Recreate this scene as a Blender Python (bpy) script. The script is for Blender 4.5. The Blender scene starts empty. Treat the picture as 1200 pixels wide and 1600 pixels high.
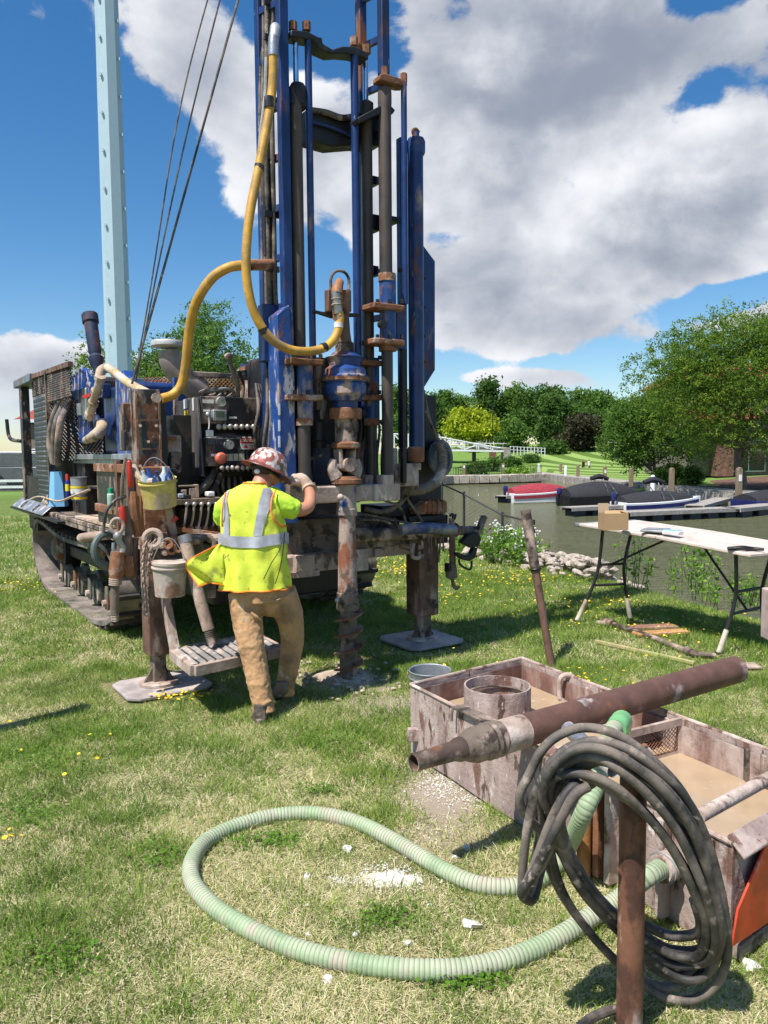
import bpy, math, random
import numpy as np
from mathutils import Vector, Matrix, noise as mnoise
random.seed(7); np.random.seed(7)
S = bpy.context.scene
C = bpy.data.collections.new('Scene'); S.collection.children.link(C)
R = math.radians
# ------------------------------------------------------------------ camera
FPX = 1200.0; PITCH = R(4.38); ROLL = R(0.5); CH = 1.7
cd = bpy.data.cameras.new('camera'); cam = bpy.data.objects.new('camera', cd); C.objects.link(cam)
cd.sensor_fit = 'VERTICAL'; cd.sensor_height = 24.0; cd.sensor_width = 18.0
cd.lens = FPX / 1600.0 * 24.0; cd.clip_start = .05; cd.clip_end = 3000
cam.matrix_world = Matrix.Translation((0, 0, CH)) @ Matrix.Rotation(R(90) - PITCH, 4, 'X') @ Matrix.Rotation(-ROLL, 4, 'Z')
S.camera = cam
# ------------------------------------------------------------------ view
S.view_settings.view_transform = 'Standard'; S.view_settings.look = 'None'
S.view_settings.exposure = 0.55; S.view_settings.gamma = 1
S.view_settings.use_curve_mapping = False
S.cycles.max_bounces = 6; S.cycles.transparent_max_bounces = 12
# ------------------------------------------------------------------ sun
SHV = Vector((.40, .40, -1.0)).normalized()          # light travels this way
sun_el = math.asin(-SHV.z); sun_az = math.atan2(-SHV.x, -SHV.y)   # azimuth clockwise from +Y
sl = bpy.data.lights.new('sun', 'SUN'); sl.energy = 4.6; sl.angle = R(.53); sl.color = (1, .955, .89)
so = bpy.data.objects.new('sun', sl); C.objects.link(so)
so.rotation_euler = SHV.to_track_quat('-Z', 'Y').to_euler(); so.location = (0, 0, 40)

# ------------------------------------------------------------------ pixel helpers (photo pixels 1200x1600 -> places)
def ray(px, py):
    x = (px - 600) / FPX; y = -(py - 800) / FPX
    c, s = math.cos(ROLL), math.sin(ROLL)
    x, y = c * x + s * y, -s * x + c * y
    c, s = math.cos(PITCH), math.sin(PITCH)
    return np.array([x, c + y * s, -s + y * c])
CP = np.array([0, 0, CH])
def G(px, py, z=0.0):
    d = ray(px, py); return CP + d * ((z - CH) / d[2])
def P(px, py, Y):
    d = ray(px, py); return CP + d * (Y / d[1])
TH = R(34); O = G(545, 1062)
U = np.array([math.cos(TH), math.sin(TH), 0]); V = np.array([-math.sin(TH), math.cos(TH), 0]); Z = np.array([0, 0, 1.])
def loc(p):
    q = p - O; return np.array([q @ U, q @ V, p[2]])
def RV(px, py, v):
    d = ray(px, py); return loc(CP + d * ((v - (CP - O) @ V) / (d @ V)))
def RU(px, py, u):
    d = ray(px, py); return loc(CP + d * ((u - (CP - O) @ U) / (d @ U)))
RIG = Matrix.Translation((O[0], O[1], 0)) @ Matrix.Rotation(TH, 4, 'Z')
def RW(u, v, z): return O * np.array([1, 1, 0]) + U * u + V * v + Z * z
def hexc(h, k=1.0):
    h = h.lstrip('#'); o = []
    for i in (0, 2, 4):
        a = int(h[i:i + 2], 16) / 255
        o.append(k * (a / 12.92 if a <= .04045 else ((a + .055) / 1.055) ** 2.4))
    return tuple(o) + (1.0,)

# ------------------------------------------------------------------ node helper
class NT:
    def __init__(s, nt): s.nt = nt; s.n = nt.nodes; s.l = nt.links
    def _in(s, sock, v):
        if isinstance(v, bpy.types.NodeSocket): s.l.new(v, sock)
        elif v is not None: sock.default_value = v
    def m(s, op, a, b=None, c=None, clamp=False):
        n = s.n.new('ShaderNodeMath'); n.operation = op; n.use_clamp = clamp
        for i, v in enumerate((a, b, c)): s._in(n.inputs[i], v)
        return n.outputs[0]
    def vm(s, op, a, b=None, scale=None):
        n = s.n.new('ShaderNodeVectorMath'); n.operation = op
        s._in(n.inputs[0], a); s._in(n.inputs[1], b)
        if scale is not None: s._in(n.inputs['Scale'], scale)
        return n.outputs['Value'] if op in ('DOT_PRODUCT', 'LENGTH') else n.outputs[0]
    def noise(s, vec, scale, detail=5, rough=.55, dist=0, col=False):
        n = s.n.new('ShaderNodeTexNoise'); s._in(n.inputs['Vector'], vec)
        n.inputs['Scale'].default_value = scale; n.inputs['Detail'].default_value = detail
        n.inputs['Roughness'].default_value = rough; n.inputs['Distortion'].default_value = dist
        return n.outputs['Color'] if col else n.outputs['Fac']
    def ramp(s, f, a, b, smooth=True, o0=0.0, o1=1.0):
        n = s.n.new('ShaderNodeMapRange'); n.interpolation_type = 'SMOOTHSTEP' if smooth else 'LINEAR'
        s._in(n.inputs['Value'], f); n.inputs['From Min'].default_value = a; n.inputs['From Max'].default_value = b
        n.inputs['To Min'].default_value = o0; n.inputs['To Max'].default_value = o1
        return n.outputs[0]
    def mix(s, f, a, b, mode='MIX'):
        n = s.n.new('ShaderNodeMix'); n.data_type = 'RGBA'; n.blend_type = mode
        s._in(n.inputs[0], f); s._in(n.inputs[6], a); s._in(n.inputs[7], b)
        return n.outputs[2]
    def sep(s, v):
        n = s.n.new('ShaderNodeSeparateXYZ'); s._in(n.inputs[0], v); return n.outputs
    def comb(s, x, y, z):
        n = s.n.new('ShaderNodeCombineXYZ')
        for i, v in enumerate((x, y, z)): s._in(n.inputs[i], v)
        return n.outputs[0]
    def coord(s, k='Object'): return s.n.new('ShaderNodeTexCoord').outputs[k]
    def pos(s): return s.n.new('ShaderNodeNewGeometry').outputs['Position']
    def attr(s, name):
        n = s.n.new('ShaderNodeAttribute'); n.attribute_name = name; return n.outputs
    def rgb(s, c):
        n = s.n.new('ShaderNodeRGB'); n.outputs[0].default_value = c; return n.outputs[0]

# ------------------------------------------------------------------ world: sky with cumulus
W = bpy.data.worlds.new('World'); S.world = W; W.use_nodes = True; W.cycles.sampling_method = 'MANUAL'; W.cycles.sample_map_resolution = 512
w = NT(W.node_tree); w.n.clear()
sky = w.n.new('ShaderNodeTexSky'); sky.sky_type = 'NISHITA'; sky.sun_disc = False
sky.sun_elevation = sun_el; sky.sun_rotation = sun_az; sky.air_density = 1.0; sky.dust_density = .25; sky.ozone_density = 2.6
d = w.coord('Generated'); dx, dy, dz = w.sep(d)
az = w.m('ARCTAN2', dx, dy); el = w.m('ARCSINE', dz)
fl = w.vm('MULTIPLY', d, (1, 1, 1.35))
warp = w.vm('SCALE', w.vm('SUBTRACT', w.noise(fl, 6, 5, .6, col=True), (.5, .5, .5)), scale=.10)
def puff(v):
    vv = w.vm('ADD', v, warp); o = None
    for sc, am in ((5.0, .34), (12, .20), (27, .10)):
        vo = w.n.new('ShaderNodeTexVoronoi'); vo.inputs['Scale'].default_value = sc; w.l.new(vv, vo.inputs['Vector'])
        q = w.m('MULTIPLY', w.m('SUBTRACT', .42, vo.outputs['Distance']), am); o = q if o is None else w.m('ADD', o, q)
    return w.m('ADD', w.m('MULTIPLY_ADD', w.noise(v, 2.9, 11, .60, .2), 1.5, -.25), o)
n1 = puff(fl)
n2 = puff(w.vm('ADD', fl, (-.030, -.016, .046)))
n3 = w.noise(fl, 9.0, 6, .6)
def pxae(px, py):
    v = ray(px, py); v = v / np.linalg.norm(v); return math.atan2(v[0], v[1]), math.asin(v[2])
def blob(px, py, rx, ry, amp, tilt=0):
    a, e = pxae(px, py); t = R(tilt)
    ax = w.m('SUBTRACT', az, a); ey = w.m('SUBTRACT', el, e)
    X = w.m('ADD', w.m('MULTIPLY', ax, math.cos(t) * 1200 / rx), w.m('MULTIPLY', ey, math.sin(t) * 1200 / rx))
    Y = w.m('ADD', w.m('MULTIPLY', ax, -math.sin(t) * 1200 / ry), w.m('MULTIPLY', ey, math.cos(t) * 1200 / ry))
    q = w.m('ADD', w.m('MULTIPLY', X, X), w.m('MULTIPLY', Y, Y))
    return w.m('MULTIPLY', w.m('EXPONENT', w.m('MULTIPLY', q, -1.0)), amp)
def addall(l):
    o = l[0]
    for x in l[1:]: o = w.m('ADD', o, x)
    return o
cover = addall([blob(900, 40, 330, 190, .36), blob(1050, 320, 330, 130, .28), blob(860, 430, 270, 110, .30), blob(700, 210, 150, 140, .22),
    blob(250, 60, 230, 95, .34, -18), blob(380, 190, 120, 130, .26, -30), blob(520, 250, 110, 120, .22), blob(470, 330, 60, 60, .1),
    blob(760, 520, 130, 60, .22), blob(1150, 240, 160, 160, .25), blob(15, 560, 60, 30, .14), blob(100, 560, 60, 18, .10), blob(740, 592, 90, 16, .18), blob(860, 585, 50, 14, .16), blob(1010, 560, 50, 16, .12), blob(960, 600, 60, 14, .16), blob(1150, 500, 120, 30, .16),
    blob(20, 640, 80, 16, .12), blob(980, 545, 60, 25, .1),
    blob(170, 330, 190, 150, -.42), blob(60, 190, 150, 110, -.3), blob(500, 70, 95, 100, -.42), blob(620, 110, 35, 60, -.15), blob(300, 470, 170, 60, -.3),
    blob(1085, 170, 70, 42, -.40), blob(905, 288, 40, 24, -.34), blob(700, 370, 60, 26, -.42), blob(1090, 0, 60, 24, -.3), blob(1150, 458, 100, 24, -.42, 12), blob(900, 566, 330, 14, -.26), blob(1060, 540, 120, 16, -.2), blob(1150, 470, 60, 20, -.1), blob(60, 500, 90, 30, -.25), blob(520, 640, 300, 30, -.1)])
n4 = w.noise(fl, 24, 6, .65)
dens = w.m('SUBTRACT', w.m('ADD', n1, w.m('ADD', cover, w.m('ADD', w.m('MULTIPLY', w.m('SUBTRACT', n3, .5), .26), w.m('MULTIPLY', w.m('SUBTRACT', n4, .5), .16)))), .57)
mask = w.ramp(dens, -.015, .10)
thick = w.ramp(dens, .03, .42)
edge = w.m('MULTIPLY', w.m('SUBTRACT', n1, n2), 1.55)
grey = addall([blob(880, 490, 190, 60, .42), blob(1080, 335, 130, 40, .34), blob(800, 110, 230, 100, .36), blob(1080, 60, 200, 70, .3), blob(250, 110, 110, 50, .3), blob(700, 420, 60, 90, .2), blob(30, 590, 70, 22, .25)])
bright = addall([blob(900, 350, 120, 70, .35), blob(710, 430, 70, 60, .25), blob(1100, 210, 110, 60, .25), blob(690, 250, 70, 80, .2)])
lit = w.m('ADD', w.m('SUBTRACT', w.m('ADD', .69, edge), w.m('ADD', w.m('MULTIPLY', thick, .26), grey)), bright)
lit = w.m('ADD', lit, w.m('ADD', w.m('MULTIPLY', w.m('SUBTRACT', n3, .5), .55), w.m('MULTIPLY', w.m('SUBTRACT', n4, .5), .35)))
lit = w.ramp(lit, -.25, 1.35, True)
ccol = w.mix(lit, (2.5, 2.85, 3.6, 1), (8.2, 8.3, 8.6, 1))
hs = w.n.new('ShaderNodeHueSaturation'); w.l.new(sky.outputs[0], hs.inputs['Color']); hs.inputs['Saturation'].default_value = 1.32; hs.inputs['Value'].default_value = 1.12
low = w.ramp(el, -.02, .10)
up = w.mix(w.m('MULTIPLY', mask, low), hs.outputs[0], ccol)
bg = w.n.new('ShaderNodeBackground'); bg.inputs['Strength'].default_value = .085
w.l.new(up, bg.inputs['Color']); out = w.n.new('ShaderNodeOutputWorld'); w.l.new(bg.outputs[0], out.inputs[0])

# ------------------------------------------------------------------ materials
MC = {}
def mat(name, base, rough=.6, metal=0.0, layers=(), bump=(20, .15), coord='Object', streak=1.0, spec=.5, trans=0, fine=.25, ior=None):
    """base colour with noise-driven wear layers: (colour, scale, threshold, softness, roughness[, vertical stretch])"""
    if name in MC: return MC[name]
    M = bpy.data.materials.new(name); M.use_nodes = True; t = NT(M.node_tree)
    b = t.n['Principled BSDF']; vec = t.coord(coord)
    f = t.noise(vec, 7.0, 6, .6)
    col = t.mix(t.ramp(f, .3, .7), tuple(c * (1 - fine) for c in base[:3]) + (1,), tuple(min(1, c * (1 + fine)) for c in base[:3]) + (1,))
    ro = rough; me = metal
    for i, L in enumerate(layers):
        lc, sc, th, sf, lr = L[:5]; st = L[5] if len(L) > 5 else 1.0
        vv = t.vm('MULTIPLY', t.vm('ADD', vec, (i * 3.7, i * 1.3, i * 2.1)), (1, 1, 1 / st))
        k = t.ramp(t.noise(vv, sc, 8, .62), th - sf, th + sf)
        lcc = t.mix(t.noise(vec, sc * 3, 4, .6), tuple(c * .65 for c in lc[:3]) + (1,), tuple(min(1, c * 1.35) for c in lc[:3]) + (1,))
        col = t.mix(k, col, lcc)
        n = t.n.new('ShaderNodeMix'); n.data_type = 'FLOAT'; t._in(n.inputs[0], k); t._in(n.inputs[2], ro); t._in(n.inputs[3], lr); ro = n.outputs[0]
        if metal: me = t.m('MULTIPLY', me, t.m('SUBTRACT', 1, k))
    t.l.new(col, b.inputs['Base Color']); t._in(b.inputs['Roughness'], ro); t._in(b.inputs['Metallic'], me)
    b.inputs['Specular IOR Level'].default_value = spec
    if bump:
        bn = t.n.new('ShaderNodeBump'); bn.inputs['Strength'].default_value = bump[1]; bn.inputs['Distance'].default_value = .01
        t.l.new(t.noise(vec, bump[0], 6, .65), bn.inputs['Height']); t.l.new(bn.outputs[0], b.inputs['Normal'])
    MC[name] = M; return M
MUD = (.40, .30, .245, 1); MUDL = (.56, .47, .41, 1); RUST = (.20, .075, .032, 1); DRUST = (.09, .035, .02, 1)
m_blue = mat('blue_rig_paint', (.013, .038, .145, 1), .36, 0, [((.20, .24, .30, 1), 20, .67, .03, .6, 4), (RUST, 3.2, .63, .05, .85, 3), (MUD, 5, .68, .07, .9, 3), ((.01, .012, .02, 1), 1.3, .62, .12, .5, 3)], (40, .12))
m_bluel = mat('bright_blue_paint', (.015, .06, .24, 1), .36, 0, [((.42, .42, .44, 1), 12, .585, .03, .8, 3.5), (MUD, 7, .62, .05, .9, 3), (RUST, 9, .62, .04, .9, 2)], (40, .15))
m_bluem = mat('muddy_blue_paint', (.016, .055, .20, 1), .4, 0, [(MUD, 5, .56, .06, .9, 1.6), (RUST, 4, .60, .05, .85)], (50, .3))
m_grey = mat('dark_cylinder_paint', (.045, .038, .034, 1), .42, .1, [((.11, .08, .06, 1), 2.2, .55, .12, .7, 4), (RUST, 5, .72, .05, .9)], (60, .1))
m_blk = mat('black_grimy_paint', (.016, .016, .018, 1), .42, 0, [((.24, .18, .14, 1), 6, .56, .06, .9, 3), ((.30, .23, .19, 1), 13, .61, .04, .9, 3), (RUST, 9, .62, .04, .9)], (30, .2))
m_dark = mat('oily_black_iron', (.012, .011, .011, 1), .5, 0, [((.06, .042, .032, 1), 4, .58, .1, .9)], (30, .3))
m_rust = mat('rusty_steel', (.24, .105, .05, 1), .82, 0, [(MUD, 7, .58, .05, .95), (DRUST, 9, .60, .05, .9)], (45, .5))
m_mud = mat('mud_caked_steel', MUD, .92, 0, [(MUDL, 6, .56, .07, .95, 1.5), ((.14, .085, .06, 1), 8, .57, .05, .85, 2)], (35, .6))
m_mudd = mat('dark_mud_caked_steel', (.17, .13, .10, 1), .9, 0, [(MUD, 6, .55, .06, .95, 2), ((.045, .03, .024, 1), 9, .56, .05, .8)], (35, .6))
m_brown = mat('brown_primer_steel', (.15, .08, .055, 1), .7, 0, [(MUD, 6, .60, .07, .95, 3), ((.045, .028, .02, 1), 7, .61, .05, .7)], (40, .25))
m_chrome = mat('chrome_rod', (.75, .77, .8, 1), .12, 1, [], None)
m_steel = mat('worn_bare_steel', (.42, .42, .43, 1), .42, .8, [(MUDL, 5, .60, .08, .9)], (40, .2))
m_galv = mat('galvanised_steel', (.36, .38, .39, 1), .5, .6, [((.22, .2, .18, 1), 4, .6, .1, .8)], (40, .2))
m_yhose = mat('yellow_rubber_hose', (.55, .30, .035, 1), .5, 0, [((.30, .19, .08, 1), 5, .57, .12, .85), ((.05, .04, .03, 1), 14, .70, .03, .8)], (30, .2))
m_chose = mat('cream_dirty_hose', (.50, .36, .18, 1), .6, 0, [(MUDL, 5, .5, .1, .9)], (40, .4))
m_bhose = mat('black_rubber_hose', (.036, .034, .033, 1), .58, 0, [((.20, .165, .135, 1), 6, .50, .12, .85), ((.34, .28, .23, 1), 16, .62, .05, .95), ((.012, .012, .012, 1), 4, .62, .05, .3)], (60, .25))
m_rub = mat('black_track_rubber', (.035, .032, .031, 1), .7, 0, [((.13, .105, .085, 1), 3, .56, .12, .95)], (30, .4))
m_rubd = mat('dusty_track_rubber', (.24, .20, .175, 1), .85, 0, [((.05, .045, .04, 1), 3, .56, .12, .9)], (30, .3))
m_roll = mat('greenish_track_roller_iron', (.13, .14, .10, 1), .8, 0, [(RUST, 4, .55, .1, .9), (MUDL, 6, .62, .06, .95)], (40, .4))
m_ghose = None
m_red = mat('red_paint', (.55, .035, .02, 1), .45, 0, [(MUD, 4, .66, .07, .9)], (40, .1))
m_redp = mat('orange_red_tank_paint', (.62, .06, .022, 1), .4, 0, [(MUDL, 5, .70, .05, .9), ((.2, .03, .02, 1), 2, .6, .1, .7)], (30, .15))
m_orange = mat('orange_piping', (.85, .22, .02, 1), .6, 0, [], None)
m_white = mat('white_plastic', (.75, .74, .72, 1), .5, 0, [(MUDL, 4, .62, .08, .9)], None)
m_black = mat('clean_black', (.012, .012, .013, 1), .45, 0, [], None)
m_tan = mat('tan_plywood', (.42, .30, .20, 1), .8, 0, [(MUDL, 4, .55, .1, .95)], (60, .2))
m_wood = mat('grey_weathered_wood', (.27, .20, .14, 1), .85, 0, [((.15, .10, .07, 1), 4, .55, .1, .9, 6)], (60, .4))
m_mudwood = mat('mud_covered_handle', (.36, .26, .20, 1), .9, 0, [(MUDL, 6, .58, .08, .95), ((.14, .09, .06, 1), 7, .62, .07, .9)], (50, .6))

# ------------------------------------------------------------------ mesh builder
def basis(d):
    d = np.array(d, float); d /= np.linalg.norm(d)
    a = np.array([0, 0, 1.]) if abs(d[2]) < .9 else np.array([1., 0, 0])
    x = np.cross(a, d); x /= np.linalg.norm(x); return x, np.cross(d, x), d
def crom(pts, n=6):
    p = np.array(pts, float); q = np.vstack([2 * p[0] - p[1], p, 2 * p[-1] - p[-2]]); o = []
    for i in range(1, len(q) - 2):
        for t in np.linspace(0, 1, n, endpoint=False):
            a, b, c, d_ = q[i - 1], q[i], q[i + 1], q[i + 2]
            o.append(.5 * (2 * b + (c - a) * t + (2 * a - 5 * b + 4 * c - d_) * t * t + (3 * b - a - 3 * c + d_) * t ** 3))
    o.append(q[-2]); return np.array(o)
WM = {}
def setprops(o, label=None, cat=None, group=None, kind=None):
    if label: o['label'] = label
    if cat: o['category'] = cat
    if group: o['group'] = group
    if kind: o['kind'] = kind
    return o
def thing(name, label, cat, at, group=None, rotz=0.0, mtx=None):
    o = bpy.data.objects.new(name, None); C.objects.link(o); o.empty_display_size = .1
    m = mtx if mtx is not None else Matrix.Translation([float(a) for a in at]) @ Matrix.Rotation(rotz, 4, 'Z')
    o.matrix_world = m; WM[o.name] = m.copy()
    return setprops(o, label, cat, group)
class MB:
    def __init__(s): s.v = []; s.f = []; s.m = []; s.n = 0
    def add(s, vs, fs, m=0):
        vs = np.array(vs, float).reshape(-1, 3); s.v.append(vs)
        s.f += [tuple(int(i) + s.n for i in f) for f in fs]; s.m += [m] * len(fs); s.n += len(vs); return s
    def box(s, c, sz, rot=None, m=0):
        h = np.array(sz, float) / 2
        p = np.array([[x, y, z] for x in (-1, 1) for y in (-1, 1) for z in (-1, 1)]) * h
        if rot is not None: p = p @ np.array(rot).T
        return s.add(p + np.array(c), [(0, 1, 3, 2), (4, 6, 7, 5), (0, 4, 5, 1), (2, 3, 7, 6), (0, 2, 6, 4), (1, 5, 7, 3)], m)
    def bb(s, a, b, m=0):
        a = np.array(a, float); b = np.array(b, float); return s.box((a + b) / 2, np.abs(b - a), None, m)
    def bar(s, p0, p1, w_, h=None, up=(0, 0, 1), m=0):
        p0 = np.array(p0, float); p1 = np.array(p1, float); h = h or w_
        d_ = p1 - p0; L = np.linalg.norm(d_); d_ /= L; up = np.array(up, float)
        if abs(d_ @ up) > .97: up = np.array([0, 1., 0]) if abs(d_[1]) < .9 else np.array([1., 0, 0])
        x = np.cross(d_, up); x /= np.linalg.norm(x); y = np.cross(x, d_)
        return s.box((p0 + p1) / 2, (w_, L, h), np.stack([x, d_, y], 1), m)
    def rings(s, rs, closed=True, cap0=True, cap1=True, m=0):
        n = len(rs[0]); vs = np.vstack(rs); fs = []
        for i in range(len(rs) - 1):
            for j in range(n if closed else n - 1):
                k = (j + 1) % n; fs.append((i * n + j, i * n + k, (i + 1) * n + k, (i + 1) * n + j))
        if cap0: fs.append(tuple(range(n - 1, -1, -1)))
        if cap1: fs.append(tuple(range((len(rs) - 1) * n, len(rs) * n)))
        return s.add(vs, fs, m)
    def cyl(s, p0, p1, r0, r1=None, n=16, caps=True, m=0):
        r1 = r0 if r1 is None else r1; p0 = np.array(p0, float); p1 = np.array(p1, float)
        x, y, _ = basis(p1 - p0); a = np.arange(n) * 2 * math.pi / n
        c = np.outer(np.cos(a), x) + np.outer(np.sin(a), y)
        return s.rings([p0 + c * r0, p1 + c * r1], True, caps, caps, m)
    def lathe(s, p, axis, prof, n=24, m=0, caps=True):
        x, y, z = basis(axis); a = np.arange(n) * 2 * math.pi / n; p = np.array(p, float)
        c = np.outer(np.cos(a), x) + np.outer(np.sin(a), y)
        return s.rings([p + z * h + c * max(r, .0004) for h, r in prof], True, caps, caps, m)
    def tube(s, pts, r, n=8, res=5, m=0, caps=True, smooth=True, ribs=None):
        p = crom(pts, res) if smooth and len(pts) > 2 else np.array(pts, float)
        if ribs:
            L = np.r_[0, np.cumsum(np.linalg.norm(np.diff(p, axis=0), axis=1))]
            t = np.arange(0, L[-1], ribs / 4.0); p = np.stack([np.interp(t, L, p[:, i]) for i in range(3)], 1)
            rr = r * (1 + .06 * np.array([0, 1, 1, 0])[np.arange(len(p)) % 4])
        elif np.ndim(r): rr = np.interp(np.linspace(0, 1, len(p)), np.linspace(0, 1, len(r)), r)
        else: rr = np.full(len(p), r)
        tg = np.gradient(p, axis=0); tg /= np.linalg.norm(tg, axis=1)[:, None] + 1e-9
        x, y, _ = basis(tg[0]); rs = []; a = np.arange(n) * 2 * math.pi / n
        for i in range(len(p)):
            x = x - tg[i] * (x @ tg[i]); x /= np.linalg.norm(x); y = np.cross(tg[i], x)
            rs.append(p[i] + (np.outer(np.cos(a), x) + np.outer(np.sin(a), y)) * rr[i])
        return s.rings(rs, True, caps, caps, m)
    def prism(s, poly, ext, m=0):
        p = np.array(poly, float); e = np.array(ext, float); n = len(p)
        fs = [tuple(range(n - 1, -1, -1)), tuple(range(n, 2 * n))] + [(i, (i + 1) % n, n + (i + 1) % n, n + i) for i in range(n)]
        return s.add(np.vstack([p, p + e]), fs, m)
    def sph(s, c, r, n=12, m=0, squash=None):
        k = max(4, n // 2); prof = [(-math.cos(math.pi * i / k), math.sin(math.pi * i / k)) for i in range(k + 1)]
        r = np.array(r if np.ndim(r) else (r, r, r), float); mb = MB().lathe((0, 0, 0), (0, 0, 1), prof, n)
        v = np.vstack(mb.v) * r + np.array(c); return s.add(v, mb.f, m)
    def torus(s, c, ax, R_, r, n=20, k=8, m=0, sx=1.0):
        x, y, z = basis(ax); a = np.linspace(0, 2 * math.pi, n + 1)[:-1]; c = np.array(c, float)
        b = np.arange(k) * 2 * math.pi / k; vs = []; fs = []
        for t in a:
            d_ = np.cos(t) * x * sx + np.sin(t) * y; dn = np.cos(t) * x + np.sin(t) * y
            for q in b: vs.append(c + d_ * R_ + dn * r * math.cos(q) + z * r * math.sin(q))
        for i in range(n):
            for j in range(k): fs.append((i * k + j, ((i + 1) % n) * k + j, ((i + 1) % n) * k + (j + 1) % k, i * k + (j + 1) % k))
        return s.add(vs, fs, m)
    def build(s, name, mats, parent=None, frame=None, bevel=0, label=None, cat=None, group=None, kind=None, angle=35, rnd=None, flat=False):
        v = np.vstack(s.v)
        if frame is not None:
            F_ = np.array(frame); v = v @ F_[:3, :3].T + F_[:3, 3]
        if parent is not None:
            Mi = np.array(WM[parent.name].inverted()); v = v @ Mi[:3, :3].T + Mi[:3, 3]; base = None
        else:
            base = np.array([(v[:, 0].min() + v[:, 0].max()) / 2, (v[:, 1].min() + v[:, 1].max()) / 2, v[:, 2].min()]); v = v - base
        me = bpy.data.meshes.new(name); me.from_pydata(v.tolist(), [], s.f)
        mats = mats if isinstance(mats, (list, tuple)) else [mats]
        for q in mats: me.materials.append(q)
        if len(mats) > 1: me.polygons.foreach_set('material_index', s.m)
        if not flat:
            me.polygons.foreach_set('use_smooth', [True] * len(me.polygons)); me.set_sharp_from_angle(angle=R(angle))
        if rnd is not None:
            a = me.attributes.new('rnd', 'FLOAT', 'FACE'); a.data.foreach_set('value', np.asarray(rnd, dtype=np.float32))
        me.update()
        o = bpy.data.objects.new(name, me); C.objects.link(o)
        if parent is not None: o.parent = parent; WM[o.name] = WM[parent.name].copy()
        else: o.location = base.tolist(); WM[o.name] = Matrix.Translation(base.tolist())
        if bevel:
            bm_ = o.modifiers.new('bevel', 'BEVEL'); bm_.width = bevel; bm_.segments = 2; bm_.limit_method = 'ANGLE'; bm_.angle_limit = R(40)
        return setprops(o, label, cat, group, kind)
def ps(base, **k):
    return base
def frame_of(parent):
    return WM[parent.name]
def text_mesh(body, size, origin, xdir, ydir, m, parent, name='lettering', depth=.001, frame=None, align='CENTER'):
    cu = bpy.data.curves.new('t', 'FONT'); cu.body = body; cu.size = size; cu.align_x = align; cu.align_y = 'CENTER'; cu.extrude = depth; cu.resolution_u = 2
    o = bpy.data.objects.new('t', cu); C.objects.link(o); dg = bpy.context.evaluated_depsgraph_get()
    me = o.evaluated_get(dg).to_mesh(); vs = np.array([q.co[:] for q in me.vertices]); fs = [tuple(p.vertices) for p in me.polygons]
    o.evaluated_get(dg).to_mesh_clear(); bpy.data.objects.remove(o); bpy.data.curves.remove(cu)
    x = np.array(xdir, float); x /= np.linalg.norm(x); y = np.array(ydir, float); y /= np.linalg.norm(y); z = np.cross(x, y)
    vs = np.array(origin) + vs @ np.stack([x, y, z])
    return MB().add(vs, fs).build(name, m, parent, frame, flat=True)
def copy_tree(o, parent=None):
    c = o.copy(); C.objects.link(c)
    if parent is not None: c.parent = parent; c.matrix_parent_inverse = o.matrix_parent_inverse
    for ch in [q for q in bpy.data.objects if q.parent == o]: copy_tree(ch, c)
    return c
# ================================================================== SETTING
RIVER = np.array([(14, -30), (7.5, -6), (5.6, 1), (4.75, 4), (3.95, 7.1), (3.0, 10.1), (1.7, 14.2), (1.3, 20), (1.6, 35), (2.6, 60), (4.5, 82), (7, 87.5), (13, 89), (19, 92), (20, 104), (22.5, 112), (22.6, 80), (23, 62), (24.6, 50), (28, 42), (33, 30), (40, 10), (60, -30)], float)
def seg_dist(p, poly):
    d = np.full(len(p), 1e9)
    for a, b in zip(poly, np.roll(poly, -1, 0)):
        ab = b - a; t = np.clip(((p - a) @ ab) / (ab @ ab), 0, 1)
        d = np.minimum(d, np.hypot(*(p - a - t[:, None] * ab).T))
    ins = np.zeros(len(p), bool); x, y = p.T
    for a, b in zip(poly, np.roll(poly, -1, 0)):
        c = ((a[1] > y) != (b[1] > y)) & (x < (b[0] - a[0]) * (y - a[1]) / (b[1] - a[1] + 1e-12) + a[0]); ins ^= c
    return np.where(ins, -d, d)
WZ = -1.9
def sst(a, b, x): t = np.clip((x - a) / (b - a), 0, 1); return t * t * (3 - 2 * t)
def ground_z(x, y):
    x = np.asarray(x, float); y = np.asarray(y, float)
    s = seg_dist(np.stack([x.ravel(), y.ravel()], 1), RIVER).reshape(x.shape)
    far = np.clip(sst(78, 86, y) * sst(3, 5, x) + sst(0, 1, x - np.interp(y, [0, 40, 80, 112], [32, 22, 15, 12])), 0, 1)
    zf = -1.25 + 3.4 * sst(2, 46, s) * sst(80, 130, y) + .8 * sst(1, 30, s)
    zf += 1.5 * np.exp(-((x - 24) / 14) ** 2 - ((y - 128) / 22) ** 2)
    zn = .02 * np.sin(x * 1.3) * np.sin(y * .9 + 1) * sst(10, 16, y)
    land = zn * (1 - far) + zf * far
    under = -3.0
    k = sst(-2.2, .25, s) * (1 - far) + sst(-.25, .0, s) * far
    return under + (land - under) * k
gx = np.unique(np.r_[np.linspace(-900, -60, 22), np.linspace(-60, -8, 40), np.linspace(-8, 10, 130), np.linspace(10, 60, 130), np.linspace(60, 900, 30)])
gy = np.unique(np.r_[np.linspace(-60, 0, 14), np.linspace(0, 22, 130), np.linspace(22, 80, 40), np.linspace(80, 160, 90), np.linspace(160, 1500, 24)])
XX, YY = np.meshgrid(gx, gy); ZZ = ground_z(XX, YY)
nx, ny = len(gx), len(gy); idx = np.arange(nx * ny).reshape(ny, nx)
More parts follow.
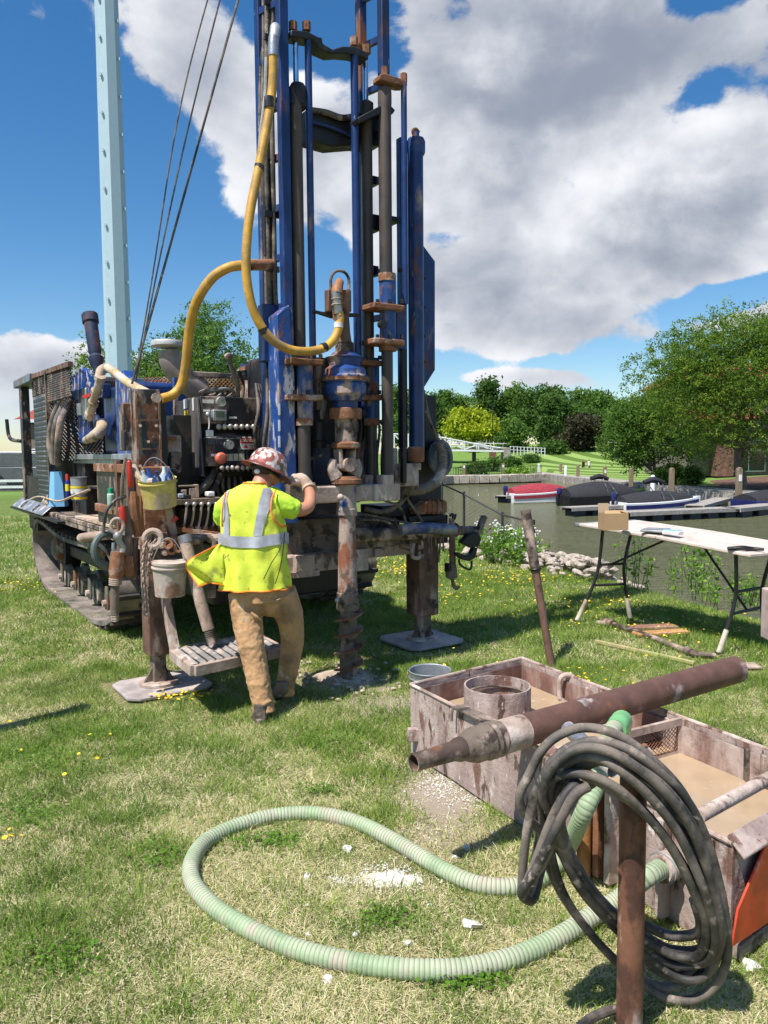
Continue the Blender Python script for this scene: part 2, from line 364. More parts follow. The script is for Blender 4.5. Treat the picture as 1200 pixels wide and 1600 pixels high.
fs = np.stack([idx[:-1, :-1], idx[:-1, 1:], idx[1:, 1:], idx[1:, :-1]], -1).reshape(-1, 4)
HOLE = O[:2]
def lawn_material():
    M = bpy.data.materials.new('lawn'); M.use_nodes = True; t = NT(M.node_tree); b = t.n['Principled BSDF']
    p = t.pos(); x, y, z = t.sep(p)
    a = t.noise(p, 1.1, 6, .6); bn = t.noise(p, 11, 6, .7); c = t.noise(p, 70, 5, .75)
    green = t.mix(bn, (.06, .11, .02, 1), (.17, .25, .05, 1))
    straw = t.mix(c, (.16, .13, .06, 1), (.46, .39, .21, 1))
    near = t.ramp(y, 9.5, 4.0)
    left = t.ramp(x, .5, -2.5)
    k = t.m('ADD', t.m('ADD', t.m('MULTIPLY', a, .55), .235), t.m('MULTIPLY', near, .10))
    k = t.ramp(t.m('ADD', k, t.m('MULTIPLY', t.m('SUBTRACT', bn, .5), .9)), .42, .74)
    col = t.mix(t.m('MULTIPLY', k, t.ramp(y, 40, 16)), green, straw)
    # mowing stripes across the river, part of how the turf was cut
    sx = t.m('ADD', t.m('MULTIPLY', x, .96), t.m('MULTIPLY', y, .42)); sx = t.m('ADD', sx, t.m('MULTIPLY', t.m('POWER', t.m('ABSOLUTE', t.m('SUBTRACT', y, 118)), 1.6), -.028))
    st = t.m('SINE', t.m('MULTIPLY', sx, 1.25))
    st = t.ramp(st, -.25, .25)
    mow = t.mix(st, (.095, .165, .03, 1), (.25, .35, .10, 1))
    fark = t.m('MULTIPLY', t.ramp(y, 78, 84), t.ramp(x, 16, 24))
    plain = t.mix(t.noise(p, .6, 6, .6), (.11, .20, .04, 1), (.19, .29, .07, 1))
    col = t.mix(t.ramp(y, 30, 36), col, plain)
    col = t.mix(fark, col, mow)
    # mud thrown round the drilled hole, trodden ground by the tub
    def spot(cx, cy, rx, ry):
        q = t.m('ADD', t.m('POWER', t.m('DIVIDE', t.m('SUBTRACT', x, cx), rx), 2.0), t.m('POWER', t.m('DIVIDE', t.m('SUBTRACT', y, cy), ry), 2.0))
        return t.ramp(t.m('ADD', q, t.m('MULTIPLY', t.m('SUBTRACT', t.noise(p, 9, 6, .7), .5), 2.6)), 1.25, .45)
    mudc = t.mix(c, (.30, .235, .17, 1), (.56, .48, .38, 1))
    for s_ in ((HOLE[0], HOLE[1] - .08, .42, .36), (.26, 3.65, .30, .55), (.05, 5.1, .45, .25)): col = t.mix(spot(*s_), col, mudc)
    soil = t.mix(c, (.06, .045, .03, 1), (.16, .13, .09, 1))
    col = t.mix(t.m('MULTIPLY', t.ramp(z, -.25, -.8), t.ramp(y, 70, 60)), col, soil)
    t.l.new(col, b.inputs['Base Color']); b.inputs['Roughness'].default_value = .95; b.inputs['Specular IOR Level'].default_value = .15
    bp = t.n.new('ShaderNodeBump'); bp.inputs['Strength'].default_value = .9; bp.inputs['Distance'].default_value = .02
    t.l.new(t.m('ADD', c, bn), bp.inputs['Height']); t.l.new(bp.outputs[0], b.inputs['Normal'])
    return M
m_lawn = lawn_material()
g = MB().add(np.stack([XX.ravel(), YY.ravel(), ZZ.ravel()], 1), []); g.f = [tuple(q) for q in fs.tolist()]; g.m = [0] * len(g.f)
g.build('ground', m_lawn, kind='structure', angle=80)
# water
def water_material():
    M = bpy.data.materials.new('river_water'); M.use_nodes = True; t = NT(M.node_tree); b = t.n['Principled BSDF']
    p = t.pos(); b.inputs['Base Color'].default_value = (.085, .095, .045, 1); b.inputs['Roughness'].default_value = .09; b.inputs['IOR'].default_value = 1.33
    v = t.vm('MULTIPLY', p, (1, 1.7, 1))
    h = t.m('ADD', t.noise(v, 3.2, 5, .62, .4), t.m('MULTIPLY', t.noise(v, .35, 3, .5), 1.5))
    bp = t.n.new('ShaderNodeBump'); bp.inputs['Strength'].default_value = 1.0; bp.inputs['Distance'].default_value = .6
    t.l.new(h, bp.inputs['Height']); t.l.new(bp.outputs[0], b.inputs['Normal'])
    col = t.mix(t.noise(p, .05, 3), (.17, .18, .10, 1), (.22, .22, .10, 1)); t.l.new(col, b.inputs['Base Color'])
    return M
MB().add([(-2, -60, WZ), (70, -60, WZ), (70, 125, WZ), (-2, 125, WZ)], [(0, 1, 2, 3)]).build('river_water', water_material(), kind='structure', flat=True)

# ------------------------------------------------------------------ grass blades
def blades(xy, h, wd, lean, z0=None):
    n = len(xy); a = np.random.rand(n) * 2 * math.pi; la = np.random.rand(n) * 2 * math.pi
    h = h * (.55 + .9 * np.random.rand(n)); lean = lean * (.3 + 1.2 * np.random.rand(n))
    b = np.zeros((n, 5, 3)); base = np.stack([xy[:, 0], xy[:, 1], np.zeros(n) if z0 is None else z0], 1)
    sd = np.stack([np.cos(a), np.sin(a), np.zeros(n)], 1) * (wd * (.6 + .8 * np.random.rand(n)))[:, None] / 2
    ld = np.stack([np.cos(la), np.sin(la), np.zeros(n)], 1)
    mid = base + ld * (lean * h * .35)[:, None] + np.array([0, 0, 1]) * (h * .6 / np.sqrt(1 + (lean * .6) ** 2))[:, None]
    tip = base + ld * (lean * h)[:, None] + np.array([0, 0, 1]) * (h / np.sqrt(1 + lean ** 2))[:, None]
    b[:, 0] = base - sd; b[:, 1] = base + sd; b[:, 2] = mid + sd * .8; b[:, 3] = mid - sd * .8; b[:, 4] = tip
    return b
def big_mesh(name, verts, loops, starts, totals, mt, rnd=None, normals_up=False, **k):
    me = bpy.data.meshes.new(name); me.vertices.add(len(verts)); me.vertices.foreach_set('co', np.ascontiguousarray(verts, dtype=np.float32).ravel())
    me.loops.add(len(loops)); me.loops.foreach_set('vertex_index', np.ascontiguousarray(loops, dtype=np.int32))
    me.polygons.add(len(starts)); me.polygons.foreach_set('loop_start', np.ascontiguousarray(starts, dtype=np.int32)); me.polygons.foreach_set('loop_total', np.ascontiguousarray(totals, dtype=np.int32))
    me.materials.append(mt)
    if rnd is not None:
        a = me.attributes.new('rnd', 'FLOAT', 'FACE'); a.data.foreach_set('value', np.ascontiguousarray(rnd, dtype=np.float32))
    me.update(calc_edges=True)
    o = bpy.data.objects.new(name, me); C.objects.link(o); WM[o.name] = Matrix.Identity(4)
    return setprops(o, **k)
def leaf_material(name, cols, trans=.35, rough=.6, gloss=.25):
    M = bpy.data.materials.new(name); M.use_nodes = True; t = NT(M.node_tree); b = t.n['Principled BSDF']
    a = t.attr('rnd')['Fac']; rp = t.n.new('ShaderNodeValToRGB'); t.l.new(a, rp.inputs[0]); e = rp.color_ramp.elements
    for i, (p_, c_) in enumerate(cols):
        q = e[i] if i < 2 else e.new(p_); q.position = p_; q.color = c_
    t.l.new(rp.outputs[0], b.inputs['Base Color']); b.inputs['Roughness'].default_value = rough; b.inputs['Specular IOR Level'].default_value = gloss
    tr = t.n.new('ShaderNodeBsdfTranslucent'); t.l.new(rp.outputs[0], tr.inputs['Color']); mx = t.n.new('ShaderNodeMixShader'); mx.inputs[0].default_value = trans
    t.l.new(b.outputs[0], mx.inputs[1]); t.l.new(tr.outputs[0], mx.inputs[2]); t.l.new(mx.outputs[0], t.n['Material Output'].inputs[0])
    return M
m_grass = leaf_material('grass_blade', [(0, (.08, .16, .022, 1)), (.4, (.22, .33, .055, 1)), (.62, (.42, .50, .13, 1)), (.72, (.56, .51, .25, 1)), (1, (.84, .76, .50, 1))], .3)
rs = np.random.RandomState(3)
_G = rs.rand(64, 64)
def vnoise(x, y, s):
    x = x * s + 500; y = y * s + 500; i = np.floor(x).astype(int); j = np.floor(y).astype(int); fx = x - i; fy = y - j
    fx = fx * fx * (3 - 2 * fx); fy = fy * fy * (3 - 2 * fy)
    a = _G[i % 64, j % 64]; b = _G[(i + 1) % 64, j % 64]; c = _G[i % 64, (j + 1) % 64]; d_ = _G[(i + 1) % 64, (j + 1) % 64]
    return a * (1 - fx) * (1 - fy) + b * fx * (1 - fy) + c * (1 - fx) * fy + d_ * fx * fy
def bare(x, y):
    q = np.exp(-(((x - HOLE[0]) / .36) ** 2 + ((y - HOLE[1] + .08) / .3) ** 2)) + 1.1 * np.exp(-(((x - .26) / .24) ** 2 + ((y - 3.65) / .50) ** 2)) + .8 * np.exp(-(((x - .05) / .4) ** 2 + ((y - 5.1) / .2) ** 2)) + .8 * np.exp(-(((x - .02) / .2) ** 2 + ((y - 3.0) / .16) ** 2))
    return q
PADS = [((-1.65, 5.51), .36), ((.35, 6.77), .36)]
TUB = np.array([(.14, 4.22), (.86, 4.75), (1.80, 2.95), (1.14, 2.44)])
def scatter(n, y0, y1, seedk=0):
    y = np.sqrt(y0 ** 2 + (y1 ** 2 - y0 ** 2) * np.random.rand(n))
    x = (np.random.rand(n) - .5) * 1.16 * (y + .5)
    s = seg_dist(np.stack([x, y], 1), RIVER); keep = s > -.25
    keep &= np.random.rand(n) > bare(x, y) * 1.0
    for (cx, cy), r in PADS: keep &= (abs((x - cx) * U[0] + (y - cy) * U[1]) > r) | (abs((x - cx) * V[0] + (y - cy) * V[1]) > r)
    keep &= seg_dist(np.stack([x, y], 1), TUB) > .0
    return x[keep], y[keep]
def make_grass(n, y0, y1, h, wd, simple):
    x, y = scatter(n, y0, y1); m_ = len(x)
    a = vnoise(x, y, .9) * .35 + vnoise(x, y, 4.1) * .35 + vnoise(x, y, 9.3) * .3; strawness = np.clip(.24 + (a - .45) * 1.9 + .20 * np.clip((7 - y) / 4, 0, 1) + .12 * (x < -.2), .06, .85)
    straw = np.random.rand(m_) < strawness
    rnd = np.where(straw, .68 + .32 * np.random.rand(m_), np.clip((vnoise(x, y, 5) * .5 + vnoise(x, y, 13) * .5) * .5 + .20 * np.random.rand(m_), 0, .64))
    hh = h * (.45 + .55 * vnoise(x, y, 2.3) + .6 * vnoise(x, y, 7.7)) * np.where(straw, .75, 1); ll = np.where(straw, 2.4, .75)
    b = blades(np.stack([x, y], 1), hh, np.full(m_, wd), ll, ground_z(x, y) if y1 > 7 else np.zeros(m_))
    b[:, :, 2] -= .004
    if simple:
        v = b[:, [0, 1, 4]].reshape(-1, 3); lp = np.arange(m_ * 3); st = np.arange(m_) * 3; tt = np.full(m_, 3); return v, lp, st, tt, rnd
    v = b.reshape(-1, 3); base = np.arange(m_)[:, None] * 5
    lp = (base + np.array([0, 1, 2, 3, 3, 2, 4])).ravel(); st = (np.arange(m_)[:, None] * 7 + np.array([0, 4])).ravel(); tt = np.tile([4, 3], m_)
    return v, lp, st, tt, np.repeat(rnd, 2)
for args in ((150000, 1.75, 3.6, .044, .0032, False), (240000, 3.4, 6.1, .05, .0052, True), (260000, 5.9, 10.8, .06, .0085, True), (130000, 10, 22, .08, .016, True)):
    v_, lp, st, tt, rr = make_grass(*args)
    big_mesh('grass_blades', v_, lp, st, tt, m_grass, rr, label='short green and straw coloured lawn grass', cat='grass', kind='stuff')
# yellow flowers in drifts
fx, fy = [], []
for (px, py, sx, sy, n) in [(620, 890, 70, 16, 330), (800, 905, 90, 16, 260), (940, 940, 60, 10, 120), (275, 1098, 35, 5, 46), (30, 920, 50, 12, 70), (700, 930, 120, 20, 90), (900, 965, 140, 30, 110), (1100, 990, 100, 25, 90), (150, 1180, 110, 40, 9), (930, 1060, 90, 30, 40), (20, 1320, 16, 8, 4), (1020, 955, 60, 6, 40), (740, 1015, 120, 30, 14)]:
    for _ in range(n):
        q = G(px + random.gauss(0, sx * .6), max(850, py + random.gauss(0, sy * .6))); fx.append(q[0]); fy.append(q[1])
fx = np.array(fx); fy = np.array(fy); k_ = (seg_dist(np.stack([fx, fy], 1), RIVER) > .1) & (seg_dist(np.stack([fx, fy], 1), TUB) > .03); fx = fx[k_]; fy = fy[k_]
mf = MB()
for x, y in zip(fx, fy):
    r = random.uniform(.007, .012) * (1 + .03 * y); z = random.uniform(.03, .07); tx = random.uniform(-.4, .4); ty = random.uniform(-.4, .4)
    a0 = random.random() * 6
    mf.add([(x + r * math.cos(a0 + i * 1.047), y + r * math.sin(a0 + i * 1.047), z + r * (tx * math.cos(a0 + i * 1.047) + ty * math.sin(a0 + i * 1.047))) for i in range(6)] + [(x, y, z - .004)], [(i, (i + 1) % 6, 6) for i in range(6)])
m_yel = mat('yellow_petals', (.80, .56, .02, 1), .6, 0, [], None)
mf.build('yellow_flowers', m_yel, label='small yellow flowers dotted through the lawn', cat='flowers', kind='stuff', flat=True)

# ------------------------------------------------------------------ trees
def Y_far(b): return b[1] > 98
def tree(name, label, group, base, h, wr, th, cols, nclump, lsize, seed, shape='round', per=16, dr=None, big=1.0, nl=13, trunk_r=None, open_=0.0, low=.0):
    per = 11 if Y_far(base) else per
    r = np.random.RandomState(seed); b = np.array(base, float); dr = dr or wr
    t = thing(name, label, 'bush' if 'bush' in name else 'tree', b, group)
    hc = h - th
    nl = nl if shape == 'round' else 7
    lobes = []
    for i in range(nl):
        u = r.rand(); zz = th + hc * (.18 + .66 * u); f = math.sqrt(max(.05, 1 - ((u - .42) / .62) ** 2)) if shape == 'round' else (1.05 - u)
        a = r.rand() * 6.283 + i * 2.4; q = .74 * f * (.45 + .55 * r.rand())
        lobes.append((math.cos(a) * wr * q, math.sin(a) * dr * q, zz, (.24 + .18 * r.rand()) * (1 - .25 * u) * big))
    lobes.append((0, 0, th + hc * .80, .33)); lobes.append((0, 0, th + hc * .45, .55))
    li = r.randint(0, len(lobes), nclump); L = np.array(lobes)[li]
    dv = r.normal(size=(nclump, 3)); dv /= np.linalg.norm(dv, axis=1)[:, None]; rad = r.rand(nclump) ** (.33 if open_ < .5 else .5)
    cc = L[:, :3] + dv * rad[:, None] * L[:, 3:4] * np.array([wr, dr, hc * .52])
    cc[:, 2] = np.maximum(cc[:, 2], th * .75 + low)
    cs = lsize * (1.6 + 2.2 * r.rand(nclump))
    n = nclump * per
    pos = np.repeat(cc, per, 0) + r.normal(size=(n, 3)) * np.repeat(cs, per)[:, None] * np.array([.8, .8, .5])
    nrm = r.normal(size=(n, 3)) + np.array([0, 0, .7]); nrm /= np.linalg.norm(nrm, axis=1)[:, None]
    tx = np.cross(nrm, r.normal(size=(n, 3))); tx /= np.linalg.norm(tx, axis=1)[:, None]; ty = np.cross(nrm, tx)
    s = (lsize * (.6 + .8 * r.rand(n)))[:, None]
    v = np.stack([pos - tx * s, pos + ty * s * .45, pos + tx * s, pos - ty * s * .45], 1).reshape(-1, 3)
    rnd = np.clip(np.repeat(r.rand(nclump), per) * .6 + r.rand(n) * .4, 0, 1)
    if cols.name.startswith('honey'):  # outer leaves yellower
        pass
    o = big_mesh('crown', v, np.arange(n * 4), np.arange(n) * 4, np.full(n, 4), cols, rnd); o.parent = t
    WM[o.name] = WM[t.name]
    if th > .05:
        tr = trunk_r or h * .022; mb = MB()
        mb.tube([b + (0, 0, -.3), b + (0, 0, th * .6), b + (.02 * h * r.normal(), 0, th), b + (0, 0, th + hc * .45), b + (0, 0, th + hc * .78)], [tr * 1.4, tr, tr * .9, tr * .5, tr * .12], 8, 3)
        for l in lobes[:9]:
            z0 = th * .8 + (l[2] - th) * .35
            mb.tube([b + (0, 0, z0), b + np.array([l[0] * .5, l[1] * .5, z0 + (l[2] - z0) * .45]), b + np.array([l[0], l[1], l[2]])], [tr * .5, tr * .3, tr * .08], 6, 3)
        mb.build('trunk', m_bark, t)
    return t
m_bark = mat('tree_bark', (.11, .085, .065, 1), .95, 0, [((.2, .17, .13, 1), 6, .55, .1, .95, 6)], (12, .8))
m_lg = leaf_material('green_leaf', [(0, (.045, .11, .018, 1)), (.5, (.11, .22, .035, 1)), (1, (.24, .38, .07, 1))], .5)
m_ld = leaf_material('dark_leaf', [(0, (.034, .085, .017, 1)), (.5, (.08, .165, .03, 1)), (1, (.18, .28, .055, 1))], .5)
m_ly = leaf_material('yellow_leaf', [(0, (.20, .27, .014, 1)), (.5, (.40, .48, .025, 1)), (1, (.60, .64, .06, 1))], .45)
m_lh = leaf_material('honey_locust_leaf', [(0, (.05, .11, .016, 1)), (.5, (.13, .24, .03, 1)), (1, (.34, .42, .05, 1))], .5)
m_lr = leaf_material('maroon_leaf', [(0, (.03, .03, .018, 1)), (.5, (.06, .045, .028, 1)), (1, (.07, .10, .03, 1))], .3)
TG = 'tall trees along the far side of the park'
def ft(px, base_y, top_y, wpx, Y, cols, seed, name='leafy_tree', label='', group=TG, nc=None, shape='round', th=.06, per=16):
    x = P(px, base_y, Y)[0]; zb = float(ground_z(np.array([x]), np.array([Y]))[0]); zt = P(px, top_y, Y)[2]; h = (zt - zb) * 1.04; wr = wpx / 1200 * Y / 2 * 1.35
    nc = nc or int(np.clip(wpx * (base_y - top_y) / 6, 350, 1600))
    return tree(name, label, group, (x, Y, zb), h, wr, h * th, cols, nc, Y * .0022 if Y > 98 else max(.10, Y * .0019), seed, shape, per)
LT = 'dense green tree in the far tree line, '
ft(626, 700, 606, 60, 160, m_lg, 1, label=LT + 'just right of the blue mast')
ft(700, 700, 612, 70, 158, m_lg, 2, label=LT + 'above the left end of the white bridge')
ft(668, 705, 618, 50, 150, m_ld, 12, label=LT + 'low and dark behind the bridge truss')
ft(762, 705, 592, 56, 165, m_ld, 3, label='tallest narrow feathery tree behind the yellow tree', shape='cone')
ft(738, 710, 640, 72, 135, m_ly, 4, name='yellow_leafed_tree', label='bright yellow green round tree behind the white bridge', th=.08, nc=900)
ft(796, 712, 655, 46, 132, m_lg, 5, name='olive_bush', label='small olive green tree right of the yellow tree', th=.05)
ft(805, 700, 601, 44, 168, m_lg, 6, label='slender open tree with sky at its left, right of the feathery one')
ft(850, 702, 606, 100, 160, m_ld, 7, label=LT + 'behind the middle of the striped hill')
ft(905, 702, 608, 90, 162, m_lg, 8, label=LT + 'left of the far white car park')
ft(860, 708, 618, 34, 138, m_ld, 9, name='spruce_tree', label='dark narrow spruce standing above the striped hill', shape='cone', th=.04)
ft(947, 705, 616, 60, 165, m_lg, 10, label=LT + 'between the maroon tree and the sky gap')
ft(912, 712, 650, 78, 132, m_lr, 11, name='maroon_leafed_tree', label='low dark maroon leafed tree on the hill', th=.07)
ft(864, 716, 694, 36, 128, m_ld, 13, name='trimmed_bush', label='dark clipped bush beside the white railing', th=.02, group=None)
ft(985, 720, 628, 70, 120, m_lg, 14, label='bright green tree just left of the small leafy boat side tree')
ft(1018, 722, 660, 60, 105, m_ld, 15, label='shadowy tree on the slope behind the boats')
# right bank: two big trees in front of the building
def near_tree(px, Y, top_y, wpx, base_py, cols, seed, name, label, th, nc, ls, per=18, trunk_r=None, big=1.45, nl=26):
    x = P(px, base_py, Y)[0]; zb = float(ground_z(np.array([x]), np.array([Y]))[0]); h = P(px, top_y, Y)[2] - zb
    return tree(name, label, None, (x, Y, zb), h, wpx / 1200 * Y / 2, th, cols, nc, ls, seed, 'round', per, trunk_r=trunk_r, big=big, nl=nl)
near_tree(1018, 66, 612, 165, 745, m_lg, 21, 'leafy_tree', 'round bright green tree with low branches left of the building', .9, 2200, .11, 16)
near_tree(1160, 56, 480, 350, 757, m_lh, 22, 'honey_locust_tree', 'large airy yellow green tree in front of the brick building', 2.0, 5200, .09, 20, .26)
# left background
NT_LATE = (322, 62, 462, 215, 720, m_lg, 31, 'leafy_tree', 'big dark green tree behind the drill rig', 1.2, 4200, .12, 16); near_tree(*NT_LATE)
ft(160, 725, 528, 130, 78, m_lh, 32, label='thin light green tree behind the pale blue pole', group=None, nc=420, per=14)
ft(225, 725, 560, 60, 90, m_lh, 33, label='pale green tree between pole and big dark tree', group=None, nc=300)
# clipped bushes by the building
for i, (px, w_) in enumerate(((1047, 46), (1078, 40), (1003, 30))):
    Y = 64 - i; x = P(px, 745, Y)[0]; zb = float(ground_z(np.array([x]), np.array([Y]))[0])
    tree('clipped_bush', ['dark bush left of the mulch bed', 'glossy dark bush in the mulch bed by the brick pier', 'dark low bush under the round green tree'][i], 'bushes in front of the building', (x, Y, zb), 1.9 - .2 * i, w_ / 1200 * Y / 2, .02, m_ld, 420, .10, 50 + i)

# ------------------------------------------------------------------ near bank: rocks, white flowering bush, weeds
m_rock = mat('pale_riprap_stone', (.50, .43, .36, 1), .9, 0, [((.26, .20, .16, 1), 3, .55, .12, .9)], (12, .7))
def rock_mesh(seed, m=m_rock):
    r = np.random.RandomState(seed); mb = MB().sph((0, 0, 0), 1, 10); v = np.vstack(mb.v)
    k = 1 + .35 * np.array([mnoise.noise(Vector(q * 1.1 + seed * 5.1)) for q in v]) + .08 * r.normal(size=len(v)); v = v * k[:, None]
    me = bpy.data.meshes.new('rock'); me.from_pydata(v.tolist(), [], mb.f); me.materials.append(m); me.polygons.foreach_set('use_smooth', [True] * len(me.polygons)); me.set_sharp_from_angle(angle=R(28)); return me
RM = [rock_mesh(i) for i in range(7)]
def put_rock(x, y, z, s, label, group, name='riprap_stone', cat='rock', meshes=RM):
    o = bpy.data.objects.new(name, random.choice(meshes)); C.objects.link(o); o.location = (x, y, z)
    o.rotation_euler = (random.uniform(-.5, .5), random.uniform(-.5, .5), random.uniform(0, 6.28)); o.scale = (s * random.uniform(.8, 1.4), s * random.uniform(.7, 1.2), s * random.uniform(.5, .8))
    return setprops(o, label, cat, group)
shore = [G(690, 858), G(760, 872), G(815, 884), G(870, 898), G(925, 912)]
for i in range(230):
    t_ = random.random() ** .85 * 3.999; k = int(t_); q = shore[k] * (1 - t_ + k) + shore[k + 1] * (t_ - k)
    o_ = random.uniform(-.15, .95); n_ = np.array([.88, .47, 0]); q = q + n_ * o_
    put_rock(q[0], q[1], .02 + .16 * math.sin(min(1, (o_ + .15) / .8) * 3.14) - max(0, o_ - .5) * .5 + random.uniform(-.03, .05), random.uniform(.03, .10), 'pale broken stone in the rock bank at the water edge', 'rip rap stones along the near bank')
def weed_clump(name, label, cx, cy, n, h, spread, mt, flowers=0, ls=.03, group=None, cat='plant'):
    t = thing(name, label, cat, (cx, cy, 0), group); st = MB(); cs = []; fl = []
    for i in range(n):
        a = random.random() * 6.28; r = spread * math.sqrt(random.random()); b = np.array([cx + r * math.cos(a), cy + r * math.sin(a), -.02]); hh = h * random.uniform(.55, 1.05)
        tip = b + (random.gauss(0, .18) * hh, random.gauss(0, .18) * hh, hh); md = (b + tip) / 2 + (random.gauss(0, .03), random.gauss(0, .03), .05 * hh)
        st.tube([b, md, tip], [.005, .004, .002], 4, 3)
        for k in range(int(9 + 16 * hh)):
            f = random.uniform(.2, 1); q = b * (1 - f) ** 2 + 2 * md * f * (1 - f) + tip * f * f; cs.append(q + np.array([random.gauss(0, .03), random.gauss(0, .03), random.gauss(0, .02)]))
        if random.random() < flowers: fl.append(tip); fl.append(tip + (random.gauss(0, .04), random.gauss(0, .04), -.03))
    st.build('stems', m_lgs, t)
    cs = np.array(cs); n_ = len(cs); nr = np.random.normal(size=(n_, 3)) + [0, 0, .5]; nr /= np.linalg.norm(nr, axis=1)[:, None]; tx = np.cross(nr, np.random.normal(size=(n_, 3))); tx /= np.linalg.norm(tx, axis=1)[:, None]; ty = np.cross(nr, tx)
    s = (ls * (.6 + .9 * np.random.rand(n_)))[:, None] * 1.4
    v = np.stack([cs - tx * s, cs + ty * s * .4, cs + tx * s, cs - ty * s * .4], 1).reshape(-1, 3)
    o = big_mesh('leaves', v - np.array([cx, cy, 0]), np.arange(n_ * 4), np.arange(n_) * 4, np.full(n_, 4), mt, np.random.rand(n_), kind='stuff'); o.parent = t
    if fl:
        mb = MB()
        for q in fl:
            for _ in range(5): mb.sph(q + np.random.normal(size=3) * .025, random.uniform(.010, .018), 6)
        mb.build('blossoms', m_white, t, kind='stuff')
    return t
m_lgs = mat('green_stem', (.10, .17, .04, 1), .7, 0, [], None)
m_lb = leaf_material('bright_weed_leaf', [(0, (.08, .19, .02, 1)), (.5, (.16, .32, .03, 1)), (1, (.32, .48, .08, 1))], .45)
for i, (px, py, n, h, sp, fl, lb) in enumerate([(772, 880, 70, .60, .42, .28, 'leafy bush with white blossoms on the rock bank'), (800, 885, 40, .45, .35, .15, 'bright green weeds right of the white blossoms'),
        (715, 862, 30, .45, .3, .1, 'green weeds behind the pipe wrench at the bank'), (1050, 935, 16, .75, .25, 0, 'tall weed with drooping fronds seen under the table'), (1030, 935, 12, .55, .4, 0, 'low ragged weeds at the water edge left of the drooping one'),
        (1135, 955, 14, .45, .2, 0, 'broad leafed weed beside the right table leg'), (1095, 950, 12, .4, .3, 0, 'ragged weeds between the fronds and the right table leg'), (955, 925, 9, .75, .15, 0, 'thin weed stalks behind the left table legs')]):
    q = G(px, py); nn = np.array([.88, .47]); q2 = q[:2] + nn * (.25 if i < 3 else .35)
    weed_clump('flowering_bush' if i == 0 else 'weed_clump', lb, q2[0], q2[1], n, h, sp, m_lb, fl, .026 if i < 3 else .020, cat='bush' if i == 0 else 'weeds')
# broad leaved clover in patches through the near lawn
cl = []
for (px, py, sx, sy, n) in [(60, 1190, 60, 22, 700), (150, 1150, 60, 14, 350), (40, 1270, 50, 30, 500), (420, 1320, 50, 14, 300), (520, 1160, 70, 20, 420), (860, 1010, 60, 12, 260), (250, 1340, 40, 24, 260), (600, 1440, 40, 16, 160), (730, 1540, 60, 14, 260), (100, 1500, 70, 30, 300), (500, 1240, 30, 8, 140), (1080, 1090, 60, 12, 240)]:
    for _ in range(n):
        q = G(px + random.gauss(0, sx * .6), py + random.gauss(0, sy * .6)); cl.append((q[0], q[1], random.uniform(.012, .042)))
cl = np.array(cl); cl = cl[seg_dist(cl[:, :2], TUB) > .03]; n_ = len(cl)
nr = np.random.normal(size=(n_, 3)) * .5 + [0, 0, 1.]; nr /= np.linalg.norm(nr, axis=1)[:, None]; tx = np.cross(nr, np.random.normal(size=(n_, 3))); tx /= np.linalg.norm(tx, axis=1)[:, None]; ty = np.cross(nr, tx); s_ = np.random.uniform(.005, .011, (n_, 1))
big_mesh('clover', np.stack([cl - tx * s_, cl + ty * s_ * .8, cl + tx * s_, cl - ty * s_ * .8], 1).reshape(-1, 3), np.arange(n_ * 4), np.arange(n_) * 4, np.full(n_, 4), m_lb, np.random.rand(n_) * .6, label='patches of small broad leaved clover in the lawn', cat='clover', kind='stuff')
# white stones and chalky lumps on the lawn
m_chalk = mat('white_chalk_stone', (.72, .69, .63, 1), .9, 0, [], (20, .4), fine=.06)
CM = [rock_mesh(40 + i, m_chalk) for i in range(4)]
for (px, py, s, lb) in [(736, 1450, .024, 'largest white stone, alone inside the curve of the green hose'), (1173, 1514, .020, 'white stone on the grass by the red tub end'), (513, 1534, .013, 'small white stone below the near run of the green hose'), (637, 1477, .014, 'white stone just above the near run of the green hose'),
        (481, 1373, .015, 'white stone left of the chalk patch'), (480, 1418, .010, 'small flat white stone below left of the chalk patch'), (353, 1452, .014, 'white stone touching the left bend of the hose'), (729, 1327, .015, 'white stone near the tub between hose and wall'), (543, 1330, .016, 'flat white stone above the chalk patch'),
        (711, 1341, .010, 'small white stone beside a larger one near the tub'), (556, 1463, .012, 'white stone between chalk patch and near hose run'), (482, 1462, .010, 'white stone half under the near hose run'), (671, 1417, .009, 'tiny white stone right of the chalk patch'), (773, 1304, .010, 'white stone close to the tub wall shadow')]:
    q = G(px, py); put_rock(q[0], q[1], s * .5, s * 1.25, lb, 'white stones on the lawn', 'white_stone', 'stone', CM)
mb = MB()
for (px, py, sx, sy, n) in [(606, 1372, 50, 20, 620), (535, 1378, 20, 8, 160), (690, 1225, 40, 22, 520), (560, 1378, 22, 6, 90), (735, 1255, 40, 18, 150), (548, 1050, 40, 16, 200), (650, 1300, 60, 40, 60), (690, 1390, 60, 20, 40)]:
    for _ in range(n):
        q = G(px + random.gauss(0, sx * .55), py + random.gauss(0, sy * .55)); s = random.uniform(.0015, .0065)
        if seg_dist(q[None, :2], TUB)[0] < .01: continue
        h_ = random.uniform(.0, .012); a0 = random.random() * 6
        mb.add([(q[0] + s * math.cos(a0 + i * 2.1), q[1] + s * math.sin(a0 + i * 2.1) * .8, h_) for i in range(3)] + [(q[0], q[1], h_ + s)], [(0, 1, 3), (1, 2, 3), (2, 0, 3)])
mb.build('chalk_crumbs', m_chalk, label='crumbs of white chalky cuttings scattered on the grass', cat='cuttings', kind='stuff', flat=True)
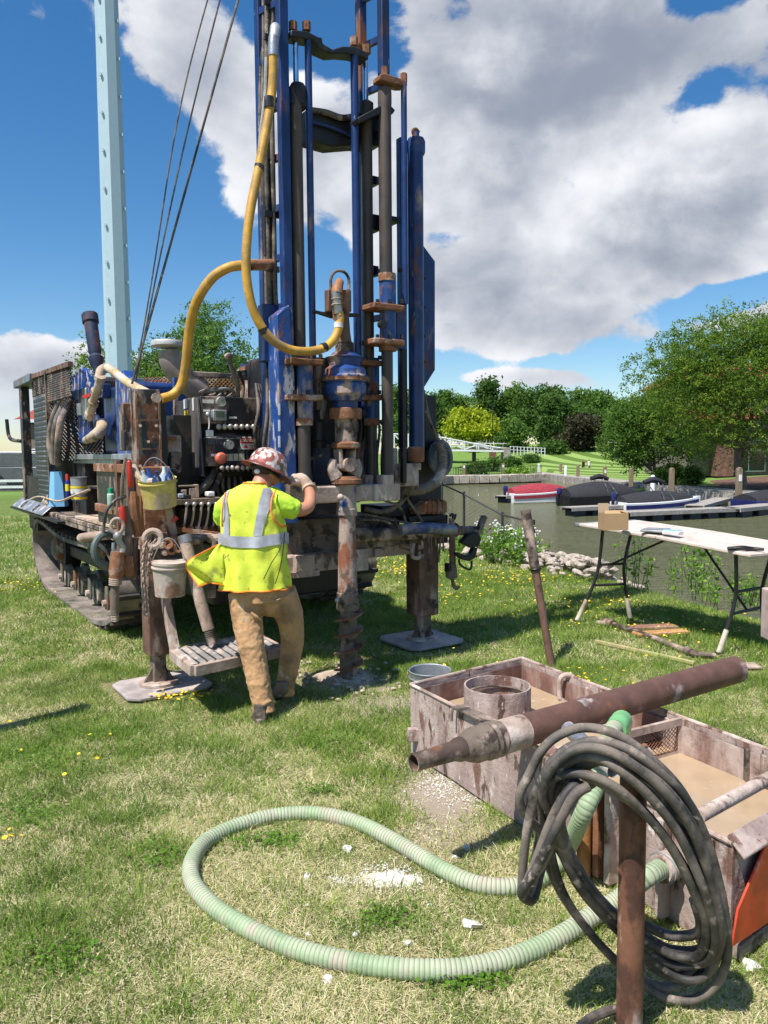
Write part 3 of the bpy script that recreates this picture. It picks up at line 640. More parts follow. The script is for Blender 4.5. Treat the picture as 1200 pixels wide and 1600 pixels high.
def patch(px, py, rx, ry, h, mt, name, label, nseed):
    q = G(px, py); vs = []; n, k = 30, 8
    for i in range(k + 1):
        for j in range(n):
            a = j * 2 * math.pi / n; f = i / k; w_ = 1 + .45 * mnoise.noise(Vector((math.cos(a) * 1.6, math.sin(a) * 1.6, nseed)))
            x = q[0] + math.cos(a) * rx * f * w_; y = q[1] + math.sin(a) * ry * f * w_
            vs.append((x, y, h * (1 - f * f) * (.6 + .9 * abs(mnoise.noise(Vector((x * 14, y * 14, nseed))))) - .006 * f + .002))
    fs = [(i * n + j, i * n + (j + 1) % n, (i + 1) * n + (j + 1) % n, (i + 1) * n + j) for i in range(k) for j in range(n)]
    MB().add(vs, fs).build(name, mt, label=label, cat='cuttings', kind='stuff', angle=60)
m_spoil = mat('damp_drill_cuttings', (.42, .33, .25, 1), .95, 0, [((.52, .45, .37, 1), 9, .52, .1, .95)], (40, .8))
patch(535, 1058, .30, .20, .05, m_spoil, 'drill_cuttings', 'tan muddy cuttings heaped around the auger hole', 1.3)
mb = MB()
for _ in range(110):
    q = G(545 + random.gauss(0, 42), 1062 + random.gauss(0, 14)); mb.sph((q[0], q[1], .012 + .02 * random.random()), (random.uniform(.008, .03), random.uniform(.008, .025), random.uniform(.006, .018)), 6)
mb.build('cuttings_lumps', m_spoil, label='lumps of pale clay around the auger hole', cat='cuttings', kind='stuff', angle=20)
patch(606, 1374, .13, .075, .016, m_chalk, 'chalk_powder', 'patch of white chalk powder inside the hose curve', 4.1)
# ================================================================== FAR BANK
m_conc = mat('weathered_concrete', (.36, .33, .29, 1), .9, 0, [((.24, .21, .18, 1), 2, .55, .12, .9)], (8, .3))
m_plank = mat('grey_dock_plank', (.33, .30, .27, 1), .85, 0, [], (10, .3))
m_post = mat('wooden_post', (.23, .17, .11, 1), .85, 0, [], (10, .4))
m_wp = mat('white_paint', (.78, .79, .80, 1), .5, 0, [], None, fine=.04)
m_float = mat('blue_black_dock_float', (.02, .025, .035, 1), .5, 0, [], None)
m_brick = mat('brown_brick', (.16, .075, .055, 1), .9, 0, [((.24, .14, .1, 1), 2, .55, .1, .9)], (10, .3))
m_roof = mat('red_roof_shingle', (.34, .075, .04, 1), .9, 0, [((.22, .06, .035, 1), 2, .5, .2, .9)], (6, .4))
m_glass = mat('dark_window_glass', (.02, .025, .03, 1), .08, 0, [], None, spec=.8)
m_beige = mat('beige_siding', (.20, .17, .135, 1), .85, 0, [], (10, .1))
m_mulch = mat('brown_mulch', (.10, .05, .035, 1), .95, 0, [((.17, .09, .06, 1), 3, .5, .1, .95)], (6, .8))
m_hull = mat('white_gelcoat', (.80, .80, .80, 1), .25, 0, [], None, fine=.03)
m_maroon = mat('maroon_canvas', (.30, .03, .045, 1), .85, 0, [], (8, .2))
m_canvas = mat('black_canvas', (.022, .022, .026, 1), .8, 0, [], (8, .2))
m_navy = mat('navy_gelcoat', (.02, .025, .12, 1), .25, 0, [], None)
def gz(x, y): return float(ground_z(np.array([x]), np.array([y]))[0])
# stone edging wall along the far basin
m_st = mat('pale_edge_stone', (.50, .44, .36, 1), .9, 0, [((.30, .25, .2, 1), 1.5, .55, .1, .9)], (5, .5))
edge = [np.array(p_) for p_ in ((4.6, 82.0), (7.2, 86.8), (13, 88.3), (19.3, 91.3))]
t = thing('stone_seawall', 'low pale stone edging wall along the far bank', 'wall', (10, 89, WZ))
for a, b in zip(edge, edge[1:]):
    n_ = int(np.linalg.norm(b - a) / 1.15)
    for i in range(n_):
        p0 = a + (b - a) * i / n_; p1 = a + (b - a) * (i + .96) / n_
        MB().bar((*p0, -1.32), (*p1, -1.32), 1.7, .9 + random.uniform(-.05, .05)).build('stone_block', m_st, t, bevel=.05)
# promenade on the right bank
prom = [(21.2, 112), (21.6, 92), (22.3, 74), (23.4, 60), (25.4, 49.5), (29.5, 41), (36, 30)]
mb = MB(); L_ = []; R_ = []
for i, p_ in enumerate(prom):
    a = np.array(prom[max(0, i - 1)]); b = np.array(prom[min(len(prom) - 1, i + 1)]); d_ = (b - a) / np.linalg.norm(b - a); n_ = np.array([-d_[1], d_[0]])
    L_.append(np.array(p_) - n_ * 0.6); R_.append(np.array(p_) + n_ * 1.9)
rs_ = [[(*l, -2.3), (*l, -1.16), (*r, -1.16), (*r, -2.3)] for l, r in zip(L_, R_)]
MB().rings([np.array(q, float) for q in rs_]).build('promenade', m_conc, kind='structure', angle=20)
# pilings under the promenade edge
for i in range(26):
    t_ = i / 25 * (len(L_) - 2.2); k = int(t_); q = L_[k] * (1 - t_ + k) + L_[k + 1] * (t_ - k)
    MB().cyl((*(q - .1), -2.6), (*(q - .1), -1.28), .2, n=8).build('dock_piling', m_conc, label='round pale piling under the promenade edge', cat='piling', group='pilings under the promenade')
# wooden bollard posts and white posts along it
for i, (px, py, h, Y) in enumerate([(876, 740, 1.0, 100), (903, 745, 1.0, 88), (945, 750, 1.05, 76), (986, 757, 1.1, 64), (1049, 770, 1.25, 54), (1154, 778, 1.35, 47.5)]):
    x = P(px, py, Y)[0]; tt_ = thing('wooden_post', ['wooden post farthest along the promenade', 'second farthest wooden post on the promenade', 'wooden post behind the black covered boat canopy', 'wooden post between two lawn patches behind the boats', 'wooden post at the edge of the mulch bed', 'large wooden post with small white number plate at right'][i], 'post', (x, Y, -1.18), 'wooden posts along the promenade')
    z0 = -1.3; MB().bb((x - .16, Y - .16, z0), (x + .16, Y + .16, z0 + h * 1.35)).build('shaft', m_post, tt_, bevel=.03)
    MB().lathe((x, Y, z0 + h * 1.35), (0, 0, 1), [(0, .2), (.06, .2), (.12, .05)], 4).build('cap', m_post, tt_)
    if i in (2, 5): MB().bb((x - .09, Y - .185, z0 + h * .8), (x + .09, Y - .162, z0 + h * 1.1)).build('number_plate', m_wp, tt_)
for i, (px, py, Y) in enumerate([(884, 746, 92), (1020, 766, 53), (842, 735, 108)]):
    x = P(px, py, Y)[0]; MB().lathe((x, Y, -1.2), (0, 0, 1), [(0, .17), (1.05, .17), (1.2, .12), (1.25, .02)], 10).build('white_service_post', m_wp, label=['slim white service post near the two walkers', 'white service post right of the black boats', 'small white service post near the wooden lantern post'][i], cat='post')
# iron fence on the seawall
t = thing('iron_fence', 'black iron picket fence on the far seawall', 'fence', (12, 90, -1))
a, b = np.array([6.9, 88.9]), np.array([19.2, 93.5]); L = np.linalg.norm(b - a)
for zz in (-.85, .0): MB().bar((*a, zz), (*b, zz), .05).build('rail', m_black, t)
for i in range(60):
    q = a + (b - a) * i / 59; MB().bb((q[0] - .02, q[1] - .02, -1.05), (q[0] + .02, q[1] + .02, .05)).build('picket', m_black, t)
for px, Y in ((786, 91.5), (725, 89.5)):
    x = P(px, 735, Y)[0]; tt_ = thing('lantern_post', 'short wooden lantern post %s the iron fence' % ('in front of' if px > 750 else 'at the left part of'), 'post', (x, Y, -1))
    MB().bb((x - .17, Y - .17, -1.1), (x + .17, Y + .17, .35)).build('shaft', m_post, tt_, bevel=.02); MB().bb((x - .1, Y - .19, -.1), (x + .1, Y - .175, .2)).build('plate', m_wp, tt_)
# iron fence climbing the hill
t = thing('hill_fence', 'dark fence climbing the grassy hill beside shrubs', 'fence', (10, 105, 0))
for i in range(26):
    f = i / 25; x = 8.2 + 10 * f; y = 90 + 30 * f; z = gz(x, y); MB().bb((x - .03, y - .03, z), (x + .03, y + .03, z + 1.1)).build('picket', m_black, t)
MB().tube([(8.2 + 10 * f, 90 + 30 * f, gz(8.2 + 10 * f, 90 + 30 * f) + 1.05) for f in np.linspace(0, 1, 12)], .04, 5, 1).build('rail', m_black, t)
for i, (px, Y, h) in enumerate([(745, 96, 1.4), (770, 104, 1.5), (800, 112, 1.4), (832, 118, 1.1), (810, 91.5, 1.0)]):
    x = P(px, 720, Y)[0]; tree('low_bush', ['shrub at the foot of the hill fence', 'shrub halfway along the hill fence', 'shrub high on the hill fence', 'shrub at the top end of the hill fence', 'bright green reeds at the corner of the seawall'][i], 'shrubs by the far fences', (x, Y, gz(x, Y)), h, 1.6, .02, m_lb if i == 4 else m_ld, 200, .16, 70 + i, per=10)
# white truss bridge
t = thing('footbridge', 'white arched steel truss footbridge over the inlet', 'bridge', (8, 118, .6))
Y0 = 118
def bp(px, py, dy=0): p_ = P(px, py, Y0); return np.array([p_[0], Y0 + dy, p_[2]])
top = [(560, 681), (600, 678), (640, 679), (680, 682), (720, 689), (752, 695), (782, 700)]
for dy in (0, 2.4):
    MB().tube([bp(x, y, dy) for x, y in top], .10, 6, 3).build('top_chord', m_wp, t)
    MB().bar(bp(560, 702, dy), bp(796, 705, dy), .16, .26).build('bottom_chord', m_wp, t)
    xs = list(range(572, 784, 22))
    for i, x in enumerate(xs):
        yt = np.interp(x, *zip(*top)); MB().bar(bp(x, 702.5, dy), bp(x, yt, dy), .12).build('truss_post', m_wp, t)
        if i < len(xs) - 1:
            yn = np.interp(x + 22, *zip(*top)); MB().bar(bp(x, 702.5, dy) if i % 2 else bp(x, yt, dy), bp(x + 22, yn, dy) if i % 2 else bp(x + 22, 702.5, dy), .09).build('diagonal', m_wp, t)
    for yy in (690, 696): MB().bar(bp(640, yy, dy), bp(792, yy + 3, dy), .05).build('hand_rail', m_wp, t)
d0 = bp(560, 703); d1 = bp(796, 706); MB().bb((d0[0], Y0, d0[2] - .1), (d1[0], Y0 + 2.4, d0[2] + .02)).build('deck', m_conc, t)
for px in (700, 742): q = bp(px, 715); MB().bb((q[0] - .25, Y0 + .6, gz(q[0], Y0) - .5), (q[0] + .25, Y0 + 1.8, d0[2] - .1)).build('pier', m_dark, t)
q = bp(792, 700); MB().bb((q[0] - .5, Y0 - .3, gz(q[0], Y0) - .4), (q[0] + .5, Y0 + 2.7, q[2] + .1)).build('end_pillar', m_conc, t)
t = thing('park_railing', 'white railing continuing right from the bridge end', 'railing', (20, 119, 1))
for i in range(11):
    q = bp(798 + i * 5.4, 700 + i * .2); MB().bb((q[0] - .05, Y0 + .3, q[2] - 1.1), (q[0] + .05, Y0 + .4, q[2] + .25)).build('rail_post', m_wp, t)
for dz in (.25, -.25): a_ = bp(797, 700); b_ = bp(853, 703); MB().bar(a_ + (0, .35, dz), b_ + (0, .35, dz), .07).build('rail', m_wp, t)
q = bp(778, 690); tt_ = thing('lamp_post', 'thin dark lamp post behind the bridge end', 'lamp post', (q[0], 124, 0)); MB().cyl((q[0], 124, -1), (q[0], 124, 9.5), .09, .06, 8).build('pole', m_black, tt_); MB().bb((q[0] - .5, 123.6, -.2 + 1), (q[0] + .6, 124.3, 2.2)).build('cabinet', m_brick, tt_)
# parked white cars far off on the hill
def tiny_car(px, py, Y, m, label):
    x = P(px, py, Y)[0]; z = gz(x, Y); t = thing('parked_car', label, 'car', (x, Y, z), 'cars parked beyond the hill')
    poly = [(-2.2, 0, .35), (2.2, 0, .35), (2.2, 0, .9), (1.3, 0, 1.0), (.7, 0, 1.45), (-1.2, 0, 1.45), (-1.9, 0, 1.0), (-2.2, 0, .9)]
    MB().prism([(x + a, Y - .85, z + c) for a, _, c in poly], (0, 1.7, 0)).build('body', m, t, bevel=.06)
    MB().bb((x - 1.25, Y - .87, z + 1.0), (x + .8, Y - .855, z + 1.35)).build('side_window', m_glass, t)
    for s in (-1.4, 1.4): MB().cyl((x + s, Y - .9, z + .33), (x + s, Y - .7, z + .33), .33, n=12).build('wheel', m_black, t)
tiny_car(893, 705, 138, m_wp, 'white parked car at the left behind the maroon tree'); tiny_car(905, 706, 134, m_wp, 'white parked car nearer to the maroon tree trunk'); tiny_car(925, 706, 136, m_red, 'red parked car under the maroon tree')
# two people walking on the dock
m_skin = mat('skin', (.50, .27, .18, 1), .55, 0, [], None, fine=.06)
m_hair = mat('dark_hair', (.03, .018, .012, 1), .6, 0, [], (60, .5))
def walker(px, Y, z, shirt, trousers, label, ph):
    x = P(px, 745, Y)[0]; t = thing('person', label, 'person', (x, Y, z), 'two people strolling on the far dock')
    b = np.array([x, Y, z]); mb = MB()
    mb.tube([b + (0, 0, .95), b + (0, 0, 1.15), b + (0, 0, 1.38), b + (0, 0, 1.46), b + (0, 0, 1.55)], [.15, .15, .17, .07, .055], 10, 3)
    mb.sph(b + (0, .02, 1.63), (.085, .10, .12), 12)
    for s in (-1, 1): mb.tube([b + (s * .18, 0, 1.40), b + (s * .23, .04 * s * ph, 1.15), b + (s * .24, .14 * s * ph, .92), b + (s * .24, .17 * s * ph, .82)], [.055, .045, .038, .03], 8, 3)
    for s in (-1, 1): mb.tube([b + (s * .09, 0, .92), b + (s * .10, -.12 * s * ph, .5), b + (s * .10, -.2 * s * ph, .08), b + (s * .10, -.2 * s * ph - .16, .04)], [.09, .065, .045, .04], 8, 3)
    mb.build('body', m_skin, t)
    MB().tube([b + (0, 0, .9), b + (0, 0, 1.15), b + (0, 0, 1.38), b + (0, 0, 1.47)], [.17, .165, .19, .09], 12, 3).build('shirt', shirt, t)
    m2 = MB()
    for s in (-1, 1): m2.tube([b + (s * .09, 0, .96), b + (s * .10, -.12 * s * ph, .48)], [.11, .085], 8, 1, smooth=False)
    m2.build('shorts', trousers, t); MB().sph(b + (0, .03, 1.66), (.092, .105, .11), 10).build('hair', m_hair, t)
walker(911, 108, -1.16, m_canvas, m_canvas, 'far person in dark clothes walking on the dock', 1)
walker(920, 107, -1.16, m_wp, mat('khaki_shorts', (.25, .2, .13, 1), .8, 0, [], None), 'far person in a white shirt walking on the dock', -1)

# ------------------------------------------------------------------ floating dock fingers and boats
def dock(a, b, wd, label, floats=5):
    a = np.array(a, float); b = np.array(b, float); d_ = b - a; L = np.linalg.norm(d_); d_ /= L; n_ = np.array([-d_[1], d_[0]])
    t = thing('floating_dock', label, 'dock', (*((a + b) / 2), WZ), 'floating dock fingers')
    N = int(L / .55)
    for i in range(N):
        c = a + d_ * (i + .5) * L / N; MB().box((*c, WZ + .50), (L / N * .95, wd, .05), np.array([[d_[0], n_[0], 0], [d_[1], n_[1], 0], [0, 0, 1]])).build('plank', m_plank, t)
    for s in (-1, 1): q0 = a + n_ * s * wd / 2; q1 = b + n_ * s * wd / 2; MB().bar((*q0, WZ + .42), (*q1, WZ + .42), .06, .2).build('side_rail', m_plank, t)
    for i in range(floats):
        c = a + d_ * (i + .5) * L / floats; MB().box((*c, WZ + .12), (L / floats * .62, wd * .9, .5), np.array([[d_[0], n_[0], 0], [d_[1], n_[1], 0], [0, 0, 1]])).build('float', m_float, t, bevel=.04)
    return t
def WP(px, py): return G(px, py, WZ + .5)[:2]
dock(WP(975, 800), WP(1145, 793), 1.1, 'nearest floating dock finger beside the blue and white boat', 6)
dock(WP(1140, 794), WP(1215, 787), 1.2, 'dock finger continuing to the right edge', 3)
dock(WP(1085, 790), WP(1130, 778), 1.0, 'short dock finger meeting the promenade', 2)
dock(WP(885, 793), WP(1020, 787), 1.0, 'dock finger behind the black covered boats', 5)
dock(WP(782, 775), WP(860, 768), 1.0, 'dock finger beside the red covered boat', 4)
def boat(name, label, px, py, L, bw, ang, m_h, m_c, m_stripe, cover_h=.9, motor=True, bimini=False, cat='boat'):
    c = G(px, py, WZ); Rz = Matrix.Rotation(ang, 4, 'Z'); M_ = Matrix.Translation((c[0], c[1], WZ)) @ Rz
    t = thing(name, label, cat, (0, 0, 0), 'motor boats moored at the docks', mtx=M_)
    def hs(f):   # half beam, keel z, sheer z along the length (0 stern .. 1 bow)
        hb = bw / 2 * (1 - max(0, (f - .45) / .55) ** 2.2); return max(hb, .02), -.25 + .55 * max(0, (f - .7) / .3) ** 2, .62 + .28 * f ** 2
    rs1 = []
    for f in np.linspace(0, 1, 14):
        hb, kz, sz = hs(f); x = (f - .5) * L
        rs1.append(np.array([(x, 0, kz), (x, -hb * .75, kz + .15), (x, -hb * .95, .1 + kz * .3), (x, -hb, sz), (x, -hb * .9, sz + .05), (x, hb * .9, sz + .05), (x, hb, sz), (x, hb * .95, .1 + kz * .3), (x, hb * .75, kz + .15)]))
    MB().rings(rs1).build('hull', m_h, t, M_, angle=30)
    if m_stripe:
        r2 = [];
        for f in np.linspace(0, .97, 12):
            hb, kz, sz = hs(f); x = (f - .5) * L; r2.append(np.array([(x, -hb - .012, sz - .32), (x, -hb - .016, sz - .1)]))
        MB().rings(r2, closed=False, cap0=False, cap1=False).build('hull_stripe', m_stripe, t, M_)
    rs2 = []
    for f in np.linspace(.02, .86, 12):
        hb, kz, sz = hs(f); x = (f - .5) * L; pk = cover_h * math.sin(math.pi * min(1, (f + .12) / 1.0)) ** .7
        rs2.append(np.array([(x, -hb * .97, sz - .06), (x, -hb * .9, sz + .1 + pk * .25), (x, -hb * .35, sz + .12 + pk * .85), (x, 0, sz + .12 + pk), (x, hb * .35, sz + .12 + pk * .85), (x, hb * .9, sz + .1 + pk * .25), (x, hb * .97, sz - .06)]))
    MB().rings(rs2, closed=False).build('canvas_cover', m_c, t, M_, angle=60)
    if motor:
        x = -.5 * L - .25; mo = MB().lathe((x, 0, .75), (0, 0, 1), [(0, .10), (.05, .15), (.25, .17), (.42, .14), (.48, .04)], 12).build('outboard_motor', m_navy, t, M_)
        MB().box((x - .05, 0, .25), (.16, .1, 1.1)).build('motor_leg', m_black, mo, M_)
    if bimini:
        for s in (-1, 1):
            MB().tube([(-.2, s * bw * .45, .8), (-.5, s * bw * .42, 1.6), (-.55, s * bw * .40, 1.8)], .025, 6, 3).build('canopy_strut', m_steel, t, M_)
            MB().tube([(.4, s * bw * .45, .8), (-.3, s * bw * .42, 1.7)], .025, 6, 3, smooth=False).build('canopy_strut', m_steel, t, M_)
        MB().tube([(-1.0, 0, 1.78), (-.4, 0, 1.92), (.25, 0, 1.74)], [.13, .19, .13], 8, 4).build('folded_canopy', m_canvas, t, M_)
    return t
boat('covered_boat', 'white motor boat under a maroon red cover', 846, 784, 5.0, 2.0, R(12), m_hull, m_maroon, m_maroon, .55, True)
boat('covered_boat', 'large dark boat under a high black cover with folded canopy', 944, 789, 6.0, 2.2, R(12), m_black, m_canvas, None, .8, True, True)
boat('covered_boat', 'white and blue boat with black cover and blue outboard motor', 1030, 801, 5.2, 2.0, R(10), m_hull, m_canvas, m_navy, .5, True, True)
boat('covered_boat', 'dark hulled boat cut off by the right edge', 1222, 797, 5.5, 2.2, R(14), m_navy, m_canvas, None, .5, False)
MB().lathe((*WP(848, 770), WZ + .5), (.6, -.2, .35), [(0, .05), (.15, .2), (.9, .16), (1.1, .03)], 8).build('red_rolled_canopy', m_red, label='small bright red furled canopy above the red covered boat', cat='canopy')

# ------------------------------------------------------------------ brick building behind the large tree
bx, by = P(1190, 740, 76)[:2]; bz = gz(bx, by)
t = thing('apartment_building', 'three storey brown building with red roofs hidden by the big tree', 'building', (bx, by, bz))
X0, X1, YF, YB = bx - 6.5, bx + 20, by, by + 15
MB().bb((X0, YF + 1.6, bz), (X1, YB, bz + 9.6)).build('wall', m_beige, t)
for k in range(5):
    x = X0 + 2.0 + k * 6.2; MB().bb((x, YF, bz), (x + 1.7, YF + 1.6, bz + 9.4)).build('brick_pier', m_brick, t)
    for fl_ in range(3):
        z = bz + .4 + fl_ * 3.1
        f_ = MB().bb((x + 2.2, YF + 1.5, z), (x + 5.6, YF + 1.62, z + 2.2)).build('window', m_wp, t)
        for q in range(2): MB().bb((x + 2.3 + q * 1.65, YF + 1.47, z + .1), (x + 3.85 + q * 1.65, YF + 1.50, z + 2.1)).build('pane', m_glass, f_)
    for fl_ in (1, 2):
        z = bz + fl_ * 3.1; b_ = MB().bb((x + 1.75, YF + .2, z), (x + 6.1, YF + 1.6, z + .2)).build('balcony', m_beige, t)
        MB().bb((x + 1.75, YF + .2, z + .95), (x + 6.1, YF + .27, z + 1.02)).build('balcony_rail', m_beige, b_)
        for q in range(20): MB().bb((x + 1.8 + q * .22, YF + .21, z + .2), (x + 1.85 + q * .22, YF + .26, z + .95)).build('baluster', m_beige, b_)
def hip(x0, x1, y0, y1, z0, h, nm='roof'):
    o_ = .7; ym = (y0 + y1) / 2
    v = [(x0 - o_, y0 - o_, z0), (x1 + o_, y0 - o_, z0), (x1 + o_, y1 + o_, z0), (x0 - o_, y1 + o_, z0), (x0 + 3, ym, z0 + h), (x1 - 3, ym, z0 + h)]
    MB().add(v, [(0, 1, 5, 4), (1, 2, 5), (2, 3, 4, 5), (3, 0, 4), (3, 2, 1, 0)]).build(nm, m_roof, t, flat=True)
hip(X0, X0 + 11, YF + 1, YB, bz + 9.6, 2.6); hip(X0 + 10, X1, YF + 1.2, YB, bz + 10.2, 3.4)
MB().prism([(X0 - 2, YF - 1, bz + 5.6), (X0 + 6, YF - 1, bz + 5.6), (X0 + 6, YF + 2, bz + 7.0), (X0 - 1.2, YF + 2, bz + 7.0)], (0, .1, -.12)).build('lower_roof', m_roof, t, flat=True)
mb = MB(); q0 = G(1040, 757, -1.0); 
ps_ = [(1060, 754), (1110, 745), (1200, 742), (1200, 752), (1120, 760), (1072, 764)]
vs = [];
for a_, b_ in ps_:
    q = G(a_, b_, -.75); vs.append((q[0], q[1], gz(q[0], q[1]) + .05))
c_ = np.mean(vs, 0); c_[2] = gz(c_[0], c_[1]) + .12
MB().add(vs + [tuple(c_)], [(i, (i + 1) % 6, 6) for i in range(6)]).build('mulch_bed', m_mulch, kind='structure', flat=True)

# ------------------------------------------------------------------ submerged chain link fence at the bank
def chain_fence(name, label, posts, h, r, cell, wires=.004, toprail=True, cat='fence', m=None, lean=0):
    m = m or m_galv; base = np.mean([p_[0] for p_ in posts], 0); t = thing(name, label, cat, base)
    for (b, tp) in posts: MB().cyl(b, tp, r, n=8).build('fence_post', m, t)
    mw = MB()
    for (b0, t0), (b1, t1) in zip(posts, posts[1:]):
        b0, t0, b1, t1 = [np.array(q, float) for q in (b0, t0, b1, t1)]
        if toprail: MB().cyl(t0 - (0, 0, .05), t1 - (0, 0, .05), r * .7, n=6).build('top_rail', m, t)
        L = np.linalg.norm(b1 - b0); nu = int(L / cell); asp = np.linalg.norm(t0 - b0) / L
        def pt(u, v): return (b0 * (1 - u) + b1 * u) * (1 - v) + (t0 * (1 - u) + t1 * u) * v
        for i in range(-int(nu * asp) - 1, nu + 1):
            for s in (1, -1):
                u0 = i / nu; u1 = u0 + asp; v0, v1 = 0, .97
                if u0 < 0: v0 = -u0 / asp * .97; uu0 = 0
                else: uu0 = u0
                if u1 > 1: v1 = (1 - u0) / asp * .97; uu1 = 1
                else: uu1 = u1
                if v1 <= v0: continue
                a_, b_ = (pt(uu0, v0), pt(uu1, v1)) if s > 0 else (pt(1 - uu0, v0), pt(1 - uu1, v1))
                mw.cyl(a_, b_, wires, n=3, caps=False)
    mw.build('wire_mesh', m, t, kind='stuff', flat=True)
    return t
def FP(px, py0, py1, Y): return (P(px, py1, Y), P(px, py0, Y))
chain_fence('chain_link_fence', 'short dark chain link fence standing in the water by the bank', [FP(690, 752, 850, 14.3), FP(725, 768, 850, 14.6), FP(785, 800, 862, 14.0), FP(834, 812, 876, 13.3)], 1, .025, .07, .0022, m=mat('dark_fence_steel', (.05, .052, .055, 1), .6, .3, [], None))
# ------------------------------------------------------------------ left background
chain_fence('chain_link_fence', 'long chain link fence with vehicles parked behind at left', [((x, 36.5, -.05), (x, 36.5, 1.95)) for x in (-40, -34, -28, -22, -16, -10, -4)], 2, .04, .14, .0035)
vs = [(-80, 38, .012), (-5, 38, .012), (-5, 70, .012), (-80, 70, .012)]
m_asph = mat('asphalt', (.052, .05, .048, 1), .9, 0, [], (30, .3))
MB().add(vs, [(0, 1, 2, 3)]).build('parking_lot', m_asph, kind='structure', flat=True)
def suv(x, y, ang, m, label, h=1.8):
    M_ = Matrix.Translation((x, y, .02)) @ Matrix.Rotation(ang, 4, 'Z'); t = thing('parked_car', label, 'car', (0, 0, 0), 'vehicles parked behind the left fence', mtx=M_)
    low = [(-2.4, .45), (-2.45, .95), (-2.3, 1.12), (-1.1, 1.16), (2.35, 1.14), (2.45, .9), (2.4, .42), (1.95, .38), (1.9, .62), (1.6, .78), (1.3, .62), (1.25, .38), (-1.05, .38), (-1.1, .62), (-1.4, .78), (-1.7, .62), (-1.75, .38)]
    MB().prism([(a_, -.93, c_) for a_, c_ in low], (0, 1.86, 0)).build('body', m, t, M_, bevel=.05)
    cab = [(-1.15, 1.15), (-.45, h - .05), (.2, h), (1.9, h - .04), (2.3, 1.13)]
    MB().prism([(a_, -.80, c_) for a_, c_ in cab], (0, 1.6, 0)).build('roof', m, t, M_, bevel=.05)
    for x0, x1, x2, x3 in ((-.98, -.42, .28, .28), (.36, .36, 1.2, 1.2), (1.28, 1.28, 1.85, 2.1)):
        MB().prism([(x0, -.815, 1.2), (x1, -.815, h - .13), (x2, -.815, h - .13), (x3, -.815, 1.2)], (0, .01, 0)).build('side_window', m_glass, t, M_)
    for a_ in (-1.4, 1.6):
        w_ = MB().cyl((a_, -.95, .36), (a_, -.72, .36), .36, n=20).build('wheel', m_black, t, M_); MB().cyl((a_, -.965, .36), (a_, -.94, .36), .22, n=12).build('rim', m_steel, w_, M_)
    MB().box((-2.43, -.6, .9), (.06, .3, .14)).build('headlight', m_wp, t, M_); MB().box((2.42, -.7, .95), (.06, .18, .2)).build('tail_light', m_red, t, M_)
m_car1 = mat('dark_grey_car_paint', (.10, .105, .115, 1), .3, .3, [], None); m_car2 = mat('silver_car_paint', (.38, .39, .41, 1), .3, .4, [], None)
suv(-17.8, 39.5, R(180), m_car1, 'dark grey parked vehicle at the left edge behind the fence', 1.9)
suv(-22.5, 45, R(0), m_car2, 'silver parked vehicle farther back behind the fence', 1.75)
suv(-13.0, 42.5, R(175), m_car2, 'silver parked vehicle glimpsed past the rig canopy post', 1.8)
# white parking curb rails behind the fence
for z_ in (.22, .52): MB().bar((-30, 37.3, z_), (-6, 37.3, z_), .1, .12).build('guard_rail', m_wp, label='%s white guard rail bar behind the left fence' % ('lower' if z_ < .4 else 'upper'), cat='guard rail')
def house(px, Y, ridge_py, wpx, label):
    x = P(px, 700, Y)[0]; zr = P(px, ridge_py, Y)[2]; w2 = wpx / 1200 * Y / 2; t = thing('red_roofed_house', label, 'house', (x, Y, 0)); ze = zr - 2.2
    MB().bb((x - w2, Y, 0), (x + w2, Y + 8, ze)).build('wall', m_beige, t)
    v = [(x - w2 - .4, Y - .5, ze), (x + w2 + .4, Y - .5, ze), (x + w2 + .4, Y + 8.5, ze), (x - w2 - .4, Y + 8.5, ze), (x - w2 * .25, Y + 4, zr), (x + w2 * .25, Y + 4, zr)]
    MB().add(v, [(0, 1, 5, 4), (1, 2, 5), (2, 3, 4, 5), (3, 0, 4), (3, 2, 1, 0)]).build('roof', m_roof, t, flat=True)
    MB().bb((x - w2 - .42, Y - .54, ze - .25), (x + w2 + .42, Y - .42, ze)).build('fascia', m_wp, t)
    for s in (-.5, .5): f_ = MB().bb((x + s * w2 - .6, Y - .05, 1), (x + s * w2 + .6, Y - .01, 2.3)).build('window', m_wp, t); MB().bb((x + s * w2 - .5, Y - .07, 1.1), (x + s * w2 + .5, Y - .055, 2.2)).build('pane', m_glass, f_)
house(258, 60, 572, 190, 'red roofed house behind the engine of the rig')
house(85, 62, 612, 100, 'red roofed house seen past the rig canopy at left')
# pale blue steel pole
b0 = P(187, 600, 26); q1 = P(166, 0, 26); x, y = b0[0], 26
t = thing('utility_pole', 'tall pale blue tapered steel pole with climbing lugs', 'pole', (x, y, 0))
def pr(z): return np.interp(z, [0, 20], [.455, .335])
m_pole = mat('pale_blue_pole_paint', (.40, .53, .60, 1), .5, 0, [], None, fine=.03)
TX = (q1[0] - b0[0]) / (q1[2] - b0[2])
bs = np.array([x - TX * b0[2], y, 0])
def pc(z): return bs + np.array([TX * z, 0, z])
MB().rings([np.array([pc(z) + (pr(z) * math.cos(a), pr(z) * math.sin(a), 0) for a in np.arange(8) * math.pi / 4 + .2]) for z in (-.2, 22)]).build('shaft', m_pole, t, angle=20)
for i in range(34):
    z = 1.5 + i * .59; a = -math.pi / 2 - .35 if i % 2 else -.25
    d_ = np.array([math.cos(a), math.sin(a), 0]); q = pc(z) + d_ * pr(z) * .95
    MB().box(q + d_ * .05, (.06, .06, .10)).build('climbing_lug', m_pole, t)
MB().cyl(pc(0) + (0, 0, .0), pc(0) + (0, 0, .06), .8, n=16).build('base_plate', m_pole, t)
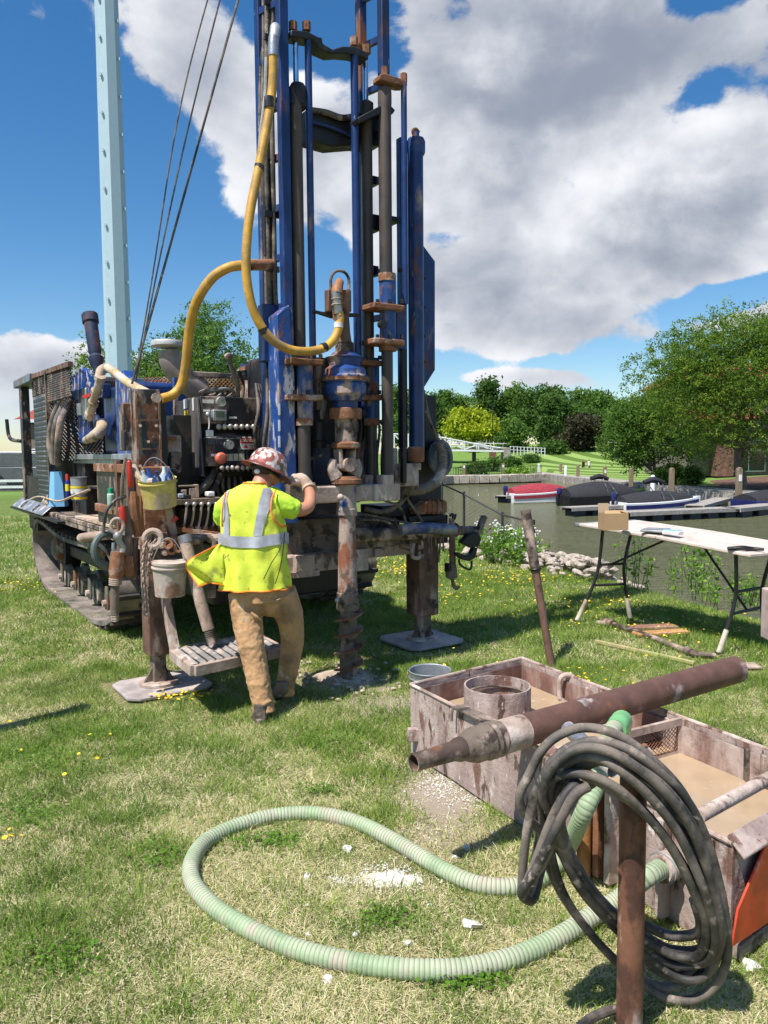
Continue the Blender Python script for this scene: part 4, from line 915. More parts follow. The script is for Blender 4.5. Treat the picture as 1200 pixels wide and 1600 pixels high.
# unseen stand-in post, added beyond the left edge to cast the lawn shadow
MB().cyl((-2.72, 4.38, 0), (-2.72, 4.38, 1.62), .07, n=16).lathe((-2.72, 4.38, 1.62), (0, 0, 1), [(0, .09), (.05, .09), (.07, .03)], 16).build('shadow_caster_post', m_post, label='unseen stand-in post added just outside the left edge to cast a shadow', cat='post')
# ================================================================== DRILL RIG
rig = thing('drill_rig', 'blue track mounted drill rig with tall mast, mud caked and working on the lawn', 'drill rig', None, mtx=RIG)
def rb(mb, name, m, **k): return mb.build(name, m, rig, RIG, **k)
def sub(mb, name, m, par, **k): return mb.build(name, m, par, RIG, **k)
def scl(px, py, v):                     # metres per photo pixel at that spot
    p = RV(px, py, v); wld = RW(*p); return (wld[1]) / FPX
def vb(x0, y0, x1, y1, v, dv, mb=None):   # upright box whose front face (v) spans those pixels
    ym = (y0 + y1) / 2; a = RV(x0, ym, v); b = RV(x1, ym, v); xm = (x0 + x1) / 2
    z1 = RV(xm, y0, v)[2]; z0 = RV(xm, y1, v)[2]; return (mb or MB()).bb((a[0], v, z0), (b[0], v + dv, z1))
def ub(x0, y0, x1, y1, u, du, mb=None):   # box seen on the rig's left side plane u
    ym = (y0 + y1) / 2; a = RU(x0, ym, u); b = RU(x1, ym, u); xm = (x0 + x1) / 2
    z1 = RU(xm, y0, u)[2]; z0 = RU(xm, y1, u)[2]; return (mb or MB()).bb((u, a[1], z0), (u + du, b[1], z1))
def vcyl(px, y0, y1, v, hw, mb=None, n=20, hw1=None, u=None):
    ym = max(y0, -60) / 2 + y1 / 2; c = RV(px, ym, v); z1 = RV(px, y0, v)[2]; z0 = RV(px, y1, v)[2]; s = scl(px, ym, v); u = c[0] if u is None else u
    return (mb or MB()).cyl((u, v, z0), (u, v, z1), hw * s, (hw1 or hw) * s, n)
def lpx(px, v, prof, mb=None, n=28, m=0):  # turned part: list of (pixel row, half width in pixels), bottom to top
    ym = prof[len(prof) // 2][0]; u = 0.0 if px == 541 else RV(px, ym, v)[0]
    pr_ = [(RV(px, y, v)[2], hw * scl(px, y, v)) for y, hw in prof]
    return (mb or MB()).lathe((u, v, 0), (0, 0, 1), pr_, n, m)
def tp(pts, r, mb=None, n=10, res=6, **k): return (mb or MB()).tube([RV(x, y, v) for x, y, v in pts], r, n, res, **k)
def bolts(mb, c, nrm, R_, k, r=.008, h=.01, ph=0):
    x, y, z = basis(nrm)
    for i in range(k):
        a = ph + i * 2 * math.pi / k; p = np.array(c) + (math.cos(a) * x + math.sin(a) * y) * R_; mb.cyl(p, p + z * h, r, n=6)
    return mb
ZT = 7.6
# ---- mast: two ladder frames
def zr(px, py, v): return RV(px, py, v)[2]
for (fx, fw, bx_, bw_, side) in ((445, 15, 409, 9, 'l'), (601, 14, 566.5, 13, 'r')):
    vf, vbk = .12, .36
    uf = RV(fx, 300, vf)[0]; ub_ = RV(bx_, 300, vbk)[0]; hf = fw / 2 * scl(fx, 300, vf); hb = bw_ / 2 * scl(bx_, 300, vbk)
    z0 = 1.35 if side == 'l' else 2.6
    rb(MB().bb((uf - hf, vf - .035, z0), (uf + hf, vf + .035, ZT)), 'mast_rail', m_blue, bevel=.008)
    rb(MB().bb((ub_ - hb, vbk - .035, 1.4), (ub_ + hb, vbk + .035, ZT)), 'mast_rail', m_blue, bevel=.008)
    z = 2.75
    while z < ZT - .2:
        rb(MB().bar((uf, vf + .03, z), (ub_, vbk - .03, z), .03, .05), 'mast_rung', m_blue, bevel=.004); z += .345
rb(MB().bb((-.62, .05, ZT), (.8, .45, ZT + .16)), 'mast_crown', m_blue, bevel=.02)
for u_ in (-.25, .05, .35): rb(MB().cyl((u_, .2, ZT + .26), (u_ + .05, .2, ZT + .26), .13, n=20), 'crown_sheave', m_dark)
# lower left beam (bright worn blue) and its black inner face
b_ = MB(); a0 = RV(437, 740, .06); a1 = RV(463, 740, .06); zt = zr(450, 475, .06)
b_.prism([(a0[0], .06, 1.2), (a1[0] + .01, .06, 1.2), (a1[0], .06, zt - .35), (a0[0] + .10, .06, zt), (a0[0], .06, zt - .08)], (0, .16, 0)); rb(b_, 'mast_foot_beam', m_bluel, bevel=.01)
rb(vb(412, 475, 436, 565, .2, .1), 'mast_bracket', m_blue, bevel=.01)
rb(vb(417, 560, 436, 700, .28, .08), 'mast_bracket', m_blue, bevel=.01)
rb(vb(464, 600, 472, 740, .14, .05), 'mast_inner_plate', m_blk, bevel=.004)
for yy in (640, 665, 690): 
    q = RV(446, yy, .055); rb(MB().bb((q[0] - .055, .055, q[2] - .04), (q[0] - .040, .0585, q[2] + .04)), 'worn_decal', m_white)
# black hydraulic hoses down the left mast
for i, (x0, x1, dv) in enumerate(((407, 414, .30), (412, 418, .24), (417, 423, .27), (403, 411, .34), (422, 428, .22))):
    rb(tp([(x0 + 4, -60, dv), (x0 + 5, 60, dv), (x0 + 3, 200, dv - .03), (x0 + 6, 330, dv), (x1 + 2, 450, dv), (x1 + 3 + i * 2, 560, dv), (x1 + 4 + i * 3, 640, dv - .05), (x1 - 2 + i * 5, 700, dv), (x1 + i * 4, 760, dv + .1)], .013 + .003 * (i % 3)), 'hydraulic_hose', m_bhose)
rb(vb(413, 240, 427, 400, .24, .03), 'hose_guide', m_dark, bevel=.004)
for yy in (0, 55, 150, 240, 330, 415): rb(vb(414, yy, 437, yy + 9, .21, .02), 'hose_clamp', m_blk)
# ---- feed cylinders, rods, cross heads
rb(vcyl(465, 140, 600, .13, 10), 'feed_cylinder', m_grey); lp_ = lpx(465, .13, [(165, 10.5), (150, 13), (138, 13), (132, 10), (130, 5)]); rb(lp_, 'cylinder_gland', m_dark)
rb(vcyl(462, 58, 135, .13, 4.3), 'chrome_rod', m_chrome)
rb(vcyl(574, 168, 600, .15, 9), 'feed_cylinder', m_grey); rb(lpx(572, .15, [(185, 9.5), (175, 11), (162, 11), (158, 6)]), 'cylinder_gland', m_dark)
rb(vcyl(571, 92, 165, .15, 4.2), 'chrome_rod', m_chrome)
rb(vcyl(602, 145, 440, .02, 9.8), 'feed_cylinder', m_grey); rb(lpx(601, .02, [(170, 10), (160, 10.5), (148, 10.5), (140, 10), (137, 6)]), 'cylinder_gland', m_grey)
rb(vcyl(601, 122, 140, .02, 5), 'chrome_rod', m_chrome)
rb(vcyl(485, 55, 560, .10, 5.4, n=16), 'guide_rod', m_blue)
rb(vcyl(556, 85, 560, .10, 6, n=16), 'guide_rod', m_blue)
rb(vcyl(632, 130, 475, -.02, 4.6, n=16), 'guide_rod', m_blue)
# wavy cross head
pts = [(455, 46), (480, 48), (497, 57), (503, 58), (505, 68), (520, 77), (535, 72), (555, 72), (575, 82), (576, 86)]
low = [(576, 93), (556, 85), (534, 83), (518, 84), (500, 76), (490, 62), (455, 56)]
pl = [RV(x, y, .07) for x, y in pts + low]; rb(MB().prism(pl, (0, .12, 0)), 'cross_head', m_dark, bevel=.008)
for x, y in ((458, 46), (479, 46), (553, 70), (573, 82)): q = RV(x, y, .12); rb(MB().cyl(q + (0, 0, -.01), q + (0, 0, .05), .03, n=6), 'cross_head_nut', m_rust)
pl = [RV(x, y, -.04) for x, y in [(594, 116), (602, 114), (636, 126), (637, 134), (628, 134), (594, 124)]]; rb(MB().prism(pl, (0, .10, 0)), 'cross_head', m_rust, bevel=.006)
for x, y in ((601, 116), (631, 126)): q = RV(x, y, 0.02); rb(MB().cyl(q + (0, 0, -.01), q + (0, 0, .05), .026, n=6), 'cross_head_nut', m_rust)
pl = [RV(x, y, .0) for x, y in [(560, 183), (594, 165), (612, 166), (618, 172), (614, 178), (598, 176), (562, 192)]]; rb(MB().prism(pl, (0, .14, 0)), 'cylinder_yoke', m_dark, bevel=.006)
rb(vb(456, 150, 482, 165, .09, .1), 'cylinder_yoke', m_dark, bevel=.006)
# dark cross tie sagging between the ladders
pl = [RV(x, y, .20) for x, y in [(482, 168), (505, 172), (535, 181), (560, 178), (596, 172), (596, 228), (560, 226), (520, 229), (484, 219)]]
ct = rb(MB().prism(pl, (0, .16, 0)), 'cross_tie', m_dark, bevel=.01)
sub(tp([(484, 172, .19), (510, 176, .17), (535, 184, .17), (560, 180, .19)], .022), 'tie_hose', m_mudd, ct); sub(tp([(486, 190, .18), (520, 200, .17), (552, 214, .18)], .012), 'tie_pipe', m_blue, ct)
for (x0, y0, x1, y1, v_) in ((583, 275, 592, 288, .2), (583, 335, 594, 360, .16), (610, 338, 626, 346, .05), (583, 415, 592, 428, .2)): rb(vb(x0, y0, x1, y1, v_, .12), 'mast_clip', m_dark, bevel=.004)
q = RV(625, 422, .02); rb(MB().sph(q, .02, 10), 'grease_knob', m_dark)
# big blue side cylinder with thin rod
rb(vcyl(650, 228, 705, .12, 12), 'hoist_cylinder', m_blue, bevel=0); rb(lpx(650, .12, [(242, 12.5), (238, 14), (222, 14), (217, 12), (214, 5), (207, 5), (205, 2)]), 'cylinder_cap', m_bluem)
q = RV(650, 214, .12); rb(MB().tube([q + (-.02, 0, -.0), q + (-.03, 0, .04), q + (.0, 0, .06), q + (.03, 0, .04)], .012, 8, 4), 'hose_elbow', m_rust)
rb(lpx(650, .12, [(722, 11), (719, 13), (700, 13), (698, 12)]), 'cylinder_collar', m_rust); rb(lpx(650, .12, [(765, 4), (735, 4), (734, 8), (724, 8), (722, 5)]), 'cylinder_foot', m_mud)
rb(vb(627, 215, 636, 700, .16, .06), 'side_rail', m_blue, bevel=.006); rb(vb(629, 470, 635, 755, .04, .04), 'side_bar', m_dark, bevel=.004)
pl = [RV(x, y, .32) for x, y in [(660, 381), (680, 408), (680, 578), (664, 604), (660, 604)]]; gd = rb(MB().prism(pl, (0, .05, 0)), 'side_guard_panel', m_blue, bevel=.006)
for yy in (435, 480, 525, 565): q = RV(664, yy, .318); sub(MB().cyl(q, q + (0, -.006, 0), .010, n=8), 'panel_bolt', m_dark, gd)
# ---- carriage sleeves
def sleeve(px, v, y0, y1, hw, plates, pipe_to, phw, plx=None):
    c = rb(lpx(px, v, [(y1, hw), (y0, hw)]), 'carriage_sleeve', m_bluem)
    for yy in plates:
        x0, x1 = plx; pm = vb(x0, yy - 4, x1, yy + 5, v - .09, .18); pt_ = rb(pm, 'clamp_plate', m_rust, bevel=.008)
        for xx in (x0 + 5, (x0 + x1) / 2, x1 - 5): q = RV(xx, yy - 6, v - .06); sub(MB().cyl(q - (0, 0, .01), q + (0, 0, .02), .014, n=6), 'bolt_head', m_dark, pt_)
    rb(lpx(px, v, [(y1 + 9, hw + .8), (y1 - 2, hw + .8)]), 'sleeve_collar', m_rust)
    rb(vcyl(px, y1 + 8, pipe_to, v, phw), 'feed_pipe', m_grey)
sleeve(476, .04, 560, 656, 12.5, (564, 620), 766, 10, (456, 506))
sleeve(581, .16, 560, 656, 11.5, (566, 620), 760, 8.6, (566, 598))
sleeve(605.5, .0, 430, 540, 12.8, (478, 533), 758, 9, (585, 633))
rb(lpx(604.5, .0, [(440, 13.5), (428, 13.5)]), 'sleeve_collar', m_rust)
q = RV(600, 506, -.11); rb(MB().cyl(q, q + (0, .05, 0), .028, n=14), 'oil_port', m_dark)
rb(vb(620, 476, 636, 545, .03, .12), 'sleeve_bridge', m_blue, bevel=.006)
rb(vb(495, 560, 503, 640, .10, .05), 'carriage_plate', m_mudd, bevel=.004)
rb(vb(600, 742, 616, 760, -.06, .1), 'pipe_boot', m_mud, bevel=.01)
# ---- swivel, gear head, drive shaft
SU = 0.0
def sp(prof, name, m, n=28, ang=35): return rb(lpx(541, 0, prof, n=n), name, m, angle=ang)
sp([(492, 8), (480, 9), (470, 8), (460, 9), (455, 8)], 'swivel_body', m_rust)
rb(MB().tube([RV(528, 500, -.05), RV(527, 470, -.06), RV(527, 452, -.04), RV(531, 440, .0)], [.036, .038, .042, .03], 12, 5), 'swivel_elbow', mat('orange_brown_casting', (.30, .13, .05, 1), .6, 0, [(MUD, 5, .6, .08, .9)], (30, .3)))
for x in (517.5, 545): rb(vb(x - 4.5, 452, x + 4.5, 487, .0, .06), 'bail_lug', m_brown, bevel=.008)
rb(tp([(517, 452, .03), (517, 436, .03), (522, 426, .03), (530, 423, .03), (539, 426, .03), (545, 436, .03), (545, 452, .03)], .011), 'swivel_bail', m_mudd)
pl = [RV(x, y, .04) for x, y in [(491, 484), (505, 487), (525, 487), (562, 490), (564, 494), (520, 497), (492, 488)]]; rb(MB().prism(pl, (0, .03, 0)), 'swivel_plate', m_dark, bevel=.004)
rb(MB().cyl(RV(524, 455, -.08), RV(528, 490, -.07), .032, n=14), 'hose_coupler', m_steel)
for yy in (459, 468, 477): q = RV(526, yy, -.075); rb(MB().torus(q, (0, .1, 1), .036, .006, 16, 6), 'coupler_ring', m_mudd)
sp([(535, 11), (520, 9), (498, 7.5), (490, 7)], 'spindle', m_brown)
rb(lpx(541, 0, [(552, 15), (549, 15), (548.5, 14.5), (536, 14.5), (534, 11), (528, 10)], n=6), 'hex_nut', m_mudd, angle=20)
sp([(562, 27), (559, 30), (556, 22), (551, 18)], 'gear_head_lid', m_bluem)
sp([(598, 34), (592, 36), (589, 36), (586, 33), (578, 32), (572, 24), (562, 27)], 'gear_head', m_bluem)
fl = sp([(596, 37.5), (591, 37.5)], 'gear_head_flange', m_rust)
bm_ = MB(); q = RV(541, 591, 0); bolts(bm_, (q[0], 0, q[2]), (0, 0, 1), .165, 14, .010, .014); sub(bm_, 'flange_bolts', m_dark, fl)
sp([(627, 24), (622, 27), (616, 32), (604, 33), (598, 31)], 'gear_case', m_bluem)
rb(vb(560, 560, 572, 625, .12, .1), 'gear_case_bracket', m_mudd, bevel=.006)
sp([(640, 19), (627, 20)], 'drive_neck', m_blue)
sp([(655, 25), (653, 25.5), (639, 25.5), (638, 24)], 'drive_collar', m_rust)
sp([(692, 17), (660, 17), (655, 18)], 'drive_sleeve', m_mudd)
sp([(701, 20), (699, 23), (693, 23), (690, 18)], 'drive_flange', m_rust)
u0 = -.01; zj = lambda y: RV(538, y, 0)[2]
y1_ = MB()
for s in (-1, 1): y1_.prism([(u0 + s * .045, -.05, zj(701)), (u0 + s * .075, -.05, zj(701)), (u0 + s * .06, -.05, zj(733)), (u0 + s * .035, -.05, zj(733))], (0, .10, 0))
rb(y1_, 'joint_yoke', m_mud, bevel=.01); rb(MB().cyl((u0, -.075, zj(726)), (u0, .075, zj(726)), .052, n=18), 'joint_cross', m_mud); rb(MB().cyl((u0 - .09, 0, zj(728)), (u0 + .09, 0, zj(728)), .028, n=14), 'joint_pin', m_steel)
y2_ = MB()
for s in (-1, 1): y2_.tube([(u0 + s * .095, 0, zj(718)), (u0 + s * .11, 0, zj(732)), (u0 + s * .075, 0, zj(745))], [.028, .038, .05], 10, 4)
rb(y2_, 'joint_yoke', m_mud)
sp([(756, 23), (755, 24.5), (749, 24.5), (748, 20), (744, 18)], 'coupling_flange', m_rust)
cp = sp([(806, 15), (804, 16.5), (795, 16.5), (794, 15.5), (757, 15)], 'rod_coupling', mat('mud_over_blue_paint', (.40, .31, .26, 1), .85, 0, [((.02, .06, .2, 1), 6, .58, .04, .5), (RUST, 8, .64, .04, .9)], (40, .4)))
q = RV(532, 777, -.07); sub(MB().sph(q, .026, 10), 'locking_bolt', m_mud, cp)
m_apipe = mat('scraped_auger_pipe', (.37, .29, .25, 1), .8, .1, [((.26, .095, .05, 1), 6, .52, .04, .85, 2.5), ((.13, .09, .07, 1), 10, .60, .04, .8)], (35, .45))
ap = sp([(925, 15.5), (865, 14.5), (806, 13.8)], 'auger_pipe', m_apipe)
sp([(953, 17.5), (951, 18), (926, 17.5), (925, 15)], 'auger_joint', m_mudd)
for s, yy in ((-1, 938),): q = RV(527, yy, -.03); rb(MB().sph(q, .02, 8), 'joint_bolt', m_steel)
sp([(1085, 14.5), (1060, 14.5), (950, 14.5)], 'auger_stem', m_mudd)
# helical flight
z_top = RV(541, 952, 0)[2]; pitch = .125; n_t = 4.4; vs = []; K = int(n_t * 24)
r0 = 15 * scl(541, 1000, 0); r1 = 23.5 * scl(541, 1000, 0)
for i in range(K + 1):
    a = -i * 2 * math.pi / 24 + .6; z = z_top - pitch * i / 24
    for rr, dz in ((r0, .008), (r1, .004), (r1, -.006), (r0, -.010)): vs.append((SU + rr * math.cos(a), rr * math.sin(a), z + dz))
rs_ = [np.array(vs[i * 4:(i + 1) * 4]) for i in range(K + 1)]; rb(MB().rings(rs_), 'auger_flight', m_rust, angle=50)
# ---- yellow mud hoses
h1 = rb(tp([(427, 84, .02), (426, 130, .02), (419, 185, 0), (405, 260, -.02), (391, 330, -.05), (385, 390, -.06), (386, 440, -.06), (398, 490, -.06), (422, 528, -.07), (452, 546, -.08), (485, 549, -.09), (511, 541, -.09), (526, 522, -.08), (531, 500, -.08), (530, 488, -.07)], .031, n=14), 'mud_hose', m_yhose)
sub(tp([(427, 88, .02), (427, 72, .02), (428, 58, .02)], .036, n=12), 'hose_end', m_steel, h1); sub(tp([(428, 62, .02), (430, 48, .05), (430, 44, .1)], .036, n=12), 'hose_elbow', m_galv, h1)
for (x, y, v_, d_) in ((420, 156, 0, (0, 0, 1)), (420, 164, 0, (0, 0, 1)), (405, 262, -.02, (.2, 0, 1)), (391, 515, -.06, (.5, 0, -1)), (506, 543, -.09, (1, 0, .3)), (529, 508, -.08, (0, 0, 1)), (530, 497, -.075, (0, 0, 1))):
    q = RV(x, y, v_) if x != 391 else RV(412, 517, -.065); sub(MB().cyl(q - np.array(d_) * .018, q + np.array(d_) * .018, .0335, n=14), 'hose_band', m_white if x == 529 else m_blk, h1)
sub(tp([(416, 90, .05), (414, 150, .05), (408, 200, .04), (404, 245, .03)], .012, n=8), 'whip_check', m_galv, h1)
h2 = rb(tp([(412, 413, .20), (395, 413, .19), (375, 415, .18), (355, 419, .2), (330, 436, .26), (307, 472, .36), (296, 515, .46), (291, 565, .54), (284, 600, .6), (270, 617, .62), (252, 623, .62)], [.030] + [.034] * 10, n=14), 'mud_hose', m_yhose)
sub(tp([(425, 413, .24), (408, 414, .20), (382, 414, .18)], .038, n=12), 'hose_end', m_rust, h2)
rb(tp([(424, 408, .25), (426, 416, .26), (424, 440, .26)], .03, n=10), 'stand_pipe', m_rust); rb(vcyl(425, 60, 560, .27, 6), 'stand_pipe', m_blk)
rb(tp([(168, 574, 1.9), (182, 584, 1.7), (200, 598, 1.4), (222, 610, 1.1), (238, 618, .8)], .034, n=12), 'mud_hose', m_chose)
# ---- beam carrying the lower ends (guide table)
gt = rb(vb(488, 758, 625, 784, -.02, .22), 'guide_table', m_mud, bevel=.012)
sub(vb(586, 756, 626, 783, -.055, .04), 'end_block', m_mud, gt, bevel=.01)
sub(vb(452, 754, 494, 790, .0, .2), 'end_block', m_mudd, gt, bevel=.01)
rb(vb(572, 742, 592, 760, .12, .1), 'pipe_boot', m_mud, bevel=.01)
rb(vb(632, 724, 652, 760, .06, .12), 'cylinder_clevis', m_mud, bevel=.012); rb(vb(618, 735, 633, 760, .1, .12), 'cylinder_clevis', m_mud, bevel=.012)
# dark working interior behind the spindle
rb(MB().bb((-.38, .42, 1.30), (.42, .9, 2.45)), 'gear_box_housing', m_dark, bevel=.03)
rb(vb(488, 690, 520, 760, .3, .15), 'hydraulic_motor', mat('deep_navy_paint', (.008, .014, .05, 1), .4, 0, [(MUD, 5, .7, .08, .9)], (30, .2)), bevel=.02)
rb(lpx(497, .22, [(700, 12), (690, 13), (688, 15), (660, 14), (655, 10), (640, 9)]), 'hydraulic_motor', m_dark)
rb(tp([(505, 625, .2), (500, 650, .2), (498, 675, .2)], .03), 'hydraulic_hose', m_galv); rb(tp([(480, 718, .2), (500, 712, .12), (520, 700, .14)], .012), 'hydraulic_hose', m_bhose)
for i in range(9): x = 545 + i * 7; rb(tp([(x, 630 + i * 4, .30), (x + 6, 670, .24), (x - 4 + i, 715, .28), (x + 4, 757, .3)], .011 + .003 * (i % 2)), 'hydraulic_hose', m_bhose)
rb(vb(553, 640, 566, 758, .3, .06), 'inner_channel', m_brown, bevel=.004)
rb(vb(609, 700, 622, 756, .16, .08), 'inner_bracket', m_mud, bevel=.01)
# ---- frame, engine deck
rb(MB().bb((-.50, 1.9, .5), (1.15, 6.4, 1.0)), 'chassis', m_dark, bevel=.02)
dk = rb(MB().bb((-1.24, .95, 1.03), (1.15, 6.75, 1.07)), 'deck', m_mudd, bevel=.006)
rb(MB().bb((-1.235, 1.0, .985), (-1.20, 6.7, 1.028)), 'deck_skirt', m_mudd)
fr = rb(vb(440, 808, 622, 862, .62, .3), 'front_crossmember', m_mudd, bevel=.01)
rb(vb(440, 866, 552, 893, .5, .25), 'lower_crossmember', m_mud, bevel=.01); rb(vb(463, 868, 492, 893, .44, .1), 'square_socket', m_mud, bevel=.006)
rb(vb(555, 858, 576, 892, .45, .06), 'step_plate', m_mud, bevel=.006)
for (x0, y0, x1, y1) in ((592, 856, 600, 869),): 
    so_ = rb(vb(586, 857, 600, 870, .5, .3), 'square_socket', m_mud, bevel=.004)
rb(vb(440, 893, 500, 903, .45, .3), 'rub_strip', m_mud, bevel=.006)
rb(MB().bb((-.7, .9, .5), (.62, 2.0, 1.0)), 'chassis_nose', m_dark, bevel=.02)
# engine block area
rb(MB().bb((-.55, 1.2, 1.07), (.75, 2.2, 2.0)), 'engine_block', m_dark, bevel=.04)
rb(MB().bb((-.5, 2.2, 1.07), (.95, 5.0, 1.95)), 'engine_cover', m_blk, bevel=.03)
rb(MB().bb((-.95, 5.0, 1.07), (.95, 5.9, 2.35)), 'radiator_box', m_blk, bevel=.03)
rb(vb(300, 583, 418, 591, 1.15, .06), 'roof_beam', mat('faded_black_beam', (.05, .05, .055, 1), .5, 0, [(MUD, 4, .6, .1, .9)], (30, .1)), bevel=.006)
# expanded metal screen (orange brown) behind the panels
def expanded(name, corner, ex, ey, nx_, ny_, m, par=None, r=.004, stuff=True):
    mb = MB(); c = np.array(corner, float); ex = np.array(ex, float); ey = np.array(ey, float)
    for j in range(ny_):
        for s in (0, 1):
            pts = [c + ex * (i / nx_) + ey * ((j + (.5 + .5 * (1 if (i + s) % 2 else -1)) * .98 + .01) / ny_) for i in range(nx_ + 1)]
            mb.tube(pts, r, 4, 1, smooth=False)
    return mb.build(name, m, par or rig, RIG, kind='stuff' if stuff else None, flat=True)
a = RV(165, 626, 2.6); b = RV(410, 618, 2.0)
expanded('expanded_metal_screen', (-.75, 2.35, 2.16), (1.3, -1.0, 0), (0, 0, .26), 44, 7, m_rust, r=.007)
expanded('expanded_metal_screen', (-.45, 4.3, 2.2), (.15, -1.9, 0), (0, 0, .28), 40, 6, m_rust, r=.007)
# intake: elbow and mushroom cap
iv = 1.25
rb(tp([(313, 612, iv), (302, 603, iv), (284, 588, iv), (268, 568, iv), (265, 548, iv)], [.105, .105, .10, .09, .085], n=18), 'intake_elbow', mat('warm_grey_duct', (.27, .235, .22, 1), .6, .2, [(MUD, 4, .55, .1, .9)], (20, .2)))
rb(lpx(262, iv, [(544, 11), (543, 20), (541, 25), (536, 25.5), (533, 24), (531, 12), (530.5, 1)]), 'intake_cap', mat('dusty_white_cap', (.52, .52, .52, 1), .5, .2, [(MUD, 5, .6, .1, .9)], (30, .1)))
# exhaust stack (leaning)
ex0 = RU(152, 575, -.75); ex1 = RU(140, 492, -.75); m_ex = mat('rust_streaked_exhaust', (.012, .022, .06, 1), .7, 0, [((.16, .065, .035, 1), 5, .53, .06, .9, 1.5), ((.08, .03, .018, 1), 5, .60, .06, .8)], (30, .3))
v_ = ex1 - ex0; L_ex = np.linalg.norm(v_)
rb(MB().lathe(ex0, v_, [(-.1, .045), (.0, .05), (.03, .066), (.12, .084), (.16, .056), (.2, .070), (L_ex - .12, .074), (L_ex - .1, .09), (L_ex, .09), (L_ex, .07)], 24), 'exhaust_stack', m_ex)
# blue mud pump: disc plate with bolts, side webs
up = -1.02
pol = [(117, 584), (127, 574), (134, 578), (139, 600), (141, 640), (139, 680), (131, 693), (121, 690), (112, 672), (108, 640), (108, 610), (111, 593)]
pol = [RU(x, y, up) for x, y in pol]; dsc = rb(MB().prism(pol, (.06, 0, 0)), 'pump_plate', m_bluel, bevel=.006)
c_ = np.mean(pol, 0)
for p_ in pol:
    for k in (0, .5):
        nx_ = pol[(pol.index(p_) if isinstance(pol, list) and False else [np.allclose(p_, o_) for o_ in pol].index(True) + 1) % len(pol)]
        q = (p_ * (1 - k) + nx_ * k); q = q + (c_ - q) * .08; sub(MB().cyl(q - (.012, 0, 0), q + (.0, 0, 0), .016, n=6), 'plate_bolt', m_blue, dsc)
q0 = RU(131, 632, up - .03); sub(ub(128, 606, 134, 656, up - .03, .03), 'sight_glass', m_galv, dsc, bevel=.01); sub(ub(119, 630, 126, 649, up - .008, .008), 'pump_decal', m_white, dsc)
sub(ub(129, 616, 140, 621, up - .06, .02), 'valve_handle', m_red, dsc)
rb(MB().bb((up + .05, 2.0, 1.72), (-.35, 3.0, 2.35)), 'pump_body', m_blue, bevel=.04)
rb(MB().prism([(up, 2.35, 1.7), (up, 1.5, 1.7), (up, 1.55, 1.9), (up, 2.1, 2.45), (up, 2.35, 2.45)], (.10, 0, 0)), 'pump_gusset', m_bluel, bevel=.01)
rb(ub(152, 600, 160, 622, -1.05, .08), 'pump_lug', m_blue, bevel=.01)
rb(MB().bb((-1.05, 1.6, 1.66), (-.3, 4.2, 1.715)), 'pump_table', m_galv, bevel=.006)
# valve tree in cream mud-stained fittings
def tu(pts, r, **k): return MB().tube([RU(x, y, u) for x, y, u in pts], r, 12, 5, **k)
m_cream = mat('mud_stained_brass_fitting', (.40, .31, .21, 1), .75, .1, [(MUDL, 6, .55, .08, .9), ((.15, .10, .06, 1), 7, .62, .06, .7)], (40, .5))
vt = rb(tu([(169, 574, -1.05), (158, 580, -1.12), (155, 600, -1.14), (148, 620, -1.14), (143, 640, -1.14), (140, 655, -1.14)], [.045, .045, .04, .035, .042, .03]), 'valve_tree', m_cream)
for x, y in ((157, 590), (151, 612), (146, 630), (141, 648)): sub(MB().cyl(RU(x, y - 3, -1.14), RU(x - 1, y + 3, -1.14), .052, n=8), 'valve_union', m_cream, vt)
rb(tu([(134, 688, -1.12), (146, 682, -1.18), (158, 672, -1.12), (160, 662, -1.05)], [.035, .05, .055, .055]), 'suction_fitting', m_cream)
q = RU(148, 668, -1.06); rb(MB().torus(q, (1, .1, 0), .095, .04, 22, 10), 'pump_port', m_blue)
# open shelf cabinet on the left side
zc1 = RU(120, 742, -1.2)[2]; cab_v0, cab_v1 = RU(150, 750, -1.2)[1], RU(88, 750, -1.2)[1]
zc1 = 1.62
cb = rb(MB().bb((-1.02, cab_v0, zc1), (-.5, cab_v1, zc1 + .04)), 'tool_shelf', m_galv, bevel=.004)
for vv in (cab_v0, cab_v1 - .06): sub(MB().bb((-1.02, vv, 1.07), (-.96, vv + .06, zc1), ), 'shelf_post', m_blk, cb)
sub(MB().bb((-.62, cab_v0, 1.07), (-.56, cab_v1, zc1)), 'shelf_back', m_black, cb); sub(MB().bb((-.99, cab_v0 + .05, 1.36), (-.62, cab_v1 - .06, 1.38)), 'shelf_board', m_blk, cb)
for i in range(6): q = (-.9 + .04 * (i % 2), cab_v0 + .25 + i * .2, 1.41); sub(MB().cyl(q, (q[0] + .12, q[1] + .05, 1.43 + .02 * (i % 3)), .03 + .008 * (i % 2), n=10), 'stored_fitting', m_steel, cb)
# rust framed box between shelf and column
rb(MB().bb((-1.2, 1.25, 1.10), (-.7, cab_v0 - .02, 1.62)), 'battery_box', m_blk, bevel=.01)
for zz in (1.2, 1.56): rb(MB().bb((-1.225, 1.25, zz), (-1.19, cab_v0 - .02, zz + .07)), 'box_strap', m_rust, bevel=.004)
for vv in (1.3, 1.62): rb(MB().bb((-1.23, vv, 1.06), (-1.19, vv + .05, 1.66)), 'box_strap', m_brown, bevel=.004)
